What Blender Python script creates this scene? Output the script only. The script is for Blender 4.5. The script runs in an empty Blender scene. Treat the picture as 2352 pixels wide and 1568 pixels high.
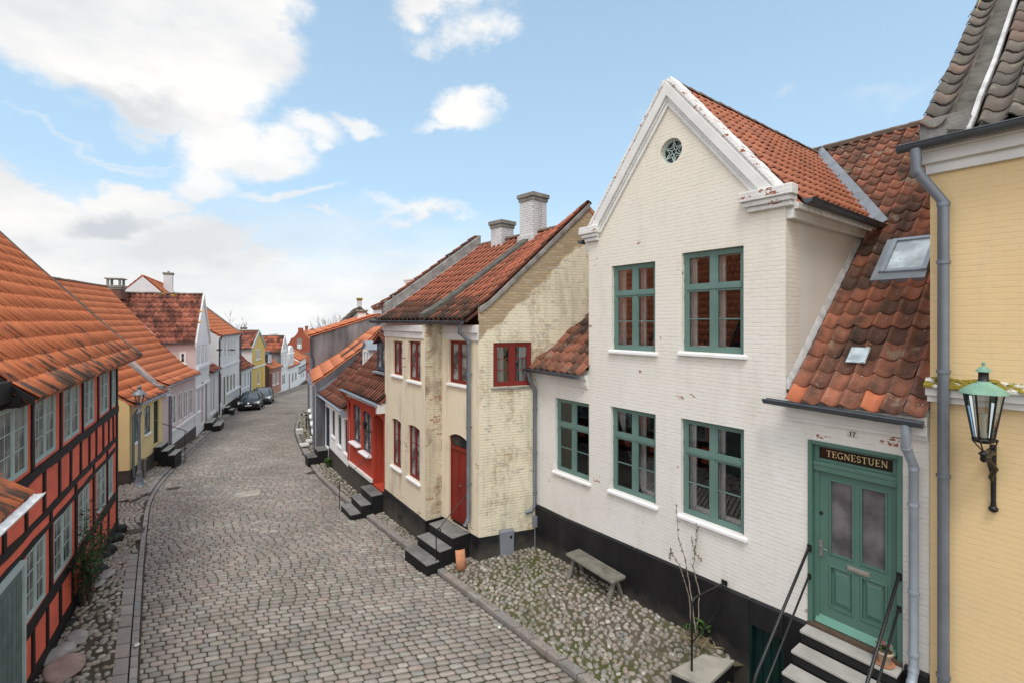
import bpy, bmesh, math, random
from mathutils import Vector, Matrix, noise
random.seed(7)
SC = bpy.context.scene
COL = SC.collection
H = 5.6; FP = 1100.0; CX = 1176.0; CY = 737.0
R = math.radians
# ---------------------------------------------------------------- materials
MATS = {}
class NT:
    def __init__(s, name, rough=.8, spec=.3):
        m = bpy.data.materials.new(name); m.use_nodes = True
        s.m = m; s.t = m.node_tree; s.b = s.t.nodes['Principled BSDF']
        s.b.inputs['Roughness'].default_value = rough
        s.b.inputs['Specular IOR Level'].default_value = spec
        MATS[name] = m
    def n(s, typ, **kw):
        nd = s.t.nodes.new(typ)
        for k, v in kw.items():
            if k.startswith('_'): setattr(nd, k[1:], v)
            else:
                key = k.replace('__', ' ')
                i = nd.inputs[int(key[1:])] if key[0] == 'i' and key[1:].isdigit() else nd.inputs[key]
                if isinstance(v, bpy.types.NodeSocket): s.t.links.new(v, i)
                else: i.default_value = v
        return nd
    def col(s, sock): s.t.links.new(sock, s.b.inputs['Base Color'])
    def mix(s, f, a, b, mode='MIX'):
        nd = s.t.nodes.new('ShaderNodeMix'); nd.data_type = 'RGBA'; nd.blend_type = mode
        for i, v in ((0, f), (6, a), (7, b)):
            if isinstance(v, bpy.types.NodeSocket): s.t.links.new(v, nd.inputs[i])
            else: nd.inputs[i].default_value = v if i == 0 else c4(v)
        return nd.outputs[2]
    def ramp(s, f, stops, interp='LINEAR'):
        nd = s.t.nodes.new('ShaderNodeValToRGB'); s.t.links.new(f, nd.inputs[0])
        e = nd.color_ramp.elements; nd.color_ramp.interpolation = interp
        while len(e) < len(stops): e.new(.5)
        for k, (p, c) in enumerate(stops): e[k].position = p; e[k].color = c4(c)
        return nd.outputs[0]
    def mr(s, v, a, b, c=0., d=1.):
        nd = s.n('ShaderNodeMapRange', i0=v, i1=a, i2=b, i3=c, i4=d); return nd.outputs[0]
    def math(s, op, a, b=0.):
        return s.n('ShaderNodeMath', _operation=op, i0=a, i1=b).outputs[0]
    def noise(s, scale, detail=4., vec=None, rough=.55, dist=0.):
        kw = dict(Scale=scale, Detail=detail, Roughness=rough, Distortion=dist)
        if vec is not None: kw['Vector'] = vec
        return s.n('ShaderNodeTexNoise', **kw).outputs[0]
    def coord(s, which='Object', scale=None):
        o = s.n('ShaderNodeTexCoord').outputs[which]
        if scale: o = s.n('ShaderNodeMapping', Vector=o, Scale=scale).outputs[0]
        return o
    def bump(s, h, strength=.3, dist=.01):
        nd = s.n('ShaderNodeBump', Strength=strength, Distance=dist, Height=h)
        s.t.links.new(nd.outputs[0], s.b.inputs['Normal'])
    def attr(s, name='rnd'):
        return s.n('ShaderNodeAttribute', _attribute_name=name).outputs['Fac']
def c4(c): return (c[0], c[1], c[2], 1.)
def dk(c, f): return (c[0]*f, c[1]*f, c[2]*f)

def m_plain(name, col, rough=.7, var=.15, scale=3., bump=.1, spec=.3, metal=0., streak=False):
    s = NT(name, rough, spec)
    v = s.coord('Object', (1, 1, .25) if streak else None)
    f = s.noise(scale, 6, v)
    f2 = s.mr(f, .3, .7)
    s.col(s.mix(f2, dk(col, 1-var), dk(col, 1+var*.5)))
    if bump: s.bump(s.noise(scale*9, 4, s.coord()), bump, .01)
    s.b.inputs['Metallic'].default_value = metal
    return s.m

def m_brick(name, col, dirt=(.35, .31, .22), dirtamt=.3, chip=None, chipamt=.0, joint=.12, bump=.5, bare=None, baremask=None, rough=.75, sc=.92, lines=.5, grad=None):
    """painted brickwork: UV in metres"""
    s = NT(name, rough, .25)
    uv = s.coord('UV')
    wob = s.n('ShaderNodeMix', _data_type='VECTOR', i0=.012, i4=uv, i5=s.n('ShaderNodeTexNoise', Vector=uv, Scale=5.).outputs[1]).outputs[1]
    br = s.n('ShaderNodeTexBrick', Vector=wob, Color1=c4((1, 1, 1)), Color2=c4((.86, .86, .86)), Mortar=c4((.5, .5, .5)), Scale=1.,
             **{'Mortar Size': .009, 'Mortar Smooth': .5, 'Bias': 0., 'Brick Width': .235*sc, 'Row Height': .073*sc})
    n1 = s.noise(.7, 6, s.coord('Object'), .6)
    n2 = s.noise(9., 5, s.coord('Object'), .6)
    n3 = s.noise(2.6, 7, s.coord('Object', (1, 1, .22)), .68)
    c = s.mix(s.mr(n1, .35, .7), dk(col, .93), col)
    if grad:
        gz = s.n('ShaderNodeSeparateXYZ', Vector=s.coord('Object')).outputs[2]
        gm = s.mr(s.math('ADD', gz, s.math('MULTIPLY', s.math('SUBTRACT', s.noise(.6, 6, s.coord('Object'), .6), .5), 4.)), grad[0], grad[1])
        c = s.mix(gm, c, grad[2])
    d = s.math('MULTIPLY', s.mr(n3, .5, .74), dirtamt)
    c = s.mix(d, c, dirt)
    # joints: mostly filled with paint, the bed joints read as short broken dashes
    jm = s.math('MULTIPLY', br.outputs['Fac'], s.mr(s.noise(2.2, 5, s.coord('Object'), .6), .42, .68, .0, 1.))
    c = s.mix(s.math('MULTIPLY', jm, joint), c, dk(col, .35))
    sx = s.n('ShaderNodeSeparateXYZ', Vector=wob)
    fr = s.math('FRACT', s.math('DIVIDE', sx.outputs[1], .073*sc))
    ln = s.math('MAXIMUM', s.mr(fr, .10, .0), s.mr(fr, .93, 1.))
    dash = s.mr(s.noise(1., 3, s.n('ShaderNodeMapping', Vector=uv, Scale=(4.5, 15., 1.)).outputs[0], .5), .50, .60)
    c = s.mix(s.math('MULTIPLY', s.math('MULTIPLY', ln, dash), lines), c, dk(col, .38))
    c = s.mix(.05, c, br.outputs['Color'], 'MULTIPLY')
    if bare:
        x = s.n('ShaderNodeSeparateXYZ', Vector=s.coord('UV'))
        if baremask == 'noise':
            mk = s.mr(s.noise(.9, 7, s.coord('Object'), .62), .50, .60)
        else:
            # bare band along the raking edge of the gable: z - slope*x > offset
            a, b, w = baremask
            e = s.math('SUBTRACT', x.outputs[1], s.math('MULTIPLY', x.outputs[0], a))
            e = s.math('ADD', e, s.math('MULTIPLY', s.math('SUBTRACT', s.noise(1.4, 6, s.coord('Object'), .6), .5), .9))
            mk1 = s.mr(e, b, b+w)
            mk2 = s.math('MULTIPLY', s.mr(s.noise(.8, 8, s.coord('Object', (1, 1, .7)), .68), .50, .60, 0., .9), s.mr(s.noise(9., 4, s.coord('Object')), .36, .56))
            mk = s.math('MAXIMUM', mk1, mk2)
        bb = s.n('ShaderNodeTexBrick', Vector=wob, Color1=c4(bare), Color2=c4(dk(bare, .72)), Mortar=c4((.30, .285, .25)), Scale=1.,
             **{'Mortar Size': .011, 'Mortar Smooth': .2, 'Bias': -.1, 'Brick Width': .235*sc, 'Row Height': .073*sc})
        c = s.mix(mk, c, bb.outputs['Color'])
    if chip:
        # paint lost brick by brick
        cell = s.n('ShaderNodeTexBrick', Vector=uv, Color1=c4((0, 0, 0)), Color2=c4((1, 1, 1)), Mortar=c4((0, 0, 0)), Scale=1.,
             **{'Mortar Size': .006, 'Mortar Smooth': 0., 'Bias': 0., 'Brick Width': .235*sc, 'Row Height': .073*sc})
        m1 = s.mr(cell.outputs['Color'], .86, .9)
        m2 = s.mr(s.noise(1.3, 3, s.coord('Object')), .66-chipamt, .68-chipamt)
        m3 = s.mr(s.noise(26., 2, s.coord('Object')), .48, .52)
        c = s.mix(s.math('MULTIPLY', s.math('MULTIPLY', m1, m2), m3), c, chip)
    s.col(c)
    hh = s.math('SUBTRACT', s.math('MULTIPLY', n2, .5), s.math('MULTIPLY', br.outputs['Fac'], .9))
    s.bump(hh, bump, .012)
    return s.m

def m_tile(name, stops, dirt=(.05, .043, .035), damt=.6, dlo=.5, dhi=.7, lichen=0., rough=.75, spots=0., vscale=(1, 1, 1), eave=None):
    s = NT(name, rough, .25)
    r = s.attr()
    c = s.ramp(r, stops)
    o = s.coord('Object', vscale)
    n1 = s.noise(1.3, 8, o, .68)
    dm = s.mr(n1, dlo, dhi)
    if eave:
        ey = s.n('ShaderNodeSeparateXYZ', Vector=s.coord('Object')).outputs[1]
        n3 = s.noise(1.8, 8, s.coord('Object', (2.6, .7, .7)), .62)
        dm = s.math('MAXIMUM', s.math('MULTIPLY', dm, .5), s.mr(s.math('SUBTRACT', n3, s.mr(ey, eave[0], eave[1], .0, .30)), .43, .53))
    c = s.mix(s.math('MULTIPLY', dm, damt), c, dirt)
    n2 = s.noise(14., 5, s.coord('Object'), .6)
    c = s.mix(s.mr(n2, .55, .8, 0., .35), c, dk(stops[0][1], .45))
    if lichen:
        m = s.mr(s.noise(2.3, 6, s.coord('Object'), .6), .68-lichen, .72-lichen)
        c = s.mix(s.math('MULTIPLY', m, .55), c, (.26, .23, .17))
    if spots:
        m = s.mr(s.noise(30., 3, s.coord('Object')), .70-spots, .72-spots)
        c = s.mix(m, c, (.55, .52, .47))
    s.col(c)
    s.bump(n2, .25, .008)
    return s.m

def m_stone(name, stops, moss=(.055, .065, .02), mossamt=.5, rough=.8, mscale=.35):
    s = NT(name, rough, .3)
    r = s.attr()
    c = s.ramp(r, stops)
    g = s.coord('Object')
    c = s.mix(s.mr(s.noise(.42, 7, g, .65), .42, .66, 0., .55), c, dk(stops[0][1], .62))
    c = s.mix(s.mr(s.noise(1.7, 5, g, .6), .55, .7, 0., .4), c, dk(stops[4][1] if len(stops) > 4 else stops[-1][1], 1.1))
    n2 = s.noise(22., 5, g, .65)
    c = s.mix(s.mr(n2, .4, .75, 0., .45), c, dk(stops[0][1], .7))
    m = s.math('MULTIPLY', s.mr(s.noise(mscale, 5, g, .6), .48, .66), s.mr(s.noise(7., 4, g), .42, .62))
    c = s.mix(s.math('MULTIPLY', m, mossamt), c, moss)
    s.col(c)
    s.bump(n2, .35, .008)
    return s.m

def m_earth(name, a, b, moss, mossamt=.8, mscale=.6):
    s = NT(name, .95, .1)
    g = s.coord('Object')
    c = s.mix(s.mr(s.noise(5., 6, g, .6), .35, .65), a, b)
    m = s.mr(s.noise(mscale, 6, g, .62), .42, .58)
    c = s.mix(s.math('MULTIPLY', m, mossamt), c, moss)
    s.col(c); s.bump(s.noise(30., 5, g), .6, .01)
    return s.m

def m_glass(name, tint=(.75, .8, .78), refl=.12):
    s = NT(name)
    t = s.n('ShaderNodeBsdfTransparent', Color=c4(tint)); g = s.n('ShaderNodeBsdfGlossy', Color=c4((.9, .95, 1)), Roughness=.015)
    fr = s.n('ShaderNodeFresnel', IOR=1.5)
    f = s.math('ADD', fr.outputs[0], refl)
    mx = s.n('ShaderNodeMixShader', i0=f); s.t.links.new(t.outputs[0], mx.inputs[1]); s.t.links.new(g.outputs[0], mx.inputs[2])
    s.t.links.new(mx.outputs[0], s.t.nodes['Material Output'].inputs[0])
    return s.m

def m_pane(name, col=(.06, .07, .08), rough=.06, curt=None):
    """window pane with a dim room or a curtain close behind it"""
    s = NT(name, rough, .8 if 'car' in name or 'sky' in name else .35)
    if curt:
        w = s.n('ShaderNodeTexWave', Vector=s.coord('Object', (1, 1, .08)), Scale=9., Distortion=3., Detail=2.)
        c = s.mix(w.outputs['Fac'], curt, dk(curt, .45))
        m = s.mr(s.noise(1.7, 3, s.coord('Object')), .42, .55)
        s.col(s.mix(m, c, col))
    else:
        s.col(s.mix(s.mr(s.noise(2.5, 3, s.coord('Object')), .4, .65), col, dk(col, 2.3)))
    return s.m
# ---------------------------------------------------------------- mesh builder
class MB:
    def __init__(s): s.v = []; s.f = []; s.m = []; s.r = []; s.sm = []
    def add(s, vs, fs, m=0, r=None, smooth=False):
        o = len(s.v); s.v.extend([tuple(v) for v in vs])
        for f in fs:
            s.f.append(tuple(i+o for i in f)); s.m.append(m); s.r.append(0. if r is None else r); s.sm.append(smooth)
    def quad(s, a, b, c, d, m=0, r=None): s.add([a, b, c, d], [(0, 1, 2, 3)], m, r)
    def poly(s, pts, m=0, r=None): s.add(pts, [tuple(range(len(pts)))], m, r)
    def box(s, x0, x1, y0, y1, z0, z1, m=0, r=None):
        v = [(x, y, z) for z in (z0, z1) for x, y in ((x0, y0), (x1, y0), (x1, y1), (x0, y1))]
        s.add(v, [(3, 2, 1, 0), (4, 5, 6, 7), (0, 1, 5, 4), (1, 2, 6, 5), (2, 3, 7, 6), (3, 0, 4, 7)], m, r)
    def hexa(s, b, t, m=0, r=None):
        """b, t: 4 points each, bottom and top"""
        s.add(list(b)+list(t), [(3, 2, 1, 0), (4, 5, 6, 7), (0, 1, 5, 4), (1, 2, 6, 5), (2, 3, 7, 6), (3, 0, 4, 7)], m, r)
    def bar(s, p0, p1, w, h, m=0, up=(0, 0, 1), r=None):
        p0 = Vector(p0); p1 = Vector(p1); d = (p1-p0).normalized(); up = Vector(up)
        sx = d.cross(up)
        if sx.length < 1e-3: sx = d.cross(Vector((1, 0, 0)))
        sx.normalize(); uz = sx.cross(d).normalized()
        q = [(-w/2, -h/2), (w/2, -h/2), (w/2, h/2), (-w/2, h/2)]
        s.hexa([p0+sx*a+uz*b for a, b in q], [p1+sx*a+uz*b for a, b in q], m, r)
    def tube(s, pts, rad, n=8, m=0, cap=True, r=None):
        pts = [Vector(p) for p in pts]; k = len(pts)
        rads = rad if isinstance(rad, (list, tuple)) else [rad]*k
        rings = []; prev = None
        for i, p in enumerate(pts):
            d = (pts[min(i+1, k-1)]-pts[max(i-1, 0)]).normalized()
            a = prev if prev is not None else (Vector((0, 0, 1)) if abs(d.z) < .9 else Vector((1, 0, 0)))
            u = (a-d*a.dot(d))
            if u.length < 1e-4: u = d.orthogonal()
            u.normalize(); w = d.cross(u); prev = u
            rings.append([p+(u*math.cos(2*math.pi*j/n)+w*math.sin(2*math.pi*j/n))*rads[i] for j in range(n)])
        vs = [v for rg in rings for v in rg]; fs = []
        for i in range(k-1):
            for j in range(n):
                fs.append((i*n+j, i*n+(j+1) % n, (i+1)*n+(j+1) % n, (i+1)*n+j))
        s.add(vs, fs, m, r, True)
        if cap:
            s.add(rings[0], [tuple(reversed(range(n)))], m, r); s.add(rings[-1], [tuple(range(n))], m, r)
    def lathe(s, c, prof, n=12, m=0, rot=0., sm=True):
        """prof: (radius, z)"""
        c = Vector(c); vs = []; fs = []
        for rr, z in prof:
            for j in range(n):
                a = 2*math.pi*j/n+rot; vs.append((c.x+rr*math.cos(a), c.y+rr*math.sin(a), c.z+z))
        for i in range(len(prof)-1):
            for j in range(n):
                fs.append((i*n+j, i*n+(j+1) % n, (i+1)*n+(j+1) % n, (i+1)*n+j))
        s.add(vs, fs, m, None, sm)
        s.add(vs[:n], [tuple(reversed(range(n)))], m); s.add(vs[-n:], [tuple(range(n))], m)
    def build(s, name, mats, parent=None, uv=True, loc=None, rotz=0., bevel=0., rnd=False):
        me = bpy.data.meshes.new(name)
        me.from_pydata(s.v, [], s.f)
        if not isinstance(mats, (list, tuple)): mats = [mats]
        for mm in mats: me.materials.append(MATS[mm] if isinstance(mm, str) else mm)
        me.polygons.foreach_set('material_index', s.m)
        me.polygons.foreach_set('use_smooth', s.sm)
        if rnd or any(s.r):
            a = me.attributes.new('rnd', 'FLOAT', 'FACE'); a.data.foreach_set('value', s.r)
        if uv and len(s.f) < 20000:
            ul = me.uv_layers.new(name='UVMap'); V = me.vertices; buf = [0.]*(2*len(me.loops))
            for p in me.polygons:
                nx, ny, nz = map(abs, p.normal)
                for li in p.loop_indices:
                    c = V[me.loops[li].vertex_index].co
                    if nz > nx and nz > ny: a, b = c.x, c.y
                    elif nx > ny: a, b = c.y, c.z
                    else: a, b = c.x, c.z
                    buf[2*li] = a; buf[2*li+1] = b
            ul.data.foreach_set('uv', buf)
        me.update()
        o = bpy.data.objects.new(name, me); COL.objects.link(o)
        if parent: o.parent = parent
        if loc: o.location = loc
        o.rotation_euler = (0, 0, rotz)
        if bevel:
            b = o.modifiers.new('bevel', 'BEVEL'); b.width = bevel; b.segments = 2; b.limit_method = 'ANGLE'; b.angle_limit = .7
        return o
def tag(o, label=None, cat=None, group=None, kind=None):
    if label: o['label'] = label
    if cat: o['category'] = cat
    if group: o['group'] = group
    if kind: o['kind'] = kind
    return o
def thing(name, label, cat, loc=(0, 0, 0), rotz=0., group=None):
    o = bpy.data.objects.new(name, None); COL.objects.link(o); o.location = loc; o.rotation_euler = (0, 0, rotz)
    o.empty_display_size = .2
    return tag(o, label, cat, group)
def copy_tree(o, parent=None):
    c = o.copy(); COL.objects.link(c); c.parent = parent
    for ch in [q for q in bpy.data.objects if q.parent == o]: copy_tree(ch, c)
    return c
# ---------------------------------------------------------------- frames: x along the facade (left to right seen from the street), y inwards
class Fr:
    def __init__(s, L, Rr, z=0.):
        s.L = Vector((L[0], L[1])); s.Rp = Vector((Rr[0], Rr[1])); s.W = (s.Rp-s.L).length
        s.u = (s.Rp-s.L)/s.W; s.n = Vector((-s.u.y, s.u.x)); s.ang = math.atan2(s.u.y, s.u.x)
        c = Vector((0, 0))-s.L; s.c = Vector((c.dot(s.u), c.dot(s.n), H))
    def ray(s, px, py):
        w = Vector(((px-CX)/FP, 1.))
        return Vector((w.dot(s.u), w.dot(s.n), -(py-CY)/FP))
    def hit(s, px, py, y=0.):
        r = s.ray(px, py); t = (y-s.c.y)/r.y; p = s.c+r*t; return p.x, p.z
    def side(s, px, py, x=0.):
        r = s.ray(px, py); t = (x-s.c.x)/r.x; p = s.c+r*t; return p.y, p.z
    def roof(s, px, py, y0, z0, k):
        r = s.ray(px, py); # z = z0+k(y-y0)
        t = (z0+k*(s.c.y-y0)-s.c.z)/(r.z-k*r.y); return s.c+r*t
    def floor(s, px, py, z):
        r = s.ray(px, py); t = (z-s.c.z)/r.z; return s.c+r*t
    def w(s, x, y, z=0.):
        p = s.L+s.u*x+s.n*y; return Vector((p.x, p.y, z))
    def thing(s, name, label, cat, group=None, z=0.):
        return thing(name, label, cat, (s.L.x, s.L.y, 0), s.ang, group)
    def win(s, x0, x1, yt, yb, y=0.):
        a, zt = s.hit(x0, yt, y); _, zb = s.hit(x0, yb, y); b, _ = s.hit(x1, yt, y)
        return (a, b, zb, zt)
_Y = [0, 10, 14, 18, 26, 39, 62, 90, 120, 150]; _Z = [-.25, -.28, -.42, -.62, -1.0, -1.75, -3.2, -4.6, -5.2, -8.]
def zr(Y):
    if Y <= _Y[0]: return _Z[0]
    if Y >= _Y[-1]: return _Z[-1]
    for i in range(len(_Y)-1):
        if Y <= _Y[i+1]:
            t = (Y-_Y[i])/(_Y[i+1]-_Y[i]); return _Z[i]*(1-t)+_Z[i+1]*t
def cat(pts, t):
    """Catmull-Rom through pts (any dimension Vectors)"""
    k = len(pts)-1; i = min(int(t), k-1); f = t-i
    p0 = pts[max(i-1, 0)]; p1 = pts[i]; p2 = pts[i+1]; p3 = pts[min(i+2, k)]
    return .5*((2*p1)+(p2-p0)*f+(2*p0-5*p1+4*p2-p3)*f*f+(3*p1-p0-3*p2+p3)*f**3)
# ---------------------------------------------------------------- walls
def wall_grid(mb, x0, x1, z0, z1, ops, y=0., depth=.14, m=0, xf=None, mrev=None):
    """vertical wall in the y plane with rectangular openings and their reveals"""
    if mrev is None: mrev = m
    xs = sorted({x0, x1} | {v for o in ops for v in o[:2] if x0 < v < x1}); zs = sorted({z0, z1} | {v for o in ops for v in o[2:4] if z0 < v < z1})
    P = (lambda a, b, c: (a, b, c)) if xf is None else xf
    for i in range(len(xs)-1):
        for j in range(len(zs)-1):
            cx = (xs[i]+xs[i+1])/2; cz = (zs[j]+zs[j+1])/2
            if any(o[0] < cx < o[1] and o[2] < cz < o[3] for o in ops): continue
            mb.quad(P(xs[i], y, zs[j]), P(xs[i+1], y, zs[j]), P(xs[i+1], y, zs[j+1]), P(xs[i], y, zs[j+1]), m)
    for o in ops:
        a, b, c, d = o[:4]; e = y+depth
        mb.quad(P(a, y, c), P(a, y, d), P(a, e, d), P(a, e, c), mrev); mb.quad(P(b, y, d), P(b, y, c), P(b, e, c), P(b, e, d), mrev)
        mb.quad(P(a, y, d), P(b, y, d), P(b, e, d), P(a, e, d), mrev); mb.quad(P(b, y, c), P(a, y, c), P(a, e, c), P(b, e, c), mrev)
def arch_fill(mb, x0, x1, zt, rise, y=0., dep=.12, m=0, n=8):
    """spandrels that give an opening a segmental head"""
    w = x1-x0
    def za(x): t = (x-x0)/w*2-1; return zt-rise*t*t
    for i in range(n):
        a = x0+w*i/n; b = x0+w*(i+1)/n
        mb.hexa([(a, y-.002, za(a)), (b, y-.002, za(b)), (b, y+dep, za(b)), (a, y+dep, za(a))],
                [(a, y-.002, zt+.001), (b, y-.002, zt+.001), (b, y+dep, zt+.001), (a, y+dep, zt+.001)], m)
# ---------------------------------------------------------------- windows
def window(par, op, fmat, y=.07, cas=2, cols=1, rows=3, transom=None, glass='glass_dark', lining=None, sill=None, fw=.055, mull=.07,
           mt=.018, rot=0., org=None, sillm='white_paint', curtain=None, sillout=.065, hinge=None, dep=.06):
    x0, x1, z0, z1 = op[:4]; w = x1-x0; h = z1-z0
    loc = (x0, 0, z0) if org is None else org
    mb = MB(); a = .004
    def fr(bx0, bx1, bz0, bz1, t, yy0, yy1):
        mb.box(bx0, bx0+t, yy0, yy1, bz0, bz1); mb.box(bx1-t, bx1, yy0, yy1, bz0, bz1)
        mb.box(bx0+t, bx1-t, yy0, yy1, bz0, bz0+t); mb.box(bx0+t, bx1-t, yy0, yy1, bz1-t, bz1)
    fr(a, w-a, a, h-a, fw, y, y+dep+.02)
    zsp = [(fw, h-fw)]
    if transom:
        zt = h*transom
        mb.box(fw, w-fw, y-.01, y+dep+.015, zt-mull*.45, zt+mull*.45)
        zsp = [(fw, zt-mull*.45), (zt+mull*.45, h-fw)]
    xs = []; cw = (w-2*fw-(cas-1)*mull)/cas
    for c in range(cas):
        xa = fw+c*(cw+mull); xs.append((xa, xa+cw))
        if c: mb.box(xa-mull, xa, y+.002, y+dep+.012, fw, h-fw)
    ct = fw*.62
    for zi, (za, zb) in enumerate(zsp):
        for xa, xb in xs:
            fr(xa, xb, za, zb, ct, y+.008, y+dep)
            nr = rows if zi == 0 else (1 if transom else rows)
            for k in range(1, nr):
                zz = za+ct+(zb-za-2*ct)*k/nr; mb.box(xa+ct, xb-ct, y+.02, y+dep-.008, zz-mt/2, zz+mt/2)
            for k in range(1, cols):
                xx = xa+ct+(xb-xa-2*ct)*k/cols; mb.box(xx-mt/2, xx+mt/2, y+.022, y+dep-.01, za+ct, zb-ct)
    if hinge:
        for za, zb in zsp:
            for xx in (fw*.25, w-fw*.25):
                for zz in (za+.12, zb-.12): mb.box(xx-.008, xx+.008, y-.012, y, zz-.03, zz+.03)
    o = mb.build('window', fmat, par, loc=loc, rotz=rot, bevel=.004 if lining else 0)
    g = MB(); g.box(fw*.9, w-fw*.9, y+dep*.5, y+dep*.5+.005, fw*.9, h-fw*.9)
    g.build('pane', glass, o, uv=False)
    if lining:
        l = MB(); yy = y+dep+.021; ye = yy+.2
        i0, i1, k0, k1 = fw*.5, w-fw*.5, fw*.5, h-fw*.5
        l.quad((i0, yy, k0), (i0, yy, k1), (i0, ye, k1), (i0, ye, k0)); l.quad((i1, yy, k0), (i1, yy, k1), (i1, ye, k1), (i1, ye, k0))
        l.quad((i0, yy, k0), (i1, yy, k0), (i1, ye, k0), (i0, ye, k0)); l.quad((i0, yy, k1), (i1, yy, k1), (i1, ye, k1), (i0, ye, k1))
        # inner casements
        for xa, xb in ((i0, w/2-.005), (w/2+.005, i1)):
            l.box(xa, xa+.075, ye-.035, ye, k0, k1); l.box(xb-.04, xb, ye-.035, ye, k0, k1)
            l.box(xa+.05, xb-.05, ye-.035, ye, k0, k0+.07); l.box(xa+.05, xb-.05, ye-.035, ye, k1-.06, k1)
        l.build('inner_casing', lining, o)
        q = MB(); ya = ye+.001; yb = ye+1.2; e = .35
        q.quad((-e, yb, -e), (w+e, yb, -e), (w+e, yb, h+e), (-e, yb, h+e)); q.quad((-e, ya, -e), (-e, ya, h+e), (-e, yb, h+e), (-e, yb, -e))
        q.quad((w+e, ya, -e), (w+e, ya, h+e), (w+e, yb, h+e), (w+e, yb, -e)); q.quad((-e, ya, -e), (w+e, ya, -e), (w+e, yb, -e), (-e, yb, -e))
        q.quad((-e, ya, h+e), (w+e, ya, h+e), (w+e, yb, h+e), (-e, yb, h+e))
        q.build('room', 'room_dark', o)
    if curtain:
        q = MB(); n = 26
        for (ca, cb, cz0, cz1) in curtain:
            A = w*ca; B = w*cb; pts = []
            for i in range(n+1):
                x = A+(B-A)*i/n; pts.append((x, y+dep+.05+.018*math.sin(i*1.9)+.008*math.sin(i*4.1)))
            for i in range(n):
                q.add([(pts[i][0], pts[i][1], h*cz0), (pts[i+1][0], pts[i+1][1], h*cz0), (pts[i+1][0], pts[i+1][1], h*cz1), (pts[i][0], pts[i][1], h*cz1)], [(0, 1, 2, 3)], 0, None, True)
        q.build('curtain', 'curtain', o)
    if sill:
        q = MB(); e = .06
        q.hexa([(-e, -sillout, -.075), (w+e, -sillout, -.075), (w+e, y, -.075), (-e, y, -.075)], [(-e, -sillout, -.02), (w+e, -sillout, -.02), (w+e, y, .003), (-e, y, .003)])
        q.build('window_sill', sillm, o, bevel=.009)
    return o
# ---------------------------------------------------------------- pantiles
PT = [(0, .030), (.10, .044), (.22, .034), (.38, .010), (.58, 0), (.78, .006), (.92, .022), (1.0, .030)]
PTF = [(0, .034), (.22, .034), (.55, 0), (.85, .008), (1.0, .034)]
def lerp_rail(rail, cum, s):
    for i in range(len(rail)-1):
        if s <= cum[i+1] or i == len(rail)-2:
            f = (s-cum[i])/max(cum[i+1]-cum[i], 1e-6); return rail[i].lerp(rail[i+1], f)
def tiles(mb, A, B, tw=.235, tl=.34, h=1., lo=False, skip=None, m=0, jit=.006, thick=.06, under=True, lift=.040, special=None, pal=None, valley=0.):
    """A: left rail, B: right rail, each from the eave up; a pantile roof stretched between them"""
    A = [Vector(a) for a in A]; B = [Vector(b) for b in B]
    def cumul(rl):
        c = [0.]
        for i in range(len(rl)-1): c.append(c[-1]+(rl[i+1]-rl[i]).length)
        return c
    ca = cumul(A); cb = cumul(B)
    def S(u, v):
        v = max(0., min(v, 1.)); return lerp_rail(A, ca, v*ca[-1]).lerp(lerp_rail(B, cb, v*cb[-1]), u)
    h *= 1.55
    W = ((B[0]-A[0]).length+(B[-1]-A[-1]).length)/2; L = (ca[-1]+cb[-1])/2
    nc = max(1, round(W/tw)); nr = max(1, round(L/tl)); prof = PTF if lo else PT; k = len(prof)
    for j in range(nr):
        v0 = j/nr; v1 = min(1., (j+1.12)/nr)
        rj = random.uniform(-1, 1)*jit*.6
        for i in range(nc):
            uc = (i+.5)/nc; vc = (j+.5)/nr; pc = S(uc, vc)
            if skip and skip(pc): continue
            dv = (S(uc, min(1, vc+.5/nr))-S(uc, max(0, vc-.5/nr))).normalized(); du = (S(min(1, uc+.02), vc)-S(max(0, uc-.02), vc)).normalized()
            nn = du.cross(dv).normalized()
            if nn.z < 0: nn = -nn
            jr = random.uniform(-1, 1)*jit; ju = random.uniform(-1, 1)*jit; rr = random.random()
            if pal: rr = pal(pc, rr)
            lowr = []; upr = []; bot = []
            for (a, b) in prof:
                u = (i+a)/nc
                p0 = S(u, v0); p1 = S(u, v1)
                p0 = p0+nn*(b*h+lift+jr+rj)+du*ju-dv*(.0+abs(rj)) ; p1 = p1+nn*(b*h+.004)+du*ju*.3
                lowr.append(p0); upr.append(p1); bot.append(p0-nn*.016)
            vs = lowr+upr+bot; fs = []; fl = []
            for q in range(k-1):
                fs.append((q, q+1, k+q+1, k+q)); fl.append((2*k+q, 2*k+q+1, q+1, q))
            mm = m
            if special:
                sp = special(i, j, pc)
                if sp is not None: mm = sp
            o_ = len(mb.v); mb.v.extend([tuple(v) for v in vs])
            for q in range(k-1):
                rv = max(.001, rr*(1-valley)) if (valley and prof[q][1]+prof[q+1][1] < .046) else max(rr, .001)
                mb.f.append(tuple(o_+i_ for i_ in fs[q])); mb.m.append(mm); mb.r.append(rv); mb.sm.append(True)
                mb.f.append(tuple(o_+i_ for i_ in fl[q])); mb.m.append(mm); mb.r.append(rv); mb.sm.append(False)
    if under:
        n = 12 if len(A) > 2 else 1
        for q in range(n):
            a0, b0, a1, b1 = S(0, q/n), S(1, q/n), S(0, (q+1)/n), S(1, (q+1)/n)
            nn = (b0-a0).cross(a1-a0).normalized()
            if nn.z < 0: nn = -nn
            if skip and skip((a0+b1)/2): continue
            d = nn*thick; e = nn*.004
            mb.hexa([a0-d, b0-d, b1-d, a1-d], [a0-e, b0-e, b1-e, a1-e], m, .5)
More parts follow.
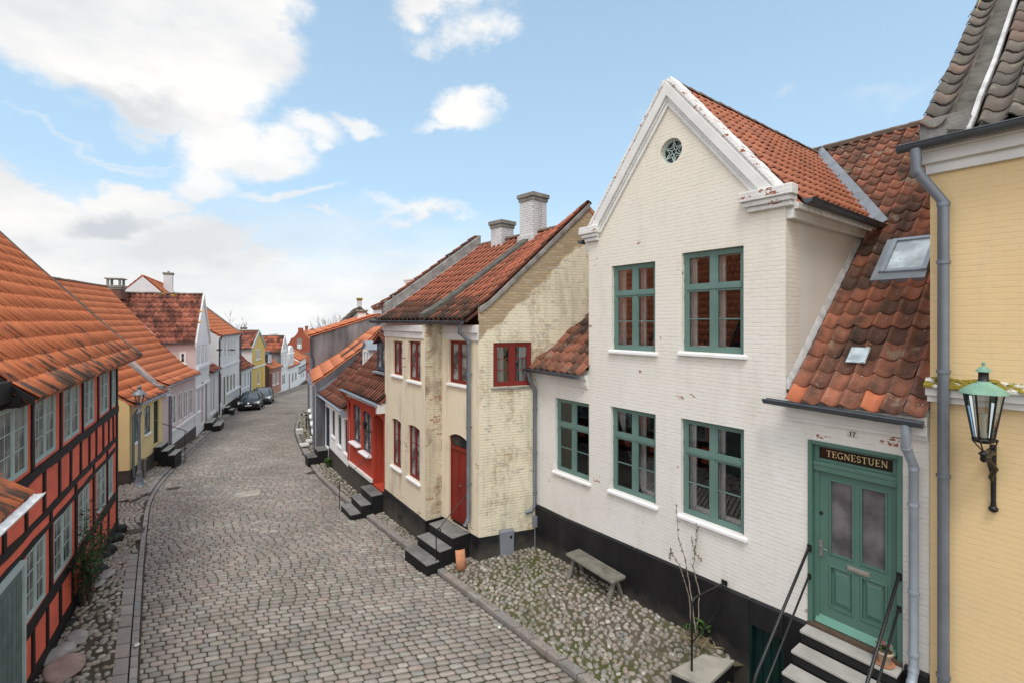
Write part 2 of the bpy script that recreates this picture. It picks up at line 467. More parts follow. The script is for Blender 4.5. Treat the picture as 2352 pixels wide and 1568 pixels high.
def clip(mb, planes):
    """cut the built geometry with planes (co, normal); keeps the side the normal points away from"""
    me = bpy.data.meshes.new('tmp'); me.from_pydata(mb.v, [], mb.f)
    me.polygons.foreach_set('material_index', mb.m); me.polygons.foreach_set('use_smooth', mb.sm)
    bm = bmesh.new(); bm.from_mesh(me); ly = bm.faces.layers.float.new('rnd'); bm.faces.ensure_lookup_table()
    for i, f in enumerate(bm.faces): f[ly] = mb.r[i]
    for co, no in planes:
        bmesh.ops.bisect_plane(bm, geom=bm.verts[:]+bm.edges[:]+bm.faces[:], dist=1e-5, plane_co=co, plane_no=no, clear_outer=True)
    o = MB(); bm.verts.ensure_lookup_table(); bm.verts.index_update()
    o.v = [tuple(v.co) for v in bm.verts]
    for f in bm.faces: o.f.append(tuple(v.index for v in f.verts)); o.m.append(f.material_index); o.r.append(f[ly]); o.sm.append(f.smooth)
    bm.free(); bpy.data.meshes.remove(me); return o
def ridge(mb, p0, p1, r=.11, seg=.36, m=0, flat=.75):
    p0 = Vector(p0); p1 = Vector(p1); d = p1-p0; L = d.length; d.normalize(); sx = d.cross(Vector((0, 0, 1))).normalized(); up = sx.cross(d)
    n = max(1, round(L/seg)); k = 7
    for i in range(n):
        a = p0+d*(L*i/n); b = p0+d*(L*(i+1.08)/n); j = random.uniform(-.008, .008); rr = random.random()
        r0 = r*1.06; r1 = r*.94
        ra = [a+sx*(r0*math.cos(math.pi*q/(k-1)))+up*(r0*flat*math.sin(math.pi*q/(k-1))+j-.02) for q in range(k)]
        rb = [b+sx*(r1*math.cos(math.pi*q/(k-1)))+up*(r1*flat*math.sin(math.pi*q/(k-1))+j-.02) for q in range(k)]
        mb.add(ra+rb, [(q, q+1, k+q+1, k+q) for q in range(k-1)], m, rr, True)
        mb.add(ra+[a+up*-.03], [(q, q+1, k) for q in range(k-1)], m, rr)
def gutter(mb, p0, p1, r=.06, m=0, out=None, brk=True):
    p0 = Vector(p0); p1 = Vector(p1); d = (p1-p0); L = d.length; d.normalize(); sx = d.cross(Vector((0, 0, 1))).normalized(); up = Vector((0, 0, 1)); k = 9
    def ring(p, rr): return [p+sx*(rr*math.cos(math.pi*q/(k-1)))-up*(rr*math.sin(math.pi*q/(k-1))) for q in range(k)]
    A, B, C, D = ring(p0, r), ring(p1, r), ring(p0, r*.88), ring(p1, r*.88)
    mb.add(A+B, [(q, q+1, k+q+1, k+q) for q in range(k-1)], m, None, True); mb.add(C+D, [(q, q+1, k+q+1, k+q) for q in range(k-1)], m, None, True)
    mb.add(A+C, [(q, q+1, k+q+1, k+q) for q in range(k-1)], m); mb.add(B+D, [(q, q+1, k+q+1, k+q) for q in range(k-1)], m)
    mb.poly(A, m); mb.poly(B, m)
    mb.tube([A[0]+up*.004, B[0]+up*.004], r*.14, 6, m); mb.tube([A[-1]+up*.004, B[-1]+up*.004], r*.14, 6, m)
    if brk:
        n = max(2, int(L/.9))
        for i in range(n):
            c = p0+d*(L*(i+.5)/n); a = ring(c-d*.012, r*1.05); b = ring(c+d*.012, r*1.05)
            mb.add(a+b, [(q, q+1, k+q+1, k+q) for q in range(k-1)], m)
def pipe(mb, pts, r=.045, m=0, col=True, brk=None):
    mb.tube(pts, r, 12, m)
    pts = [Vector(p) for p in pts]
    for i in range(1, len(pts)-1):
        mb.tube([pts[i]+(pts[i+1]-pts[i]).normalized()*-.0, pts[i]+(pts[i+1]-pts[i]).normalized()*.05], r*1.12, 12, m)
    if brk:
        for z in brk:
            mb.lathe((brk[z][0], brk[z][1], z), [(r*1.2, -.018), (r*1.2, .018)], 12, m)
            mb.box(brk[z][0]-.012, brk[z][0]+.012, brk[z][1], brk[z][1]+.12, z-.012, z+.012, m)
def chimney(par, c, w, d, z0, z1, mat, capmat=None, name='chimney', flare=True, cap=.05, pot=False):
    mb = MB(); x, y = c
    mb.box(x-w/2, x+w/2, y-d/2, y+d/2, z0, z1-.22)
    if flare: mb.box(x-w/2-.05, x+w/2+.05, y-d/2-.05, y+d/2+.05, z0, z0+(z1-z0)*.28)
    o = mb.build(name, mat, par)
    q = MB(); q.box(x-w/2-cap*.6, x+w/2+cap*.6, y-d/2-cap*.6, y+d/2+cap*.6, z1-.22, z1-.12); q.box(x-w/2-cap*1.3, x+w/2+cap*1.3, y-d/2-cap*1.3, y+d/2+cap*1.3, z1-.12, z1)
    if pot: q.lathe((x, y, z1), [(.09, 0), (.08, .12), (.1, .14)], 10)
    q.build('chimney_cap', capmat or mat, o, bevel=.012)
    return o
# ================================================================ materials used
m_brick('wall_white_brick', (.79, .77, .73), dirt=(.62, .58, .50), dirtamt=.6, chip=(.30, .11, .07), chipamt=.05, joint=.08, bump=.28, lines=.55, grad=(3.6, 8.2, (.78, .725, .615)))
m_brick('wall_gable_cream', (.78, .73, .625), dirt=(.66, .58, .44), dirtamt=.55, chip=(.30, .14, .09), chipamt=.05, joint=.16, bump=.4, lines=.7)
m_plain('wall_white_plaster', (.78, .765, .72), .8, .10, .8, .25)
m_plain('trim_white', (.74, .73, .71), .7, .10, 3., .2)
m_plain('white_paint', (.84, .84, .84), .6, .07, 4., .1)
m_brick('trim_peeling', (.78, .77, .75), dirt=(.42, .39, .35), dirtamt=.5, chip=(.32, .12, .08), chipamt=.27, joint=.1, bump=.4)
m_brick('wall_old_cream', (.84, .745, .565), dirt=(.50, .42, .32), dirtamt=.95, chip=(.34, .20, .12), chipamt=.05, joint=.03, bump=.2, lines=.12)
m_brick('wall_old_gable', (.80, .73, .56), dirt=(.42, .38, .29), dirtamt=.8, chip=(.42, .38, .33), chipamt=.18, joint=.35, bump=.7,
        bare=(.50, .36, .19), baremask=(.92, 5.0, .10), lines=.7)
m_brick('wall_old_pier', (.72, .63, .47), dirt=(.33, .27, .20), dirtamt=.9, chip=(.33, .13, .08), chipamt=.26, joint=.5, bump=.9, bare=(.36, .24, .15), baremask='noise')
m_brick('wall_yellow', (.79, .59, .32), dirt=(.67, .51, .34), dirtamt=.6, joint=.02, bump=.17, lines=.30)
m_plain('plinth_black', (.010, .010, .012), .5, .3, 2.5, .35, .35); s_ = NT('plinth_black', .5, .35); z_ = s_.n('ShaderNodeSeparateXYZ', Vector=s_.coord('Object')).outputs[2]; n_ = s_.noise(3., 6, s_.coord(), .65); sp_ = s_.mr(s_.math('ADD', z_, s_.math('MULTIPLY', n_, -.9)), -.15, -.62); s_.col(s_.mix(s_.math('MULTIPLY', sp_, .75), s_.mix(s_.mr(s_.noise(1.6, 7, s_.coord('Object', (1, 1, .3)), .7), .45, .8, 0., .5), (.009, .009, .011), (.045, .045, .048)), (.085, .075, .062))); s_.bump(s_.noise(22., 5), .4, .01); MATS['plinth_black'] = s_.m
m_plain('timber_black', (.012, .011, .011), .65, .4, 6., .4, .3)
m_plain('wall_coral', (.82, .165, .10), .8, .22, 1.6, .8)
m_plain('wall_red', (.46, .060, .032), .75, .14, 1.2, .2)
m_plain('wall_cottage_yellow', (.76, .60, .30), .8, .09, .9, .15)
m_plain('wall_bright_yellow', (.80, .56, .17), .8, .1, .9, .15)
m_plain('wall_lilac', (.64, .52, .51), .8, .08, .8, .15)
m_plain('wall_white', (.86, .86, .85), .8, .06, .7, .15)
m_plain('wall_light_grey', (.62, .63, .66), .8, .08, .7, .1)
m_plain('wall_grey', (.225, .228, .24), .85, .65, 1.3, .3, streak=True)
m_plain('wall_grey_dark', (.17, .172, .19), .85, .6, 1.4, .3, streak=True)
m_plain('wall_salmon', (.50, .245, .175), .8, .1, .8, .15)
m_brick('wall_red_brick', (.33, .085, .05), dirt=(.18, .06, .045), dirtamt=.5, joint=.35, bump=.5)
m_brick('wall_brown_brick', (.17, .105, .075), dirt=(.09, .06, .05), dirtamt=.6, joint=.5, bump=.6)
m_brick('chimney_white_brick', (.66, .66, .66), dirt=(.36, .35, .33), dirtamt=.8, lines=.95, joint=.8, bump=.9)
m_brick('chimney_brown_brick', (.20, .095, .07), dirt=(.09, .06, .05), dirtamt=.6, joint=.6, bump=.9)
m_plain('concrete_weathered', (.26, .25, .22), .9, .4, 3., .6)
m_plain('mortar_grey', (.27, .26, .245), .95, .45, 4., .8)
m_plain('mortar_dark', (.12, .115, .10), .95, .5, 5., .9)
m_plain('mortar_white', (.60, .60, .60), .9, .3, 5., .6)
T = m_tile
s_ = NT('trim_mossy', .9, .2); n_ = s_.noise(5., 6, s_.coord('Object', (1, 1, 1)), .65); s_.col(s_.mix(s_.mr(n_, .40, .50), (.72, .71, .68), s_.mix(s_.mr(s_.noise(20., 3), .4, .6), (.30, .235, .03), (.15, .12, .02)))); s_.bump(s_.noise(30., 4), .6, .02)
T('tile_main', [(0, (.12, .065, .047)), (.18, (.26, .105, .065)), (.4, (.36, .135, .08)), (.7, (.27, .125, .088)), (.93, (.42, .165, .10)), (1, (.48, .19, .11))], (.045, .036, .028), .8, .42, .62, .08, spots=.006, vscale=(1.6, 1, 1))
T('tile_dormer', [(0, (.42, .15, .085)), (.5, (.50, .19, .11)), (1, (.38, .155, .10))], (.12, .07, .05), .4, .5, .75)
T('tile_orange', [(0, (.66, .205, .085)), (.5, (.74, .24, .105)), (1, (.60, .18, .08))], (.10, .085, .075), .92, .60, .70, vscale=(1.2, 1.2, 1.2), eave=(-.3, 1.3))
T('tile_clean_orange', [(0, (.58, .20, .095)), (.5, (.64, .225, .11)), (1, (.53, .18, .085))], (.22, .10, .07), .6, .6, .8, eave=(-.3, .5))
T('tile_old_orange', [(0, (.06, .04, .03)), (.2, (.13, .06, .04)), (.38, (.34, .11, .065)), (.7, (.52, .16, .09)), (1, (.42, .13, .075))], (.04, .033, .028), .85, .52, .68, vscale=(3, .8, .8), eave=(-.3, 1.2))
T('tile_weathered', [(0, (.34, .12, .08)), (.5, (.44, .165, .105)), (1, (.27, .095, .07))], (.07, .032, .028), .85, .44, .58, vscale=(1.5, 1.5, .6))
T('tile_brown', [(0, (.06, .036, .028)), (.2, (.10, .05, .035)), (.4, (.22, .075, .045)), (1, (.32, .10, .06))], (.045, .035, .03), .7, .48, .66)
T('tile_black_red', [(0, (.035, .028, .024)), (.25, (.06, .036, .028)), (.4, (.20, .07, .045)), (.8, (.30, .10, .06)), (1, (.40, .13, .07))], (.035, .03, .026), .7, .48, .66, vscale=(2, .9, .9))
T('tile_grey', [(0, (.13, .115, .10)), (.5, (.19, .165, .14)), (1, (.22, .14, .11))], (.06, .055, .048), .6, .4, .7, lichen=.1)
T('ridge_tile', [(0, (.14, .10, .075)), (1, (.22, .12, .08))], (.05, .045, .035), .7, .4, .7, lichen=.08)
m_plain('tile_new', (.50, .16, .075), .7, .15, 6., .2)
m_plain('tile_lichen', (.62, .36, .03), .9, .2, 9., .2)
m_plain('zinc_dark', (.10, .115, .135), .45, .25, 3., .1, .5, .5)
m_plain('zinc', (.20, .225, .26), .5, .2, 3., .1, .5, .45)
m_plain('zinc_light', (.33, .38, .44), .5, .15, 3., .1, .5, .3)
m_plain('lead', (.30, .34, .38), .55, .2, 4., .2, .4, .3)
m_plain('green_paint', (.125, .215, .19), .45, .14, 2., .08, .4)
m_plain('door_green', (.085, .175, .142), .42, .12, 1.5, .06, .4)
m_plain('door_green_light', (.13, .30, .235), .42, .12, 1.5, .06, .4)
m_plain('dark_green', (.006, .030, .024), .5, .2, 2., .1)
m_plain('bright_green', (.012, .13, .03), .5, .2, 2., .1)
m_plain('red_paint', (.20, .020, .015), .5, .18, 2., .1, .35)
m_plain('door_red', (.22, .022, .014), .5, .2, 1.4, .1, .35)
m_plain('brown_red', (.16, .03, .025), .6, .25, 2., .2)
m_plain('blue_paint', (.012, .035, .075), .5, .2, 2., .1)
m_plain('slate_blue', (.05, .07, .095), .5, .2, 3., .1)
m_plain('pale_green_paint', (.42, .52, .50), .6, .12, 4., .15)
m_plain('grey_green_paint', (.12, .17, .16), .6, .3, 4., .15)
m_plain('black_iron', (.008, .008, .010), .4, .3, 6., .1, .5)
m_plain('brass', (.45, .33, .14), .35, .1, 3., 0, .5, .8)
m_plain('steel', (.45, .44, .41), .35, .1, 5., 0, .5, .8)
m_plain('gold_letter', (.62, .47, .24), .5, .05, 5., 0)
m_plain('black_letter', (.02, .02, .02), .6, .05, 5., 0)
m_plain('sign_black', (.010, .009, .008), .15, .2, 3., 0, .5)
m_plain('enamel_plate', (.62, .60, .55), .5, .1, 8., .05)
m_plain('copper_green', (.22, .40, .30), .6, .25, 5., .2)
m_plain('copper_dark', (.045, .085, .07), .55, .4, 7., .2)
m_plain('wood_grey', (.20, .19, .16), .85, .35, 5., .5, streak=False)
m_plain('wood_brown', (.10, .07, .05), .8, .3, 5., .4)
m_plain('step_top', (.40, .39, .36), .9, .2, 3., .5)
m_plain('step_dark_top', (.20, .20, .19), .85, .5, 1.6, .5)
m_plain('step_side', (.012, .012, .013), .6, .3, 3., .3)
m_plain('slab_concrete', (.37, .35, .30), .92, .3, 2.6, .6)
m_plain('terracotta', (.52, .24, .13), .85, .2, 9., .3)
m_plain('terracotta_pale', (.50, .38, .28), .9, .25, 9., .3)
m_plain('soil', (.045, .035, .025), .95, .4, 9., .8)
m_plain('leaf_green', (.055, .115, .025), .6, .4, 6., .2)
m_plain('leaf_dark', (.035, .075, .022), .6, .5, 6., .2)
m_plain('leaf_red', (.18, .045, .03), .6, .5, 6., .2)
m_plain('petal_pink', (.60, .04, .12), .6, .3, 9., 0)
m_plain('petal_red', (.40, .01, .02), .6, .3, 9., 0)
m_plain('twig', (.33, .28, .22), .85, .35, 8., .3)
m_plain('twig_dark', (.10, .08, .06), .85, .35, 8., .3)
m_plain('bark_far', (.30, .28, .27), .9, .2, 2., 0)
m_plain('dry_grass', (.36, .29, .18), .9, .3, 8., .2)
m_plain('grass_blade', (.085, .11, .035), .8, .5, 2., .1)
m_plain('moss_yellow', (.27, .215, .025), .95, .5, 8., .8)
m_plain('box_grey', (.20, .22, .25), .55, .1, 3., .1)
m_plain('room_dark', (.035, .030, .028), .9, .3, 1., 0)
m_plain('inner_white', (.90, .88, .83), .6, .05, 3., 0)
m_plain('curtain', (.62, .60, .56), .9, .1, 3., 0)
m_plain('rubber', (.012, .012, .012), .85, .2, 5., .2)
m_plain('chrome', (.6, .6, .6), .2, .05, 3., 0, .5, 1.)
m_plain('plate_white', (.75, .75, .75), .5, .05, 3., 0)
m_plain('rock_grey', (.33, .31, .30), .9, .35, 4., .7)
m_plain('rock_pink', (.33, .24, .21), .9, .3, 4., .7)
m_plain('step_white', (.62, .61, .57), .9, .12, 3., .3)
for nm, c, r_ in (('car_black', (.006, .008, .012), .3), ('car_blue_grey', (.030, .040, .052), .3)):
    s_ = NT(nm, r_, .6); s_.b.inputs['Base Color'].default_value = c4(c); s_.b.inputs['Coat Weight'].default_value = .15; s_.b.inputs['Coat Roughness'].default_value = .06
m_glass('glass_clear', (1., 1., 1.), .02); m_glass('glass_lamp', (.78, .78, .74), .05)
m_pane('glass_dark', (.016, .017, .018)); m_pane('glass_curtain', (.06, .065, .07), .12, (.42, .43, .42)); m_pane('glass_white', (.30, .32, .33), .1, (.62, .63, .63))
m_pane('glass_frost', (.075, .070, .075), .35); m_pane('glass_car', (.05, .075, .09), .08); m_pane('glass_sky', (.35, .42, .46), .05)
m_pane('glass_lace', (.05, .055, .055), .15, (.30, .30, .28))
m_plain('sea_water', (.60, .60, .60), 1., .03, .01, 0, .0)
m_plain('headlamp', (.75, .77, .78), .12, .1, 9., 0, .7)
ST = [(0, (.23, .207, .185)), (.2, (.345, .312, .275)), (.42, (.33, .28, .25)), (.6, (.27, .26, .245)), (.8, (.42, .39, .345)), (.93, (.355, .28, .245)), (1, (.25, .245, .24))]
m_stone('sett_stone', ST, (.14, .14, .09), .6)
m_stone('cobble_stone', [(0, (.22, .19, .16)), (.2, (.34, .31, .27)), (.4, (.31, .25, .21)), (.6, (.24, .24, .23)), (.8, (.42, .39, .34)), (.93, (.35, .28, .24)), (1, (.58, .55, .50))], (.10, .105, .045), .65, mscale=.8)
m_stone('kerb_stone', [(0, (.27, .25, .235)), (.35, (.33, .275, .25)), (.65, (.26, .26, .26)), (1, (.37, .34, .31))], (.09, .09, .04), .5)
m_earth('joint_earth', (.05, .043, .035), (.09, .077, .062), (.06, .065, .03), .7, .45)
m_earth('bank_earth', (.085, .068, .052), (.15, .125, .10), (.08, .09, .03), .9, .7)
m_earth('ground_earth', (.14, .12, .10), (.19, .17, .14), (.07, .09, .03), .5, .2)
# ================================================================ camera, sky, sun
cam = bpy.data.cameras.new('camera'); cam.sensor_width = 36; cam.lens = 36*FP/2352; cam.shift_y = (CY-784)/2352; cam.clip_end = 3000; cam.clip_start = .05
co = bpy.data.objects.new('camera', cam); COL.objects.link(co); co.location = (0, 0, H); co.rotation_euler = (R(90), 0, 0); SC.camera = co
SUN_EL = R(60); SUN_AZ = R(188)   # azimuth clockwise from +y
sd = bpy.data.lights.new('sun', 'SUN'); sd.energy = 1.3; sd.angle = R(18); sd.color = (1, .955, .89)
so = bpy.data.objects.new('sun', sd); COL.objects.link(so)
dirv = Vector((math.sin(SUN_AZ)*math.cos(SUN_EL), math.cos(SUN_AZ)*math.cos(SUN_EL), math.sin(SUN_EL)))
so.rotation_euler = dirv.to_track_quat('Z', 'Y').to_euler(); so.location = dirv*40
w = bpy.data.worlds.new('World'); SC.world = w; w.use_nodes = True; wt = w.node_tree
class WT(NT):
    def __init__(s, t): s.t = t
W_ = WT(wt); bg = wt.nodes['Background']
sky = W_.n('ShaderNodeTexSky', _sky_type='NISHITA'); sky.sun_disc = False; sky.sun_elevation = SUN_EL; sky.sun_rotation = SUN_AZ; sky.air_density = 1.0; sky.dust_density = .6; sky.ozone_density = 1.6
gen = W_.n('ShaderNodeTexCoord').outputs['Generated']
sep = W_.n('ShaderNodeSeparateXYZ', Vector=gen)
def wnoise(scale, det, rough, zs=1.6, off=(0, 0, 0), dist=0.):
    mp = W_.n('ShaderNodeMapping', Vector=gen, Scale=(1, 1, zs), Location=off).outputs[0]
    return W_.n('ShaderNodeTexNoise', Vector=mp, Scale=scale, Detail=det, Roughness=rough, Distortion=dist)
wob = wnoise(3.2, 9, .6)
wobv = W_.n('ShaderNodeVectorMath', _operation='SUBTRACT', i0=wob.outputs[1], i1=(.5, .5, .5)).outputs[0]
wobv = W_.n('ShaderNodeVectorMath', _operation='SCALE', i0=wobv); wobv.inputs['Scale'].default_value = .26; wobv = wobv.outputs[0]
pos = W_.n('ShaderNodeVectorMath', _operation='ADD', i0=gen, i1=wobv).outputs[0]
def blob(px, py, rx, ry, hard=.5, gain=1.):
    d = Vector(((px-CX)/FP, 1, -(py-CY)/FP)); L = d.length; d.normalize()
    sx = L*FP/rx; sz = L*FP/ry
    v = W_.n('ShaderNodeVectorMath', _operation='SUBTRACT', i0=pos, i1=tuple(d)).outputs[0]
    v = W_.n('ShaderNodeVectorMath', _operation='MULTIPLY', i0=v, i1=(sx, sx, sz)).outputs[0]
    l = W_.n('ShaderNodeVectorMath', _operation='LENGTH', i0=v).outputs['Value']
    return W_.n('ShaderNodeMapRange', _interpolation_type='SMOOTHSTEP', i0=l, i1=1., i2=hard, i3=0., i4=gain).outputs[0]
def wmax(a, b): return W_.math('MAXIMUM', a, b)
BL = [(120, 60, 170, 150, .65, 1.), (300, 60, 230, 170, .7, 1.), (500, 90, 200, 160, .65, 1.), (600, 20, 130, 110, .6, 1.), (380, 180, 230, 90, .6, 1.), (500, 300, 100, 90, .5, 1.), (490, 380, 90, 70, .4, .9), (600, 335, 120, 62, .4, .95), (700, 310, 90, 40, .3, .9), (810, 292, 90, 30, .3, .85),
      (1000, 20, 150, 60, .5, 1.), (1090, 60, 110, 80, .5, 1.), (1000, 105, 60, 30, .2, .7), (1060, 262, 100, 55, .5, 1.), (1030, 300, 90, 30, .3, .8), (1265, 190, 60, 36, .0, .45), (1135, 130, 30, 18, 0, .5),
      (60, 400, 200, 70, .5, 1.), (330, 415, 150, 60, .5, 1.), (200, 480, 330, 80, .6, 1.), (430, 520, 200, 80, .5, 1.), (80, 580, 300, 120, .6, 1.), (450, 610, 300, 90, .5, 1.), (650, 435, 140, 20, .1, .8), (960, 498, 190, 24, .1, .9), (740, 495, 110, 16, .0, .7), (240, 288, 260, 12, 0, .45), (90, 360, 160, 20, 0, .6), (300, 315, 120, 14, 0, .5),
      (1480, 270, 70, 30, 0, .2), (1800, 225, 40, 30, 0, .3), (2080, 200, 120, 30, 0, .2)]
cl = None
for b_ in BL:
    o_ = blob(*b_); cl = o_ if cl is None else wmax(cl, o_)
# bank of high haze towards the horizon, a broken deck added behind the camera as fill light
el = W_.math('ARCSINE', sep.outputs[2])
hz = W_.n('ShaderNodeMapRange', _interpolation_type='SMOOTHSTEP', i0=W_.math('ADD', el, W_.math('MULTIPLY', W_.math('SUBTRACT', wnoise(2.2, 6, .55, 4.).outputs[0], .5), .20)), i1=.26, i2=.06).outputs[0]
cl = wmax(cl, W_.math('MULTIPLY', hz, .93))
back = W_.n('ShaderNodeMapRange', _interpolation_type='SMOOTHSTEP', i0=sep.outputs[1], i1=.25, i2=-.2).outputs[0]
fill_deck = W_.mr(wnoise(1.6, 6, .55).outputs[0], .38, .62)
cl = wmax(cl, W_.math('MULTIPLY', back, fill_deck))
# veil: the blue is pale everywhere
rightish = W_.mr(sep.outputs[0], -.6, .9)
veil = W_.n('ShaderNodeMapRange', i0=el, i1=.0, i2=.85, i3=.80, i4=.40).outputs[0]
# cloud body: darker bases
sh = wnoise(2.6, 8, .6, 2.4, (0, 0, .55)).outputs[0]
shade = W_.mr(sh, .42, .66)
g1 = blob(290, 205, 250, 55, .0, .8); g2 = blob(280, 480, 170, 60, .2, .95); g3 = blob(60, 520, 110, 60, 0, .6); g4 = blob(560, 600, 220, 40, 0, .5); g5 = blob(980, 515, 110, 25, 0, .6)
gr = wmax(wmax(g1, g2), wmax(g3, wmax(g4, g5)))
shade = W_.math('MAXIMUM', W_.math('MULTIPLY', shade, .62), gr)
ccol = W_.mix(shade, (1.06, 1.05, 1.03), (.66, .70, .75))
skyc = W_.n('ShaderNodeMix', _data_type='RGBA', _blend_type='MULTIPLY', i0=1., i6=sky.outputs[0]); skyc.inputs[7].default_value = (.110, .118, .122, 1)
skyc = skyc.outputs[2]
base = W_.mix(veil, skyc, (.46, .66, .82))
ccol = W_.n('ShaderNodeMix', _data_type='RGBA', _blend_type='MULTIPLY', i0=1., i6=ccol); ccol.inputs[7].default_value = (.72, .72, .72, 1); ccol = ccol.outputs[2]
upz = W_.n('ShaderNodeMapRange', _interpolation_type='SMOOTHSTEP', i0=el, i1=.78, i2=1.1).outputs[0]
unseen_fill = wmax(back, upz)
fin = W_.mix(cl, base, ccol)
fin = W_.mix(W_.math('MULTIPLY', unseen_fill, W_.mr(fill_deck, 0., 1., .55, 1.)), fin, (1.16, 1.15, 1.14))  # brighter sky added out of view, behind and overhead, as fill light
# the colours above are display-referred; the node strength is the 0.1 sky strength, so scale them by ten
sc10 = W_.n('ShaderNodeVectorMath', _operation='SCALE', i0=fin); sc10.inputs['Scale'].default_value = 10.
wt.links.new(sc10.outputs[0], bg.inputs['Color']); bg.inputs['Strength'].default_value = .1
SC.view_settings.view_transform = 'Standard'; SC.view_settings.look = 'None'; SC.view_settings.exposure = 0.42; SC.view_settings.gamma = 1
SC.render.engine = 'CYCLES'; SC.cycles.max_bounces = 6; SC.cycles.diffuse_bounces = 4; SC.cycles.transparent_max_bounces = 8
SC.cycles.use_denoising = True
# ================================================================ ground, road, pavements
def V2(x, y): return Vector((x, y))
LS = [V2(-.9, .9), V2(-6.1, 7.8), V2(-10.24, 13.41), V2(-12.72, 17.06), V2(-14.86, 21.4), V2(-17.7, 28), V2(-19.9, 33.1), V2(-21.9, 38.6), V2(-24.5, 48.2), V2(-27.9, 64.6), V2(-31, 80)]
RS = [V2(4.9, 3.4), V2(-.3, 9.43), V2(-4.54, 14.78), V2(-7.15, 18.3), V2(-9.2, 21.6), V2(-12.9, 28.5), V2(-15.4, 34.3), V2(-17.4, 39.5), V2(-20, 49), V2(-23.8, 65), V2(-27, 80)]
mb = MB(); n = 60
xs = [-260, -120, -60, -40, -30, -20, -10, 0, 10, 20, 40, 120, 260]; ys = [-60, -20, 0, 4, 8, 12, 16, 20, 26, 32, 40, 50, 62, 75, 90, 120, 150]
for j in range(len(ys)-1):
    for i in range(len(xs)-1):
        mb.add([(xs[a], ys[b], zr(ys[b])-.22) for a, b in ((i, j), (i+1, j), (i+1, j+1), (i, j+1))], [(0, 1, 2, 3)])
tag(mb.build('ground', 'ground_earth', uv=False), kind='structure')
mb = MB(); mb.add([(-900, 150, -7.6), (900, 150, -7.6), (1400, 2600, -7.6), (-1400, 2600, -7.6)], [(0, 1, 2, 3)]); tag(mb.build('sea', 'sea_water', uv=False), kind='structure')
# road
K = len(LS)-1; TS = [0.]; tt = 0.; prev = (cat(LS, 0)+cat(RS, 0))/2; tab = [(0., 0.)]; acc = 0.
for i in range(1, K*40+1):
    t = i/40; c = (cat(LS, t)+cat(RS, t))/2; acc += (c-prev).length; prev = c; tab.append((acc, t))
def s2t(s):
    lo, hi = 0, len(tab)-1
    while hi-lo > 1:
        m_ = (lo+hi)//2
        if tab[m_][0] <= s: lo = m_
        else: hi = m_
    a, b = tab[lo], tab[hi]; f = (s-a[0])/max(b[0]-a[0], 1e-9); return a[1]+(b[1]-a[1])*f
def road(s, u):
    t = s2t(max(0, s)); p = cat(LS, t).lerp(cat(RS, t), u)
    return Vector((p.x, p.y, zr(p.y)+.05*(1-(2*u-1)**2)+.012*noise.noise((p.x*.6, p.y*.6, 0))))
def ground_at(x, y): return zr(y)
def stone(mb, q, h, hi=True, rr=.5, inset=.12, m=0):
    """q: 4 corners; a worn sett"""
    c = (q[0]+q[1]+q[2]+q[3])/4
    if hi:
        top = []; mid = []; low = []
        for k in range(4):
            a, b, d = q[k], q[(k+1) % 4], q[(k-1) % 4]
            for o_ in (d, b):
                p = a.lerp(o_, .16); mid.append(p); 
        # order: for each corner: towards previous, towards next
        nm = (q[1]-q[0]).cross(q[3]-q[0]).normalized()
        if nm.z < 0: nm = -nm
        for p in mid: top.append(c+(p-c)*(1-inset)+nm*h); low.append(p-nm*.03)
        mid = [p+nm*(h*.45) for p in mid]
        ctr = c+nm*(h*1.10)
        vs = [ctr]+top+mid+low; fs = []
        for k in range(8):
            k2 = (k+1) % 8
            fs += [(0, 1+k, 1+k2), (1+k, 9+k, 9+k2, 1+k2), (9+k, 17+k, 17+k2, 9+k2)]
        mb.add(vs, fs, m, rr, True)
    else:
        nm = Vector((0, 0, 1)); top = [c+(p-c)*.86+nm*h for p in q]; low = [p-nm*.01 for p in q]
        mb.add(top+low, [(0, 1, 2, 3)]+[(k, 4+k, 4+(k+1) % 4, (k+1) % 4) for k in range(4)], m, rr)
mb = MB(); LEN = acc; rowh = .148; s_ = 3.0; NR = int((LEN-3.)/rowh); jr = random.random
# base sheet
sb = 2.
while sb < LEN-1:
    for k in range(6):
        mb.add([road(sb+a*1., (k+b)/6)-Vector((0, 0, .004)) for a, b in ((0, 0), (0, 1), (1, 1), (1, 0))], [(0, 1, 2, 3)], 1)
    sb += 1.
for r_ in range(NR):
    sa = 3.+r_*rowh*1.0; t = s2t(sa); Wd = (cat(RS, t)-cat(LS, t)).length; mid = (cat(RS, t)+cat(LS, t))/2
    if mid.y > 76: break
    hi = mid.y < 27; tw = .222 if mid.y < 40 else .26
    u = -((r_ % 2)*.5+.25*jr())*tw/Wd; wv = .02*noise.noise((r_*.13, 0, 0))
    while u < 1.:
        du = tw/Wd*(.82+.4*jr()); g = .006/Wd*(1+jr()); u0 = max(u+g, 0.004); u1 = min(u+du-g, .996)
        if u1-u0 > .05/Wd:
            bow = lambda x: wv+.018*noise.noise((x*3, r_*.04, 3))
            e = .015+.006*jr(); jz = Vector((0, 0, .009*(jr()-.5)))
            ja = [.012*(jr()-.5) for _ in range(4)]
            q = [road(sa+e+bow(u0)+ja[0], u0)+jz, road(sa+e+bow(u1)+ja[1], u1)+jz, road(sa+rowh-e+bow(u1)+ja[2], u1)+jz, road(sa+rowh-e+bow(u0)+ja[3], u0)+jz]
            stone(mb, q, .020, hi, max(.01, jr()))
        u += du
tag(mb.build('road', ['sett_stone', 'joint_earth'], uv=False), kind='structure')
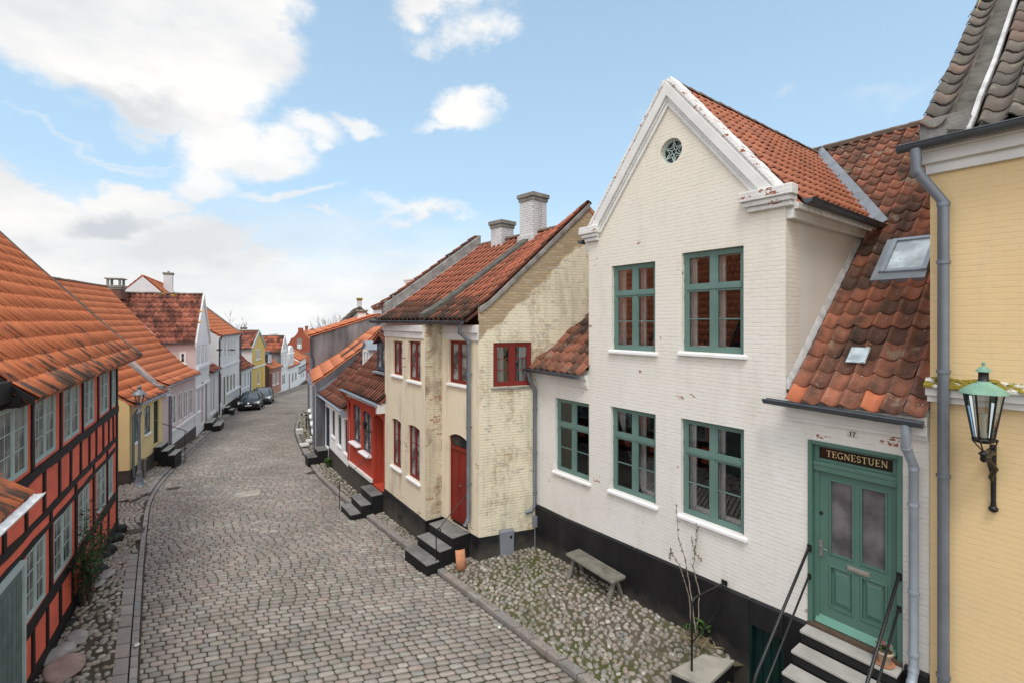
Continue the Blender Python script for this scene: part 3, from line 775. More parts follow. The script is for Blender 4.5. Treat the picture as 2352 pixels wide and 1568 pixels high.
# kerbs: long blocks with a gutter course beside them
def offs(side, t, d):
    a = cat(LS if side < 0 else RS, t); b = cat(RS if side < 0 else LS, t); return a+(a-b).normalized()*d
def kerb(side, d0, d1, zt, length, t0, t1, mb):
    t = t0; pts = []
    while t < t1:
        p = offs(side, t, 0); q = offs(side, min(t+.02, K-.001), 0); stp = length*(.7+.6*jr())*.02/max((q-p).length, 1e-5); t2 = min(t+stp, t1)
        g = .04*(t2-t); c4_ = [offs(side, t+g, d0), offs(side, t2-g, d0), offs(side, t2-g, d1), offs(side, t+g, d1)]
        jz = .012*(jr()-.5)
        qs = [Vector((c.x, c.y, zr(c.y)+zt+jz)) for c in c4_]
        if side < 0: qs.reverse()
        b = [v-Vector((0, 0, .25)) for v in qs]; cc = sum(qs, Vector())/4
        tp = [cc+(v-cc)*.94+Vector((0, 0, .012)) for v in qs]; rr = max(.01, jr())
        mb.add(b+qs+tp, [(0, 1, 5, 4), (1, 2, 6, 5), (2, 3, 7, 6), (3, 0, 4, 7), (4, 5, 9, 8), (5, 6, 10, 9), (6, 7, 11, 10), (7, 4, 8, 11), (8, 9, 10, 11)], 0, rr)
        t = t2
mb = MB(); kerb(1, .02, .20, .085, .34, .0, 9.3, mb); tag(mb.build('kerb_right', 'kerb_stone', uv=False), kind='structure')
mb = MB(); kerb(-1, .14, .36, .06, .5, .0, 1.75, mb); kerb(-1, .005, .12, .012, .28, 0., 3.0, mb); kerb(-1, .14, .32, .09, .6, 3.0, 9.3, mb); kerb(-1, .005, .12, .012, .28, 3.0, 9.3, mb)
tag(mb.build('kerb_left', 'kerb_stone', uv=False), kind='structure')
# pavement strips: (kerb point, wall point, z at wall)
def strip(pairs, name, spacing, dens_far, hole=None, mat='bank_earth', seed=3):
    mb = MB(); P = [(Vector(c), Vector(w_), z) for c, w_, z in pairs]; rnd = random.Random(seed)
    cz = lambda p: zr(p.y)+.075
    def S(i, f, g):
        c = P[i][0].lerp(P[i+1][0], f); w_ = P[i][1].lerp(P[i+1][1], f); zw = P[i][2]*(1-f)+P[i+1][2]*f; zc = cz(c)
        p = c.lerp(w_, g); e = g*g*(3-2*g) if False else g
        return Vector((p.x, p.y, zc+(zw-zc)*e+.012*noise.noise((p.x*1.5, p.y*1.5, 5))))
    for i in range(len(P)-1):
        L_ = max((P[i+1][0]-P[i][0]).length, (P[i+1][1]-P[i][1]).length); Wd = ((P[i][0]-P[i][1]).length+(P[i+1][0]-P[i+1][1]).length)/2
        nl = max(1, int(L_/.5)); nw = max(1, int(Wd/.5))
        for a in range(nl):
            for b in range(nw+1):
                g0 = b/nw; g1 = (b+1)/nw
                q = [S(i, a/nl, g0), S(i, (a+1)/nl, g0), S(i, (a+1)/nl, g1), S(i, a/nl, g1)]
                if hole and hole(sum(q, Vector())/4): continue
                mb.add(q, [(0, 1, 2, 3)], 1)
        yy = (P[i][0].y+P[i+1][0].y)/2; sp = spacing if yy < 16 else spacing*1.25 if yy < 26 else spacing*1.8
        nn = int(L_/sp)+1; nw = max(1, int(Wd/sp))
        for a in range(nn):
            for b in range(nw):
                f = (a+.5+rnd.uniform(-.42, .42)+(.5 if b % 2 else 0)*.0)/nn; g = (b+.5+rnd.uniform(-.4, .4))/nw
                if not (0 <= f <= 1): continue
                p = S(i, f, g)
                if hole and hole(p): continue
                if rnd.random() < dens_far: continue
                r1 = sp*rnd.uniform(.34, .58); r2 = r1*rnd.uniform(.55, .85); an = rnd.uniform(0, 3.14); hh = sp*rnd.uniform(.16, .36); rr = max(.01, rnd.random())
                k = 8; ca, sa_ = math.cos(an), math.sin(an); vs = []; ir = [rnd.uniform(.88, 1.1) for _ in range(k)]
                tx = rnd.uniform(-.15, .15); ty = rnd.uniform(-.15, .15)
                for fr_, zf in ((1., -.25), (.92, .45), (.58, .88)):
                    for q in range(k):
                        th = 6.2832*q/k; ex = abs(math.cos(th))**.8*math.copysign(1, math.cos(th)); ey = abs(math.sin(th))**.8*math.copysign(1, math.sin(th))
                        x = ex*r1*fr_*ir[q]; y = ey*r2*fr_*ir[q]; vs.append((p.x+x*ca-y*sa_, p.y+x*sa_+y*ca, p.z+hh*zf+(x*tx+y*ty)*zf))
                vs.append((p.x, p.y, p.z+hh))
                fs = []
                for l_ in range(2):
                    for q in range(k): fs.append((l_*k+q, l_*k+(q+1) % k, (l_+1)*k+(q+1) % k, (l_+1)*k+q))
                for q in range(k): fs.append((2*k+q, 2*k+(q+1) % k, 3*k))
                mb.add(vs, fs, 0, rr, True)
    return tag(mb.build(name, ['cobble_stone', mat], uv=False), kind='structure')
def rc(t, d=.2): p = offs(1, t, d); return (p.x, p.y)
def lc(t, d=.36): p = offs(-1, t, d); return (p.x, p.y)
A2 = Fr((.616, 12.1), (5.207, 5.97))     # the white house front
def hole2(p):
    q = Vector((p.x, p.y))-A2.L; x = q.dot(A2.u); y = q.dot(A2.n); return 5.2 < x < 6.3 and -1.7 < y < .3
RP = [(rc(0), (6.2, 4.2), .0), (rc(.35), (5.2, 5.9), .0), (rc(.6), (4.4, 7.0), .0), (rc(.8), (3.5, 8.2), .0), (rc(1.0), (2.45, 9.65), .0), (rc(1.2), (1.2, 11.3), -.02), (rc(1.32), (.6, 12.0), -.06), (rc(1.40), (-.1, 11.9), -.22),
      (rc(1.5), (-1.0, 11.9), -.33), (rc(1.62), (-2.3, 12.7), -.30), (rc(2.), (-4.1, 15.3), -.42), (rc(3.), (-6.1, 18.3), -.55), (rc(3.7), (-8.0, 20.9), -.66), (rc(4), (-8.95, 21.9), -.72), (rc(4.4), (-10.0, 24.2), -.83), (rc(5), (-12.0, 28.8), -1.05),
      (rc(6), (-14.2, 34.5), -1.38), (rc(7), (-16.3, 39.8), -1.7), (rc(8), (-19, 49.2), -2.3), (rc(9.3), (-23.5, 68), -3.4)]
strip(RP, 'pavement_right', .118, .02, hole2)
LP = [(lc(0), (-3.6, .8), -.1), (lc(.5), (-5.9, 4.6), -.12), (lc(1), (-7.95, 7.75), -.18), (lc(1.5), (-9.6, 10.6), -.22), (lc(1.78), (-11.1, 13.1), -.28), (lc(1.97, .12), (-11.6, 13.5), -.36)]
strip(LP, 'pavement_left', .135, .05, None, 'joint_earth', 5)
LP2 = [((-12.75, 16.2), (-17.5, 15.9), -.45), (lc(3., .32), (-14.3, 17.9), -.50), (lc(3.5, .32), (-15.3, 20.3), -.62), (lc(4, .32), (-16.1, 22.2), -.72), (lc(4.9, .32), (-18.3, 27.2), -.98), (lc(5.5, .32), (-19.9, 31.0), -1.18), (lc(6.2, .32), (-21.5, 34.5), -1.42),
       (lc(7.2, .32), (-24.1, 42), -1.84), (lc(8, .32), (-26.1, 49), -2.3), (lc(8.6, .32), (-27.3, 56), -2.72), (lc(9.3, .32), (-29.9, 66), -3.3)]
strip(LP2, 'pavement_left_far', .15, .05, None, 'joint_earth', 9)
# side lane paved in fans
mb = MB(); LA = [Vector((-10.6, 13.55, 0)), Vector((-12.9, 17.0, 0))]
def lane(a, b):   # a: 0..1 across, b: metres up the lane
    q0 = offs(-1, 1.70+a*1.25, .13); p0 = Vector((q0.x, q0.y, 0)); d = Vector((-.86, -.51, 0)).lerp(Vector((-.97, -.10, 0)), min(1, a*1.6)); p = p0+d*b; p.z = zr(p0.y)+.012+.004*b; return p
for i in range(14):
    for j in range(8): mb.add([lane(j/8, i*.8)-Vector((0, 0, .003)), lane((j+1)/8, i*.8)-Vector((0, 0, .003)), lane((j+1)/8, (i+1)*.8)-Vector((0, 0, .003)), lane(j/8, (i+1)*.8)-Vector((0, 0, .003))], [(0, 1, 2, 3)], 1)
for i in range(62):
    for j in range(28):
        ph = math.pi*(j/28*3); arc = .26*abs(math.sin(ph)); b = .04+i*.15+arc-.2
        if b < 0: continue
        a0 = (j+.06)/28; a1 = (j+.94)/28; ar2 = .26*abs(math.sin(math.pi*((j+1)/28*3)))
        q = [lane(a0, b), lane(a1, b-arc+ar2), lane(a1, b-arc+ar2+.13), lane(a0, b+.13)]
        stone(mb, q, .02, False, max(.01, jr()))
tag(mb.build('side_lane', ['sett_stone', 'joint_earth'], uv=False), kind='structure')
# ================================================================ right side of the street
def prism(mb, pts, y0, y1, m=0):
    """pts: (x, z) outline, extruded between y0 and y1"""
    n = len(pts); a = [(p[0], y0, p[1]) for p in pts]; b = [(p[0], y1, p[1]) for p in pts]
    mb.add(a+b, [tuple(range(n)), tuple(reversed(range(n, 2*n)))]+[(i, n+i, n+(i+1) % n, (i+1) % n) for i in range(n)], m)
def toE(E, p): return (Matrix.Translation(E.location) @ E.rotation_euler.to_matrix().to_4x4()).inverted() @ Vector(p)
def sub(E, fr, x=0., y=0., z=0.):
    return toE(E, fr.w(x, y, z)), fr.ang-E.rotation_euler.z
def wallpoly(mb, pts, m=0, xf=None):
    mb.poly([xf(*p) if xf else p for p in pts], m)
# ---- white house with the gable -------------------------------------------------
W2 = A2.W; d0, d1, dc = 1.82, 5.96, 3.89; ZE, ZA, KM = 7.46, 10.06, .846
mz = lambda y: 4.5+KM*y
H2 = A2.thing('white_gabled_house', 'white painted brick house with a tall street gable, green windows and black base', 'house')
up1 = A2.win(1405, 1505, 612, 802); up2 = A2.win(1566, 1708, 582, 806)
g1 = A2.win(1275, 1353, 912, 1078); g2 = A2.win(1403, 1506, 932, 1122); g3 = A2.win(1564, 1709, 959, 1178)
dr = (6.274, 7.39, 1.172, 3.862); bd = (5.42, 5.95, -.35, .72)
mb = MB()
wall_grid(mb, 0, W2, 1.0, 4.5, [g1, g2, g3, (dr[0], dr[1], 1.0, dr[3])], 0, .13, 1)
wall_grid(mb, d0, d1, 4.5, ZE, [up1, up2], 0, .13, 0)
# gable triangle with the round opening
cxr, czr = A2.hit(1541, 347); rr_ = .235
tri = [(d0, ZE), (d1, ZE), (dc, ZA)]
angs = sorted([2*math.pi*i/40 for i in range(40)]+[math.atan2(p[1]-czr, p[0]-cxr) % (2*math.pi) for p in tri])
def hit_tri(a):
    dx, dz = math.cos(a), math.sin(a); best = 1e9
    for i in range(3):
        p, q = tri[i], tri[(i+1) % 3]; ex, ez = q[0]-p[0], q[1]-p[1]; det = dx*(-ez)+ex*dz
        if abs(det) < 1e-9: continue
        t = ((p[0]-cxr)*(-ez)+ex*(p[1]-czr))/det; s_ = (dx*(p[1]-czr)-dz*(p[0]-cxr))/det
        if t > 1e-6 and -1e-6 <= s_ <= 1+1e-6: best = min(best, t)
    return (cxr+dx*best, 0, czr+dz*best)
for i in range(len(angs)):
    a, b = angs[i], angs[(i+1) % len(angs)]
    if abs(b-a) < 1e-6: continue
    ca = (cxr+rr_*math.cos(a), 0, czr+rr_*math.sin(a)); cb = (cxr+rr_*math.cos(b), 0, czr+rr_*math.sin(b))
    mb.quad(ca, hit_tri(a), hit_tri(b), cb, 0)
    mb.quad(ca, cb, (cb[0], .16, cb[2]), (ca[0], .16, ca[2]), 0)
# dormer flanks: brick return, then plaster
for x, sgn in ((d0, -1), (d1, 1)):
    mb.quad((x, 0, 4.2), (x, .47, 4.2), (x, .47, ZE), (x, 0, ZE), 2)
    mb.quad((x, .47, 4.2), (x, 3.75, 4.2), (x, 3.75, ZE), (x, .47, ZE), 3)
for x in (0, W2): mb.poly([(x, 0, -1), (x, 13.6, -1), (x, 13.6, 4.5), (x, 6.8, mz(6.8)), (x, 0, 4.5)], 3)
mb.quad((0, 13.6, -1), (W2, 13.6, -1), (W2, 13.6, 4.5), (0, 13.6, 4.5), 3)
mb.build('wall', ['wall_white_brick', 'wall_white_brick', 'wall_white_brick', 'wall_white_plaster'], H2)
# black base, slightly proud, with a worn sloping top
mb = MB()
zp = lambda x: .97+.20*x/6.3
def plin(x0, x1):
    mb.hexa([(x0, -.045, -1), (x1, -.045, -1), (x1, .02, -1), (x0, .02, -1)], [(x0, -.045, zp(x0)-.04), (x1, -.045, zp(x1)-.04), (x1, -.001, zp(x1)), (x0, -.001, zp(x0))])
plin(0, 3.1); plin(3.104, bd[0])
mb.hexa([(bd[0], -.045, bd[3]), (bd[1], -.045, bd[3]), (bd[1], .02, bd[3]), (bd[0], .02, bd[3])], [(bd[0], -.045, zp(bd[0])-.04), (bd[1], -.045, zp(bd[1])-.04), (bd[1], -.001, zp(bd[1])), (bd[0], -.001, zp(bd[0]))])
plin(bd[1], 6.27); plin(7.41, W2)
mb.box(6.27, 7.41, -.02, .02, -1, 1.1)
mb.build('plinth', 'plinth_black', H2, bevel=.012)
# basement door in the plinth
mb = MB(); mb.box(bd[0], bd[1], .12, .15, bd[2], bd[3]); [mb.box(bd[0]+.03+.13*i, bd[0]+.13*i+.145, .10, .12, bd[2]+.02, bd[3]-.03) for i in range(4)]
mb.box(bd[0], bd[0]+.03, -.03, .12, bd[2], bd[3]); mb.box(bd[1]-.03, bd[1], -.03, .12, bd[2], bd[3])
tag(mb.build('basement_door', 'dark_green', H2), 'low dark green basement door below street level')
# main roof
def skipm(p):
    if d0+.02 < p.x < d1-.02 and p.z < 10.06-1.256*abs(p.x-dc)-.02: return True
    return d0 < p.x < d1 and p.y < .4
mb = MB()
new = {(1, 0), (4, 0), (28, 0), (32, 0), (29, 1)}
def spec(i, j, p):
    if p.x > d1:
        if j == 0 and i % 7 in (2, 5): return 1
    return None
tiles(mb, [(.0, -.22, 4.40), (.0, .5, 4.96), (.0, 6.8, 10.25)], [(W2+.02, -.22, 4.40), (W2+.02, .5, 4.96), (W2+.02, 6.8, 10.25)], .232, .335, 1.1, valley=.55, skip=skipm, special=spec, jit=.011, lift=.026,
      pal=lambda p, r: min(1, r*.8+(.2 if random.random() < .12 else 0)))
tiles(mb, [(W2, 13.8, 4.4), (W2, 6.8, 10.25)], [(0, 13.8, 4.4), (0, 6.8, 10.25)], .26, .4, lo=True)
H2R = mb.build('roof', ['tile_main', 'tile_new'], H2, rnd=True)
mb = MB(); ridge(mb, (0, 6.8, 10.27), (W2, 6.8, 10.27), .13); mb.bar((0, 6.74, 10.22), (W2, 6.74, 10.22), .26, .08)
mb.build('ridge_cap', 'ridge_tile', H2, rnd=True)
# dormer roof
mb = MB(); kd = (10.05-7.40)/(d1+.16-dc)
cl_ = [((0, 0, 4.5-.02), (0, KM, -1))]
t1 = MB(); tiles(t1, [(d1+.16, 7.0, 7.40), (dc, 7.0, 10.05)], [(d1+.16, .16, 7.40), (dc, .16, 10.05)], .232, .30, .8, jit=.008); t1 = clip(t1, cl_)
t2 = MB(); tiles(t2, [(d0-.16, .16, 7.40), (dc, .16, 10.05)], [(d0-.16, 7.0, 7.40), (dc, 7.0, 10.05)], .232, .30, .8, jit=.008); t2 = clip(t2, cl_)
mb.add(t1.v, t1.f, 0); mb.r = t1.r[:]; mb.sm = t1.sm[:]
o_ = len(mb.v); mb.v += t2.v; mb.f += [tuple(i+o_ for i in f) for f in t2.f]; mb.m += t2.m; mb.r += t2.r; mb.sm += t2.sm
mb.build('dormer_roof', ['tile_dormer'], H2, rnd=True)
mb = MB(); ridge(mb, (dc, .2, 10.07), (dc, 6.6, 10.07), .12); mb.build('dormer_ridge', 'ridge_tile', H2, rnd=True)
mb = MB()
for sg, xa in ((1, d1+.16), (-1, d0-.16)):
    a = Vector((xa, (7.40-4.5)/KM, 7.50)); b = Vector((dc, (10.05-4.5)/KM, 10.15)); dd = (b-a)
    sd_ = Vector((sg*.16, .0, .0)); s2_ = Vector((-sg*.13, 0, .0))
    a2 = a-dd*.03; 
    mb.quad(a2+sd_+Vector((0, .0, .09)), b+sd_+Vector((0, 0, .09)), b+Vector((0, 0, .005)), a2+Vector((0, 0, .005))); mb.quad(a2+Vector((0, 0, .005)), b+Vector((0, 0, .005)), b+s2_+Vector((0, 0, .14)), a2+s2_+Vector((0, 0, .14)))
mb.build('valley_flashing', 'lead', H2)
# raked verge of the gable: stepped moulding, mortar and worn tops
mb = MB(); mp = MB(); kk = 1.256
def rake(mbb, sgn, a0, a1, y0, y1, zb=ZE, m=0):
    """band between offsets a0..a1 (vertical, measured from the rake) on one side"""
    xe = d1 if sgn > 0 else d0; e = .06*sgn
    zA = ZA+.06*kk
    pts = [(xe+e, ZE+a0), (dc, zA+a0), (dc, zA+a1), (xe+e, ZE+a1)]
    if a0 < 0:   # stop above the kneeler
        cut = ZE+.02
        def xz(a): return xe+e-sgn*((cut-(ZE+a))/kk if cut > ZE+a else 0)
        pts = [(xz(a0), cut), (dc, zA+a0), (dc, zA+a1), (xz(a1), max(cut, ZE+a1))]
    prism(mbb, pts if sgn > 0 else pts[::-1], y0, y1, m)
mq = MB()
for sg in (1, -1):
    rake(mb, sg, -.52, -.41, -.04, .02); rake(mb, sg, -.41, -.335, -.06, .02); rake(mq, sg, -.335, -.075, -.10, .06)
    rake(mp, sg, -.075, .0, -.085, .24); 
mb.build('gable_moulding', 'trim_white', H2, bevel=.008)
for xa, xb in ((5.30, 6.12), (1.66, 2.18)):
    mp.box(xa, xb, -.17, .05, 7.50, 7.66); mp.box(xa+.05, xb-.03, -.13, .05, 7.42, 7.50); mp.box(xa+.1, xb-.05, -.08, .05, 7.34, 7.42)
for i in range(16):   # rough cement lip over the verge tiles
    f = (i+.5)/16; x = d1+.08-(d1-dc)*f; z = ZE+(ZA-ZE)*f+.03
    for sg in (1, -1):
        xx = dc+(x-dc)*sg; w_ = random.uniform(.0, .022)+.03; hw_ = .073; tl_ = -sg*hw_*1.256
        mp.hexa([(xx-hw_, -.105, z-.08-tl_), (xx+hw_, -.105, z-.08+tl_), (xx+hw_, .22, z-.08+tl_), (xx-hw_, .22, z-.08-tl_)], [(xx-hw_, -.085, z+w_-tl_), (xx+hw_, -.085, z+w_+tl_), (xx+hw_, .2, z+w_*.9+tl_), (xx-hw_, .2, z+w_*.9-tl_)])
mq.build('gable_band', 'trim_white', H2, bevel=.01)
mp.build('gable_verge', 'trim_peeling', H2, bevel=.015)
# side cornices of the dormer, gutters
for x0_, x1_ in ((d1, d1+.16), (d0-.16, d0)):
    mb = MB(); mb.box(min(x0_, x1_), max(x0_, x1_), .05, 3.5, 7.30, 7.40); s_ = .05 if x0_ == d1 else 0
    mb.box(min(x0_, x1_)+(0 if s_ else .06), max(x0_, x1_)-(.06 if s_ else 0), .02, 3.45, 7.16, 7.30); mb.build('cornice', 'trim_white', H2, bevel=.008)
# main eaves cornice
for xa, xb in ((0.0, d0-.02), (d1+.04, W2-.01)):
    mb = MB(); mb.box(xa, xb, -.10, .02, 4.30, 4.40); mb.box(xa, xb, -.06, .02, 4.16, 4.30); mb.box(xa, xb, -.03, .02, 4.10, 4.16); mb.build('cornice', 'trim_white', H2, bevel=.008)
for g0_, g1_, gr_ in (((d1+.30, .02, 7.42), (d1+.30, 3.62, 7.40), .075), ((d0-.30, .02, 7.42), (d0-.30, 3.62, 7.40), .075), ((d1-.18, -.30, 4.42), (W2+.0, -.30, 4.37), .07), ((-.05, -.30, 4.42), (d0-.06, -.30, 4.39), .07)):
    mb = MB(); gutter(mb, g0_, g1_, gr_); mb.build('gutter', 'zinc_dark', H2)
# stepped cement fillets where the roof meets the dormer flank
mb = MB()
for i in range(17):
    y = .02+i*.2; z = mz(y)+.04
    mb.hexa([(d1, y, z), (d1+.05, y, z), (d1+.06, y+.19, z+.16), (d1, y+.19, z+.16)], [(d1, y, z+.13), (d1+.012, y, z+.10), (d1+.012, y+.19, z+.28), (d1, y+.19, z+.30)])
mb.build('flank_fillet', 'mortar_white', H2, bevel=.006)
# skylight
pa = A2.roof(2036, 640, 0, 4.5, KM); pb = A2.roof(2060, 565, 0, 4.5, KM); nr = Vector((0, -KM, 1)).normalized(); vv = Vector((0, 1, KM)).normalized()
xl = (pa.x+pb.x)/2-.05; ly = pb.y-pa.y; bl = Vector((xl, pa.y, mz(pa.y)))+nr*.04; Ls = ly/vv.y; Ws = min(.62, W2-xl-.02)
def rq(a, b, c, d_, t0, t1, mbb):
    P = lambda x, v, t: bl+Vector((x, 0, 0))+vv*v+nr*t
    mbb.hexa([P(a, c, t0), P(b, c, t0), P(b, d_, t0), P(a, d_, t0)], [P(a, c, t1), P(b, c, t1), P(b, d_, t1), P(a, d_, t1)])
mb = MB(); rq(0, .07, 0, Ls, 0, .12, mb); rq(Ws-.07, Ws, 0, Ls, 0, .12, mb); rq(.07, Ws-.07, 0, .07, 0, .11, mb); rq(.07, Ws-.07, Ls-.07, Ls, 0, .12, mb)
sk = mb.build('skylight', 'zinc_light', H2, bevel=.006)
mb = MB(); rq(.06, Ws-.06, .06, Ls-.06, .07, .085, mb); mb.build('skylight_pane', 'glass_sky', sk)
mb = MB(); rq(-.10, 0, -.003, Ls+.05, .0, .075, mb); rq(-.1, Ws, -.18, -.003, .0, .075, mb); mb.build('skylight_flashing', 'lead', sk)
gt = A2.roof(1977, 828, 0, 4.5, KM); bl = Vector((gt.x-.12, gt.y-.14, mz(gt.y-.14)))+nr*.125
mb = MB(); rq(0, .24, 0, .32, 0, .02, mb); rq(.19, .235, 0, .32, .02, .035, mb); mb.build('glass_roof_tile', 'glass_sky', H2, bevel=.006)
# windows
for op, tr in ((up1, .66), (up2, .64), (g1, .64), (g2, .66), (g3, .66)):
    cz = None
    window(H2, op, 'green_paint', .075, 2, 1, 2, tr, 'glass_clear', 'inner_white', True, hinge=True, mt=.02, fw=.06, mull=.08)
# flat arches in soldier bricks, faint
# round star window
mb = MB(); n = 36
for r0, r1, y0, y1 in ((rr_-.035, rr_, .09, .13),):
    A_ = []
    for i in range(n):
        a = 2*math.pi*i/n; b = 2*math.pi*(i+1)/n
        f = lambda r, t, y: (cxr+r*math.cos(t), y, czr+r*math.sin(t))
        mb.hexa([f(r0, a, y0), f(r1, a, y0), f(r1, b, y0), f(r0, b, y0)], [f(r0, a, y1), f(r1, a, y1), f(r1, b, y1), f(r0, b, y1)])
for i in range(6):
    a = math.pi/2+math.pi*i/3
    pr = lambda r, t: Vector((cxr+r*math.cos(t), .105, czr+r*math.sin(t)))
    mb.bar(pr(.045, a), pr(rr_-.03, a), .018, .018, up=(0, 1, 0))
    for sg in (1, -1): mb.tube([pr(.21, a), pr(.115, a+sg*math.pi/9), pr(.09, a+sg*math.pi/6)], .009, 6)
mb.tube([(cxr+.045*math.cos(t*.6283), .105, czr+.045*math.sin(t*.6283)) for t in range(11)], .009, 6)
rw = mb.build('round_window', 'pale_green_paint', H2)
mb = MB(); prism(mb, [(cxr+rr_*math.cos(2*math.pi*i/n), czr+rr_*math.sin(2*math.pi*i/n)) for i in range(n)], .125, .135); mb.build('pane', 'glass_dark', rw)
# front door -----------------------------------------------------------------
a, b, z0, z1 = dr; mb = MB()
mb.box(a, a+.055, -.02, .14, z0, z1); mb.box(b-.055, b, -.02, .14, z0, z1); mb.box(a+.055, b-.055, -.02, .14, z1-.055, z1); mb.box(a+.055, b-.055, .03, .12, 3.42, 3.56); mb.box(a+.05, b-.05, .02, .04, 3.50, 3.55)
mb.box(a+.055, a+.12, .06, .13, z0+.03, z1-.055); mb.box(b-.12, b-.055, .06, .13, z0+.03, z1-.055); mb.box(a+.12, b-.12, .06, .13, 3.56, 3.60); mb.box(a+.12, b-.12, .06, .13, 3.765, z1-.055)
DF = mb.build('door_frame', 'door_green', H2, bevel=.007)
mb = MB(); mb.box(a+.11, b-.11, .10, .115, 3.59, 3.775); tr_ = mb.build('transom_sign', 'sign_black', DF)
# serif letters made of strokes (unit height 1)
def arc(cx_, cz_, rx, rz, a0, a1, n=9): return [(cx_+rx*math.cos(R(a0+(a1-a0)*i/n)), cz_+rz*math.sin(R(a0+(a1-a0)*i/n))) for i in range(n+1)]
GL = {
 'T': (.72, [([(.36, 0), (.36, 1)], .14), ([(.03, .96), (.69, .96)], .07), ([(.05, .78), (.05, .96)], .06), ([(.67, .78), (.67, .96)], .06), ([(.22, .03), (.50, .03)], .05)]),
 'E': (.68, [([(.18, 0), (.18, 1)], .14), ([(.04, .965), (.60, .965)], .06), ([(.04, .035), (.62, .035)], .06), ([(.18, .51), (.46, .51)], .06), ([(.60, .80), (.60, .98)], .05), ([(.62, .02), (.62, .22)], .05), ([(.46, .40), (.46, .62)], .05)]),
 'G': (.80, [(arc(.42, .5, .36, .47, 48, 320, 16), .10), ([(.67, .08), (.67, .42)], .13), ([(.53, .42), (.78, .42)], .05), ([(.67, .74), (.67, .98)], .05)]),
 'N': (.84, [([(.14, 0), (.14, 1)], .065), ([(.14, .98), (.68, .04)], .14), ([(.69, 0), (.69, 1)], .065), ([(.02, .97), (.20, .97)], .05), ([(.57, .97), (.82, .97)], .05), ([(.03, .03), (.26, .03)], .05)]),
 'S': (.58, [(arc(.29, .74, .20, .22, 30, 250, 10)+arc(.29, .27, .21, .24, 80, -150, 10), .10), ([(.47, .76), (.47, .96)], .045), ([(.09, .05), (.09, .26)], .045)]),
 'U': (.80, [([(.17, 1), (.17, .34)]+arc(.41, .34, .24, .31, 180, 360, 9)+[(.65, .34), (.65, 1)], .09), ([(.03, .97), (.31, .97)], .05), ([(.52, .97), (.78, .97)], .05), ([(.17, .4), (.17, 1)], .13)]),
 '1': (.5, [([(.27, 0), (.27, 1)], .20), ([(.08, .80), (.22, .96)], .09), ([(.08, .035), (.46, .035)], .07)]),
 '7': (.62, [([(.06, .93), (.56, .93)], .14), ([(.54, .93), (.30, .45), (.26, 0)], .18), ([(.07, .72), (.07, .96)], .07)]),
}
def lettering(par, text, x, y, z, h, mat, depth=.004, sp=.07, name='lettering'):
    mb = MB(); cx_ = x; k_ = 0
    for ch in text:
        wd, st = GL[ch]
        for pts, t in st:
            for i in range(len(pts)-1):
                k_ += 1
                p, q = Vector(pts[i]), Vector(pts[i+1]); d = (q-p).normalized(); e = d*t*(.18 if len(pts) > 2 else 0); nn = Vector((-d.y, d.x))*t/2; p = p-e; q = q+e
                yy = y-.00007*(k_ % 9)
                pp = [p-nn, q-nn, q+nn, p+nn]; prism(mb, [(cx_+v.x*h, z+v.y*h) for v in pp], yy-depth, yy)
        cx_ += (wd+sp)*h
    o = mb.build(name, mat, par); return cx_-x
hl = .092; wl = sum(GL[c][0]+.07 for c in 'TEGNESTUEN')*hl
lettering(tr_, 'TEGNESTUEN', (a+b)/2-wl/2+.015, .099, 3.637, hl, 'gold_letter')
# leaf
mb = MB(); la, lb = a+.075, b-.075; yl = .085
gls = [(6.545, 6.805, 2.26, 3.30), (6.905+.02, 7.185, 2.26, 3.30)]; pan = [(6.545, 6.805, 1.50, 2.06), (6.925, 7.185, 1.50, 2.06)]
wall_grid(mb, la, lb, z0+.03, 3.42, gls+pan, yl, .035)
for (p0, p1, q0, q1) in gls+pan:
    for A_, B_, C_, D_ in ((p0-.022, p0, q0-.022, q1+.022), (p1, p1+.022, q0-.022, q1+.022), (p0, p1, q0-.022, q0), (p0, p1, q1, q1+.022)): mb.box(A_, B_, yl-.014, yl+.01, C_, D_)
for (p0, p1, q0, q1) in pan:
    mb.box(p0, p1, yl+.03, yl+.04, q0, q1); mb.hexa([(p0+.02, yl+.03, q0+.02), (p0+.02, yl+.03, q1-.02), (p1-.02, yl+.03, q1-.02), (p1-.02, yl+.03, q0+.02)][::-1], [(p0+.06, yl+.008, q0+.08), (p0+.06, yl+.008, q1-.08), (p1-.06, yl+.008, q1-.08), (p1-.06, yl+.008, q0+.08)][::-1])
mb.box(la, lb, yl+.036, yl+.06, z0+.03, 2.2)
DL = mb.build('front_door', 'door_green', H2, bevel=.003)
mb = MB(); mb.hexa([(la, yl-.065, z0+.04), (lb, yl-.065, z0+.04), (lb, yl, z0+.04), (la, yl, z0+.04)], [(la, yl-.035, z0+.09), (lb, yl-.035, z0+.09), (lb, yl-.001, z0+.15), (la, yl-.001, z0+.15)]); mb.build('weather_board', 'door_green_light', DL, bevel=.01)
for (p0, p1, q0, q1) in gls:
    mb = MB(); mb.box(p0-.002, p1+.002, yl+.028, yl+.034, q0-.002, q1+.002); mb.build('door_pane', 'glass_frost', DL)
mb = MB(); mb.box(6.745, 7.015, yl-.022, yl-.001, 2.10, 2.17); mb.box(6.765, 6.995, yl-.03, yl-.022, 2.117, 2.153); mb.build('letter_slot', 'steel', DL, bevel=.004)
mb = MB(); mb.box(6.395, 6.435, yl-.012, yl, 2.17, 2.40); mb.tube([(6.415, yl-.01, 2.31), (6.415, yl-.055, 2.31), (6.515, yl-.06, 2.30)], .010, 8); mb.build('door_handle', 'steel', DL)
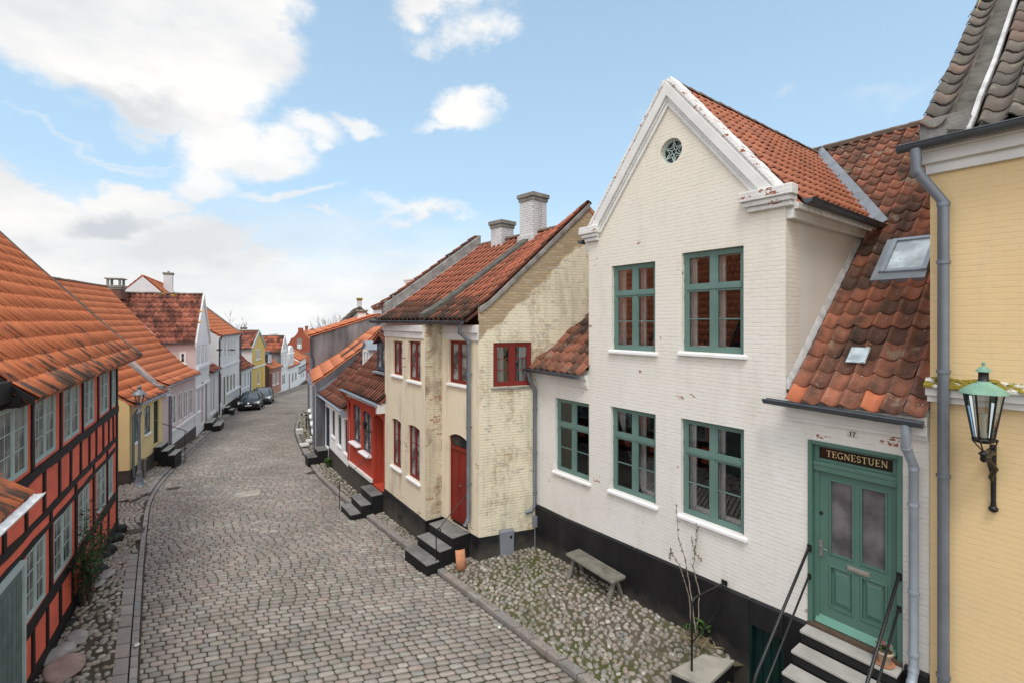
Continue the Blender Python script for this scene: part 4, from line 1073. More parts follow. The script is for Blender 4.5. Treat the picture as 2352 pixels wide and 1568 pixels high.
mb = MB(); mb.lathe((0, 0, 0), [(.024, 0), (.024, .012), (.014, .02)], 14); o_ = mb.build('door_lock', 'black_iron', DL, loc=(6.42, yl, 2.80)); o_.rotation_euler = (R(90), 0, 0)
mb = MB(); mb.box(a-.0, b+.0, -.05, .12, z0-.07, z0+.03); mb.box(a-.0, b+.0, -.07, -.05, z0-.07, z0-.03); mb.build('door_sill', 'wood_brown', DF, bevel=.01)
# number plate
px_, pz_ = A2.hit(1947, 986); px2, pz2 = A2.hit(1968, 1003)
mb = MB(); mb.box(px_, px_+.115, -.012, .0, pz_-.10, pz_+.005); np_ = mb.build('number_plate', 'enamel_plate', H2, bevel=.004)
lettering(np_, '17', px_+.022, -.0125, pz_-.08, .065, 'black_letter', .002)
# down pipes
xp = A2.hit(2097, 1200, -.09)[0]
mb = MB(); pipe(mb, [(xp-.02, -.30, 4.34), (xp-.02, -.30, 4.05), (xp+.01, -.10, 3.78), (xp+.01, -.10, 1.25), (xp+.005, -.15, 1.10), (xp, -.23, 1.00)], .052, brk={3.3: (xp+.01, -.10), 2.2: (xp+.01, -.10), 1.42: (xp+.01, -.10)})
tag(mb.build('downpipe', 'zinc_light', H2), 'pale grey downpipe beside the green front door')
mb = MB(); pipe(mb, [(.04, -.30, 4.34), (.03, -.24, 4.14), (.03, -.08, 3.9), (.03, -.08, .98), (.0, -.16, .86), (-.06, -.3, .82)], .045, brk={3.4: (.03, -.08), 2.3: (.03, -.08), 1.3: (.03, -.08)})
mb.build('downpipe', 'zinc', H2)
mb = MB(); mb.box(-.02, .10, -.12, -.046, .45, .72); mb.tube([(.04, -.08, .45), (.04, -.08, -.1)], .012, 8); mb.build('meter_box', 'box_grey', H2, bevel=.01)
# ---- front steps -----------------------------------------------------------
ST_ = A2.thing('front_steps', 'grey stone steps with black risers up to the green front door', 'steps')
mb = MB(); mt = MB(); nst = 6; x0_, x1_ = 6.27, 7.40
for i in range(nst):
    y1 = -.28*i-.001 if i else -.047; y0 = -.28*(i+1); zt = 1.15-.18*i
    mb.box(x0_+.01, x1_-.01, y0+.02, -.048, zt-.18, zt-.045)
    mt.box(x0_, x1_, y0, y1, zt-.04, zt)
mb.build('riser_block', 'step_side', ST_, bevel=.006)
for i in range(1): pass
mt.build('tread', 'step_top', ST_, bevel=.008)
# handrails
def rail(px0, py0, px1, py1, low=None, name='handrail', z_end=.0, y0=-.03, lab=None):
    pass
def hr(x, z0_, yend, zend, zfoot, name, label, low):
    E = A2.thing('handrail', label, 'handrail', 'handrails of the front steps'); mb = MB()
    mb.tube([(x, -.02, z0_), (x, -.06, z0_), (x, yend, zend), (x, yend-.05, zend-.09), (x, yend-.05, zfoot)], .019, 10); mb.build('top_rail', 'black_iron', E)
    mb = MB(); mb.tube([(x, -.02, z0_-low), (x, -.06, z0_-low), (x, yend-.04, zend-low-.05)], .015, 8); mb.build('lower_rail', 'black_iron', E)
    mb = MB(); mb.box(x-.03, x+.03, -.028, -.021, z0_-.05, z0_+.05); mb.box(x-.025, x+.025, -.028, -.021, z0_-low-.04, z0_-low+.04); mb.build('wall_plate', 'black_iron', E)
hr(6.30, 2.27, -1.62, 1.10, -.02, 'handrail', 'left black iron handrail running down from the green door frame', .42)
hr(7.36, 2.30, -1.62, 1.13, -.02, 'handrail', 'right black iron handrail beside the flower pot and pale downpipe', .42)
# stairwell by the basement door
E = A2.thing('basement_stairwell', 'sunken black stairwell in front of the low basement door', 'stairwell'); mb = MB()
mb.box(5.2, 6.26, -1.7, -.05, -.42, -.36); mb.box(5.14, 5.2, -1.75, -.05, -.6, .02); mb.box(5.2, 6.26, -1.78, -1.7, -.6, .03)
mb.build('well', 'plinth_black', E)
# low slab with the bent rail
sl = [A2.floor(1540, 1537, .2), A2.floor(1619, 1578, .2), A2.floor(1690, 1514, .2), A2.floor(1614, 1503, .2)]
E = A2.thing('entrance_slab', 'weathered concrete slab with a black painted edge beside the stairwell', 'slab'); mb = MB()
xa = min(p.x for p in sl); 
sl = [Vector((p.x, p.y, 0)) for p in (A2.floor(1540, 1537, .2), A2.floor(1622, 1574, .2), A2.floor(1688, 1514, .2), A2.floor(1614, 1500, .2))]; cs = sum(sl, Vector())/4; kz = Vector((0, 0, 1)); s2 = [cs+(p-cs)*.97 for p in sl]
mb.hexa([p-kz*.3 for p in s2], [p+kz*.13 for p in s2]); mb.build('slab_base', 'step_side', E); mb = MB(); mb.hexa([p+kz*.1305 for p in sl], [p+kz*.2 for p in sl]); mb.build('slab_top', 'slab_concrete', E, bevel=.015)
E = A2.thing('bent_rail', 'black iron rail on a single post bent back to the black base', 'handrail'); mb = MB()
pb_ = A2.floor(1589, 1539, .2); zt_ = A2.hit(1592, 1375, pb_.y)[1]; wx, wz = A2.hit(1664, 1337, -.05)
mb.tube([(pb_.x, pb_.y, .195), (pb_.x, pb_.y, zt_-.08), (pb_.x+.02, pb_.y+.04, zt_), (wx, -.07, wz), (wx, -.04, wz)], .017, 8)
mb.tube([(pb_.x, pb_.y, .62), (wx-.05, -.05, .78)], .011, 6); mb.box(wx-.05, wx+.05, -.06, -.045, wz-.04, wz+.04)
mb.build('rail', 'black_iron', E)
# ---- yellow house on the right -----------------------------------------------
u_, n_ = A2.u, A2.n
L1_ = Vector((5.207, 5.97))-n_*.05+u_*.015
B1 = Fr(L1_, L1_+u_*8.2)
H1 = B1.thing('yellow_brick_house', 'ochre yellow painted brick house with a grey tiled roof at the right edge', 'house')
mb = MB(); W1 = B1.W
wall_grid(mb, 0, W1, -.6, 7.5, [], 0); 
mb.poly([(0, 0, -.6), (0, 9, -.6), (0, 9, 7.5), (0, 4.5, 12.6), (0, 0, 7.5)]); mb.poly([(W1, 0, -.6), (W1, 9, -.6), (W1, 9, 7.5), (W1, 4.5, 12.6), (W1, 0, 7.5)]); mb.quad((0, 9, -.6), (W1, 9, -.6), (W1, 9, 7.5), (0, 9, 7.5))
mb.build('wall', 'wall_yellow', H1)
mb = MB(); mb.box(-.01, W1, -.035, .01, -.8, .82); mb.build('plinth', 'plinth_black', H1, bevel=.01)
zb = B1.hit(2133, 920)[1]; zt = B1.hit(2133, 868)[1]
mb = MB(); mb.box(-.02, W1, -.05, .0, zb, zb+.08); mb.box(-.03, W1, -.09, .0, zb+.08, zb+.18); mb.hexa([(-.04, -.14, zb+.18), (W1, -.14, zb+.18), (W1, 0, zb+.18), (-.04, 0, zb+.18)], [(-.04, -.14, zb+.215), (W1, -.14, zb+.215), (W1, 0, zt+.02), (-.04, 0, zt+.02)], 1)
mb.build('string_course', ['trim_white', 'trim_mossy'], H1, bevel=.006)
mb = MB(); rn = random.Random(4)
for i in range(120):
    x = rn.random()*W1; t = rn.random()**.7; y = -.135+.13*t; z = zb+.215+(zt-zb-.195)*t; r_ = rn.uniform(.012, .04)
    mb.lathe((x, y, z), [(r_*1.6, -.01), (r_*1.3, r_*.35), (r_*.5, r_*.6)], 6)
mo = mb.build('moss_cover', 'moss_yellow', H1); tag(mo, kind='stuff')
mb = MB(); mb.box(-.03, W1, -.06, .0, 7.40, 7.52); mb.box(-.05, W1, -.13, .0, 7.52, 7.66); mb.box(-.07, W1, -.19, .0, 7.66, 7.74); mb.build('cornice', 'trim_white', H1, bevel=.008)
vp = [B1.side(x, y, 0) for x, y in ((2133, 252), (2166, 224), (2191, 168), (2215, 122), (2236, 70), (2261, 0))]
yl_, zl_ = vp[-1]; yk, zk = vp[2]; kr = (zl_-zk)/(yl_-yk)
prof = [(-.24, 7.76), (.05, 7.98), (.35, 8.26), (yk+.1, zk-.02), (yl_, zl_-.1), (4.5, zl_-.1+kr*(4.5-yl_))]
mb = MB(); tiles(mb, [(.46, y, z) for y, z in prof], [(W1, y, z) for y, z in prof], .245, .36, 1.2, jit=.012, lift=.03)
tiles(mb, [(-.06, y, z+.10) for y, z in prof], [(.20, y, z+.10) for y, z in prof], .25, .33, 1.5, jit=.012, lift=.04)
tiles(mb, [(W1, 9.2, 7.5), (W1, 4.5, prof[-1][1])], [(0, 9.2, 7.5), (0, 4.5, prof[-1][1])], .3, .4, lo=True)
mb.build('roof', 'tile_grey', H1, rnd=True)
def strip_on(mb, x0, x1, prof, h0, h1, m=0):
    for i in range(len(prof)-1):
        (y0, z0_), (y1, z1_) = prof[i], prof[i+1]
        mb.hexa([(x0, y0, z0_+h0-.1), (x1, y0, z0_+h0-.1), (x1, y1, z1_+h0-.1), (x0, y1, z1_+h0-.1)], [(x0, y0, z0_+h0), (x1, y0, z0_+h1), (x1, y1, z1_+h1), (x0, y1, z1_+h0)], m)
mb = MB(); strip_on(mb, .19, .36, prof, .10, .05, 0); strip_on(mb, .36, .41, prof, .075, .06, 1); mb.box(-.05, .38, -.24, .05, 7.74, 8.02, 2)
mb.build('verge_fillet', ['mortar_dark', 'mortar_white', 'mortar_grey'], H1, bevel=.01)
mb = MB(); gutter(mb, (-.25, -.30, 7.74), (W1, -.30, 7.72), .075); mb.build('gutter', 'zinc_dark', H1)
xq = B1.hit(2168, 900, -.1)[0]
mb = MB(); pipe(mb, [(-.07, -.30, 7.68), (-.07, -.30, 7.42), (xq, -.12, 7.02), (xq, -.12, .2)], .058, brk={6.3: (xq, -.12), 5.0: (xq, -.12), 3.75: (xq, -.12), 1.35: (xq, -.12)})
mb.build('downpipe', 'zinc', H1)
# wall lantern
wx, wz = B1.hit(2283, 1155); lx = B1.hit(2259, 1000, -.42)[0]; ly = -.42
zz = lambda py: B1.hit(2259, py, ly)[1]
LN = B1.thing('wall_lantern', 'black wall lantern with green copper hood on the yellow house', 'lantern')
mb = MB()
n = 6; zt_ = zz(900); zb_ = zz(1008)
bot, top = .085, .165
for i in range(n):
    a = 2*math.pi*i/n+.3; c_, s__ = math.cos(a), math.sin(a)
    mb.bar((lx+bot*c_, ly+bot*s__, zb_), (lx+top*c_, ly+top*s__, zt_), .014, .014)
def ringp(r, z, k=n, ro=.3): return [(lx+r*math.cos(2*math.pi*i/k+ro), ly+r*math.sin(2*math.pi*i/k+ro), z) for i in range(k+1)]
mb.tube(ringp(bot, zb_), .013, 6); mb.tube(ringp(top, zt_), .012, 6); mb.lathe((lx, ly, zb_-.03), [(.05, -.01), (bot+.012, .01), (bot+.012, .03)], 12)
for i in range(3):
    a = 2*math.pi*i/3+.5
    mb.tube([(lx+bot*1.25*math.cos(a), ly+bot*1.25*math.sin(a), zb_-.005), (lx+bot*1.3*math.cos(a), ly+bot*1.3*math.sin(a), zb_-.04), (lx+.02*math.cos(a), ly+.02*math.sin(a), zb_-.12)], .007, 6)
    mb.lathe((lx+bot*1.32*math.cos(a), ly+bot*1.32*math.sin(a), zb_-.02), [(.012, 0), (.014, .02), (.004, .035)], 8)
mb.build('frame', 'black_iron', LN)
mb = MB()
for i in range(n):
    a = 2*math.pi*i/n+.3; b = a+2*math.pi/n; k0 = .96
    mb.quad((lx+bot*k0*math.cos(a), ly+bot*k0*math.sin(a), zb_+.01), (lx+bot*k0*math.cos(b), ly+bot*k0*math.sin(b), zb_+.01), (lx+top*k0*math.cos(b), ly+top*k0*math.sin(b), zt_), (lx+top*k0*math.cos(a), ly+top*k0*math.sin(a), zt_))
mb.build('glass', 'glass_lamp', LN, uv=False)
mb = MB(); mb.lathe((lx, ly, zt_), [(.205, -.012), (.20, .005), (.16, .045), (.10, .085), (.062, .105), (.055, .125)], 24); mb.build('hood', 'copper_green', LN)
mb = MB(); mb.lathe((lx, ly, zt_+.125), [(.058, 0), (.045, .012), (.043, .09), (.05, .10)], 16); mb.build('collar', 'black_iron', LN)
mb = MB(); mb.lathe((lx, ly, zt_+.225), [(.068, 0), (.06, .015), (.035, .05), (.012, .062), (.012, .075), (.018, .085), (.014, .10), (.002, .112)], 18); mb.build('cap', 'copper_green', LN)
mb = MB(); mb.lathe((lx, ly, zb_+.02), [(.03, 0), (.03, .05), (.022, .06), (.02, .19), (.032, .24), (.03, .26), (.01, .27)], 12); mb.build('bulb', 'inner_white', LN)
mb = MB(); za = zb_-.13
mb.lathe((lx, ly, za-.10), [(.012, -.02), (.03, 0), (.026, .05), (.045, .07), (.03, .09), (.012, .11)], 12)
mb.tube([(lx, ly, za-.06), (lx+.02, ly+.14, za-.075), ((lx+wx)/2+.01, -.16, za-.05), (wx, -.045, za-.08)], [.022, .026, .03, .03], 8)
mb.tube([(wx, -.05, za+.02), (wx, -.04, za-.2), (wx, -.035, wz+.03), (wx, -.035, wz-.05)], [.03, .028, .022, .03], 8)
mb.tube([(wx, -.04, za-.42), (wx-.01, -.12, za-.34), (lx+.06, -.2, za-.22), (lx+.02, ly+.12, za-.12), (lx, ly+.05, za-.10)], [.012, .022, .03, .024, .012], 8)
mb.tube([(wx, -.06, za-.3), (wx, -.15, za-.27), (wx-.01, -.2, za-.18), (wx-.01, -.15, za-.12), (wx, -.1, za-.14)], [.01, .016, .018, .014, .008], 8)
mb.lathe((wx, -.035, wz-.06), [(.02, -.03), (.042, -.01), (.042, .02), (.02, .04)], 12); mb.build('bracket', 'black_iron', LN)
# ---- old cream house with red windows --------------------------------------
A_ = Vector((-.80, 11.58)); D_ = Vector((-3.99, 15.03)); C_ = Vector((-2.26, 12.58)); Bk = Vector((-1.88, 12.87)); gd = Vector((.938, .347))
S3 = Fr(A_, A_+gd*6.0); FR_ = Fr(Bk, A_); FL_ = Fr(D_, C_); FP_ = Fr(C_, Bk); F3 = Fr(D_, A_)
H3 = F3.thing('old_cream_house', 'weathered cream brick house with red windows, red door and patched gable end', 'house')
def subb(mb, name, mats, fr, **kw):
    l, r_ = sub(H3, fr); return mb.build(name, mats, H3, loc=l, rotz=r_, **kw)
sw = S3.win(1133, 1221, 787, 888)
mb = MB(); wall_grid(mb, 0, 6.0, -1.2, 5.6, [sw], 0, .09)
mb.poly([(-.02, 0, 5.6), (6.0, 0, 5.6), (6.0, 0, 5.9), (3.0, 0, 8.66), (1.4, 0, 7.15), (.25, 0, 6.08), (-.02, 0, 5.92)])
mb.quad((6, 0, -1.2), (6, 4.4, -1.2), (6, 4.4, 5.9), (6, 0, 5.9))
subb(mb, 'gable_wall', 'wall_old_gable', S3)
mb = MB(); mb.box(-.02, 6.0, -.03, .01, -1.5, .37); subb(mb, 'plinth', 'plinth_black', S3)
uR = FR_.win(1031, 1072, 781, 877); dR = FR_.win(1031, 1075, 990, 1188)
dR = (dR[0], dR[1], .40, dR[3])
mb = MB(); wall_grid(mb, 0, FR_.W, -1., 5.5, [uR, (dR[0], dR[1], .3, dR[3])], 0, .12); arch_fill(mb, dR[0], dR[1], dR[3], .12); subb(mb, 'wall', 'wall_old_cream', FR_)
mb = MB(); mb.box(0, FR_.W+.02, -.03, .0, -1.5, .37); subb(mb, 'plinth', 'plinth_black', FR_)
ops = [FL_.win(*q) for q in ((902, 924, 782, 858), (938, 966, 782, 870), (900, 921, 957, 1065), (937, 964, 971, 1091))]
mb = MB(); wall_grid(mb, 0, FL_.W, -1., 5.5, ops, 0, .10)
for o_ in ops[2:]: arch_fill(mb, o_[0], o_[1], o_[3], .06)
subb(mb, 'wall', 'wall_old_cream', FL_)
mb = MB(); mb.box(0, FL_.W+.02, -.03, .0, -1.5, .36); subb(mb, 'plinth', 'plinth_black', FL_)
mb = MB(); mb.box(0, FP_.W, -.002, .05, -.3, 5.52); subb(mb, 'pier', 'wall_old_pier', FP_)
mb = MB(); mb.box(-.02, FP_.W, -.03, -.002, -1.5, .36); subb(mb, 'plinth', 'plinth_black', FP_)
for fr, xe in ((FR_, FR_.W), (FL_, FL_.W-.12)):
    xa_ = .14 if fr is FR_ else .02; mb = MB(); mb.box(xa_, xe, -.04, .0, 5.12, 5.30); mb.box(xa_, xe+.0, -.09, .0, 5.30, 5.48); subb(mb, 'cornice', 'trim_white', fr, bevel=.01)
def win3(fr, op, mat, **kw):
    l, r_ = sub(H3, fr, op[0], 0, op[2]); return window(H3, op, mat, org=l, rot=r_, **kw)
win3(S3, sw, 'red_paint', y=.03, cas=2, cols=1, rows=3, glass='glass_clear', lining='room_dark', sill=True, sillm='concrete_weathered', curtain=[(.08, .30, .05, .95), (.72, .92, .05, .95)], fw=.07, mull=.09, sillout=.035, hinge=True)
win3(FR_, uR, 'red_paint', y=.06, cas=2, cols=1, rows=3, glass='glass_curtain', sill=True)
for o_ in ops: win3(FL_, o_, 'red_paint', y=.06, cas=2, cols=1, rows=3, glass='glass_curtain', sill=True, fw=.045, mull=.055)
def doorpart(E, fr, op, mat, panes=0, name='front_door', y=.07, leafs=2, glassmat='glass_white', toplight=True, handle='steel'):
    x0, x1, z0, z1 = op; l, r_ = sub(E, fr, 0, 0, 0); mb = MB(); w_ = x1-x0
    mb.box(x0, x0+.05, y-.02, y+.06, z0, z1); mb.box(x1-.05, x1, y-.02, y+.06, z0, z1); mb.box(x0+.05, x1-.05, y-.02, y+.06, z1-.05, z1)
    zt = z1-.05
    if toplight: zt = z1-.38; mb.box(x0+.05, x1-.05, y-.03, y+.06, zt-.05, zt+.04)
    mb.box(x0+.05, x1-.05, y+.02, y+.06, z0, z1-.05)
    lw = (w_-.1)/leafs
    for i in range(leafs):
        a = x0+.05+i*lw; mb.box(a+.005, a+lw-.005, y, y+.02, z0+.02, zt-.06)
        hh = zt-.06-z0-.02
        if not panes:
            for q0, q1 in ((.06, .34), (.39, .52), (.57, .95)):
                mb.box(a+.07, a+lw-.07, y-.014, y, z0+.02+hh*q0, z0+.02+hh*q1)
    o = mb.build(name, mat, E, loc=l, rotz=r_, bevel=.005)
    if panes:
        mb = MB()
        for i in range(leafs):
            a = x0+.05+i*lw
            for k in range(panes):
                q0 = z0+.15+(zt-.2-z0-.15)*k/panes; q1 = z0+.15+(zt-.2-z0-.15)*(k+.86)/panes; mb.box(a+.09, a+lw-.09, y-.006, y, q0, q1)
        mb.build('door_pane', glassmat, o)
    if toplight:
        mb = MB(); mb.box(x0+.08, x1-.08, y-.005, y+.018, zt+.06, z1-.08); mb.build('toplight', 'glass_dark', o)
    mb = MB(); mb.tube([(x0+w_*.53, y, z0+1.0), (x0+w_*.53, y-.05, z0+1.0), (x0+w_*.53+.09, y-.05, z0+1.0)], .011, 6); mb.build('door_handle', handle, o)
    return o
doorpart(H3, FR_, dR, 'door_red')
# roof: rails follow the skewed gables
def P3(base, s, z): p = base+gd*s; return toE(H3, (p.x, p.y, z))
pr3 = [(-.34, 5.60), (.25, 6.06), (1.4, 7.14), (3.0, 8.66)]
nA = A_+Vector((.0, .0)); mb = MB(); rn = random.Random(2)
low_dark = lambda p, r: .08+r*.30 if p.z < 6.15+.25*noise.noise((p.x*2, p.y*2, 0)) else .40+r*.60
ML = A_.lerp(D_, .40)
pf3 = [(s, 5.6+(z-5.6)*.80) for s, z in pr3]; pm3 = [(s, 5.6+(z-5.6)*.80) for s, z in pr3]; pn3 = [(s, 5.6+(z-5.6)*.84) for s, z in pr3]; NN_ = A_.lerp(D_, .21); N2 = [P3(NN_, s, z) for s, z in pn3]
NA = [P3(A_, s, z) for s, z in pr3]; MM = [P3(ML, s, z) for s, z in pm3]; FA = [P3(D_+(A_-D_)*.03, s, z) for s, z in pf3]
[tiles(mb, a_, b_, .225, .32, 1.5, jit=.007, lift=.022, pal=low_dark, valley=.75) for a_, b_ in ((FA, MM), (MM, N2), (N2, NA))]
bk = [(6.2, 5.7), (3.0, 8.66)]
tiles(mb, [P3(NN_, s, 5.6+(z-5.6)*.82) for s, z in bk], [P3(D_, s, 5.6+(z-5.6)*.78) for s, z in bk], .3, .4, lo=True); tiles(mb, [P3(A_, s, z-.06) for s, z in bk], [P3(NN_, s, 5.6+(z-5.6)*.82) for s, z in bk], .3, .4, lo=True)
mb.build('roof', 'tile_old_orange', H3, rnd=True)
mb = MB(); ridge(mb, P3(D_, 3.0, pf3[-1][1]+.04), P3(NN_, 3.0, pn3[-1][1]+.04), .12); ridge(mb, P3(NN_, 3.0, pn3[-1][1]+.04), P3(A_, 3.0, 8.70), .12); mb.build('ridge_cap', 'ridge_tile', H3, rnd=True)
def ribbon(mb, P, base, prof, w0, w1, h, m=0, d=(D_-A_).normalized()):
    for i in range(len(prof)-1):
        q = []
        for s, z in (prof[i], prof[i+1]): q.append([P(base+d*w0, s, z), P(base+d*w1, s, z)])
        dn = Vector((0, 0, -.12)); u2 = Vector((0, 0, h))
        mb.hexa([q[0][0]+dn, q[0][1]+dn, q[1][1]+dn, q[1][0]+dn], [q[0][0]+u2, q[0][1]+u2, q[1][1]+u2, q[1][0]+u2], m)
mb = MB(); ribbon(mb, P3, A_, [(.0, 5.9), (.25, 6.06), (1.4, 7.14), (3.02, 8.68)], -.05, .0, .03); mb.build('verge_fillet', 'mortar_grey', H3, bevel=.02)
mb = MB(); ribbon(mb, P3, ML, pm3, -.10, .20, .20); mb.build('party_wall_top', 'mortar_dark', H3, bevel=.02)
mb = MB(); ribbon(mb, P3, D_, [(-.1, 5.72)]+pf3[1:], -.22, .03, .40, 0); mb.build('party_wall_top', 'mortar_grey', H3, bevel=.02)
mb = MB(); ribbon(mb, P3, D_, pf3, -.36, -.22, .11, 0); mb.build('lead_flashing', 'lead', H3)
tg = MB(); tiles(tg, [P3(D_+(D_-A_).normalized()*.06, s, z+.38) for s, z in pf3], [P3(D_-(D_-A_).normalized()*.12, s, z+.38) for s, z in pf3], .2, .33, .8); tg.build('verge_tiles', 'tile_brown', H3, rnd=True)
mb = MB(); gutter(mb, P3(D_, -.42, 5.60), P3(A_, -.42, 5.58), .07); mb.build('gutter', 'zinc_dark', H3)
xk = FR_.hit(1076, 1000, -.1)[0]
l, r_ = sub(H3, FR_); mb = MB(); pipe(mb, [(xk-.03, -.34, 5.52), (xk-.03, -.34, 5.32), (xk, -.10, 5.1), (xk, -.10, .75), (xk-.02, -.2, .6)], .05, brk={4.3: (xk, -.10), 3.0: (xk, -.10), 1.6: (xk, -.10)})
mb.build('downpipe', 'zinc', H3, loc=l, rotz=r_)
l, r_ = sub(H3, FL_); mb = MB()
for zz_ in (4.55, 4.3): mb.tube([(ops[1][0]-.22, -.0, zz_), (ops[1][0]-.22, -.10, zz_), (ops[1][0]-.02, -.12, zz_+.02)], .008, 6)
mb.box(1.15, 1.45, -.035, -.028, -.18, .0); mb.build('flag_bracket', 'black_iron', H3, loc=l, rotz=r_)
# chimneys on the ridge
def chim3(px0, px1, py0, t, mat):
    c = A_.lerp(D_, t)+gd*3.0; Y = c.y; zt = H+(CY-py0)/FP*Y; wd = (px1-px0)/FP*Y; return toE(H3, (c.x, c.y, 0)), zt, wd
rid = lambda px: None
def ridge_t(px):   # parameter along the ridge seen at this pixel column
    k = (px-CX)/FP; a = A_+gd*3.0; d = D_-A_; return (k*a.y-a.x)/(d.x-k*d.y)
for px0, px1, py0, fl in ((1199, 1250, 449, True), (1132, 1175, 510, False)):
    t = ridge_t((px0+px1)/2); c, zt, wd = chim3(px0, px1, py0, t, None)
    chimney(H3, (c.x, c.y), wd*.86, wd*.86, 7.6, zt, 'chimney_white_brick', 'concrete_weathered', flare=fl)
# steps of the old house
E = thing('front_steps', 'three dark worn steps with black sides below the red door', 'steps', (FR_.L.x, FR_.L.y, 0), FR_.ang)
xs0 = dR[0]-.10; mb = MB(); mt = MB()
for i, (ya, yb, zt) in enumerate(((-.54, -.035, .40), (-.89, -.54, .18), (-1.24, -.89, -.03))):
    x0 = xs0; x1 = dR[1]+.12-.0*i
    mb.box(x0+.01, x1-.01, ya+.01, -.035 if i == 0 else yb, -.6, zt-.035); mt.box(x0, x1, ya, yb-.002, zt-.03, zt)
mb.build('riser_block', 'step_side', E, bevel=.01); mt.build('tread', 'step_dark_top', E, bevel=.012)
E = thing('handrail', 'thin curled iron handrail beside the steps of the red door', 'handrail', (FR_.L.x, FR_.L.y, 0), FR_.ang); mb = MB()
x = dR[1]+.06
mb.tube([(x, -.95, -.1), (x, -.95, .62), (x, -.93, .70), (x, -.88, .72), (x, -.83, .66), (x-.0, -.85, .60)], .014, 8); mb.tube([(x, -.91, .68), (x, -.05, 1.35)], .011, 8); mb.build('rail', 'black_iron', E)
# ---- red fronted cottage ----------------------------------------------------
B4 = Fr((-6.12, 18.05), (-3.99, 15.03)); W4 = B4.W
H4 = B4.thing('red_fronted_cottage', 'small cottage with a bright red front, arched windows and dark red roof', 'house')
w41 = B4.win(811, 828, 925, 1010); w42 = B4.win(833, 852, 940, 1032); rec = B4.win(857, 886, 948, 1102); rec = (rec[0], min(rec[1], W4-.12), .2, rec[3])
mb = MB(); wall_grid(mb, 0, W4, -1.2, 3.0, [w41, w42, rec], 0, .12)
for o_ in (w41, w42): arch_fill(mb, o_[0], o_[1], o_[3], .09)
arch_fill(mb, rec[0], rec[1], rec[3], .14)
mb.quad((rec[0], .1, .2), (rec[0], .5, .2), (rec[0], .5, rec[3]), (rec[0], .1, rec[3])); mb.quad((rec[1], .1, .2), (rec[1], .5, .2), (rec[1], .5, rec[3]), (rec[1], .1, rec[3])); mb.quad((rec[0], .1, rec[3]), (rec[1], .1, rec[3]), (rec[1], .5, rec[3]), (rec[0], .5, rec[3])); mb.box(rec[0], rec[1], .12, .5, .1, .2)
mb.build('wall', 'wall_red', H4)
mb = MB(); mb.poly([(-.0, 0.01, -1.2), (0, 6.6, -1.2), (0, 6.6, 3), (0, 3.3, 6.3), (0, 0.01, 3.0)]); mb.quad((0, 6.6, -1.2), (W4, 6.6, -1.2), (W4, 6.6, 3), (0, 6.6, 3)); mb.build('gable_wall', 'wall_white', H4)
mb = MB(); mb.box(-.02, rec[0]-.02, -.05, .0, -1.5, .24); mb.box(rec[1]+.01, W4, -.04, .0, -1.5, .24); mb.build('plinth', 'plinth_black', H4)
mb = MB(); mb.box(-.03, rec[0]-.0, -.08, .0, .24, .36); mb.box(-.05, W4, -.08, .0, 2.80, 2.92); mb.box(-.1, W4, -.16, .0, 2.92, 3.04); mb.box(W4-.10, W4+.06, -.26, -.0, 2.72, 3.0); mb.build('cornice', 'trim_white', H4, bevel=.01)
for o_ in (w41, w42): window(H4, o_, 'slate_blue', .05, 2, 1, 3, None, 'glass_curtain', None, True, fw=.035, mull=.04, sillout=.16)
doorpart(H4, B4, (rec[0], rec[1], .2, rec[3]-.02), 'blue_paint', 4, leafs=1, toplight=False, y=.42)
mb = MB(); p4 = [(-.22, 3.06), (.2, 3.42), (3.3, 6.5)]
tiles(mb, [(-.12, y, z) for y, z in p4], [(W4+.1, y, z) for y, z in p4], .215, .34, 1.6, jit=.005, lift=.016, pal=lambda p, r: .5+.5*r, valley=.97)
tiles(mb, [(W4, 6.8, 3.0), (W4, 3.3, 6.5)], [(0, 6.8, 3.0), (0, 3.3, 6.5)], .3, .4, lo=True); mb.build('roof', 'tile_black_red', H4, rnd=True)
mb = MB(); gutter(mb, (-.2, -.3, 3.06), (W4+.05, -.3, 3.02), .065); mb.build('gutter', 'zinc_light', H4)
mb = MB(); pipe(mb, [(-.02, -.3, 2.98), (-.04, -.1, 2.7), (.03, -.06, 2.6), (.03, -.06, .4)], .035); mb.build('downpipe', 'wall_red', H4)
k4 = (6.5-3.42)/3.1
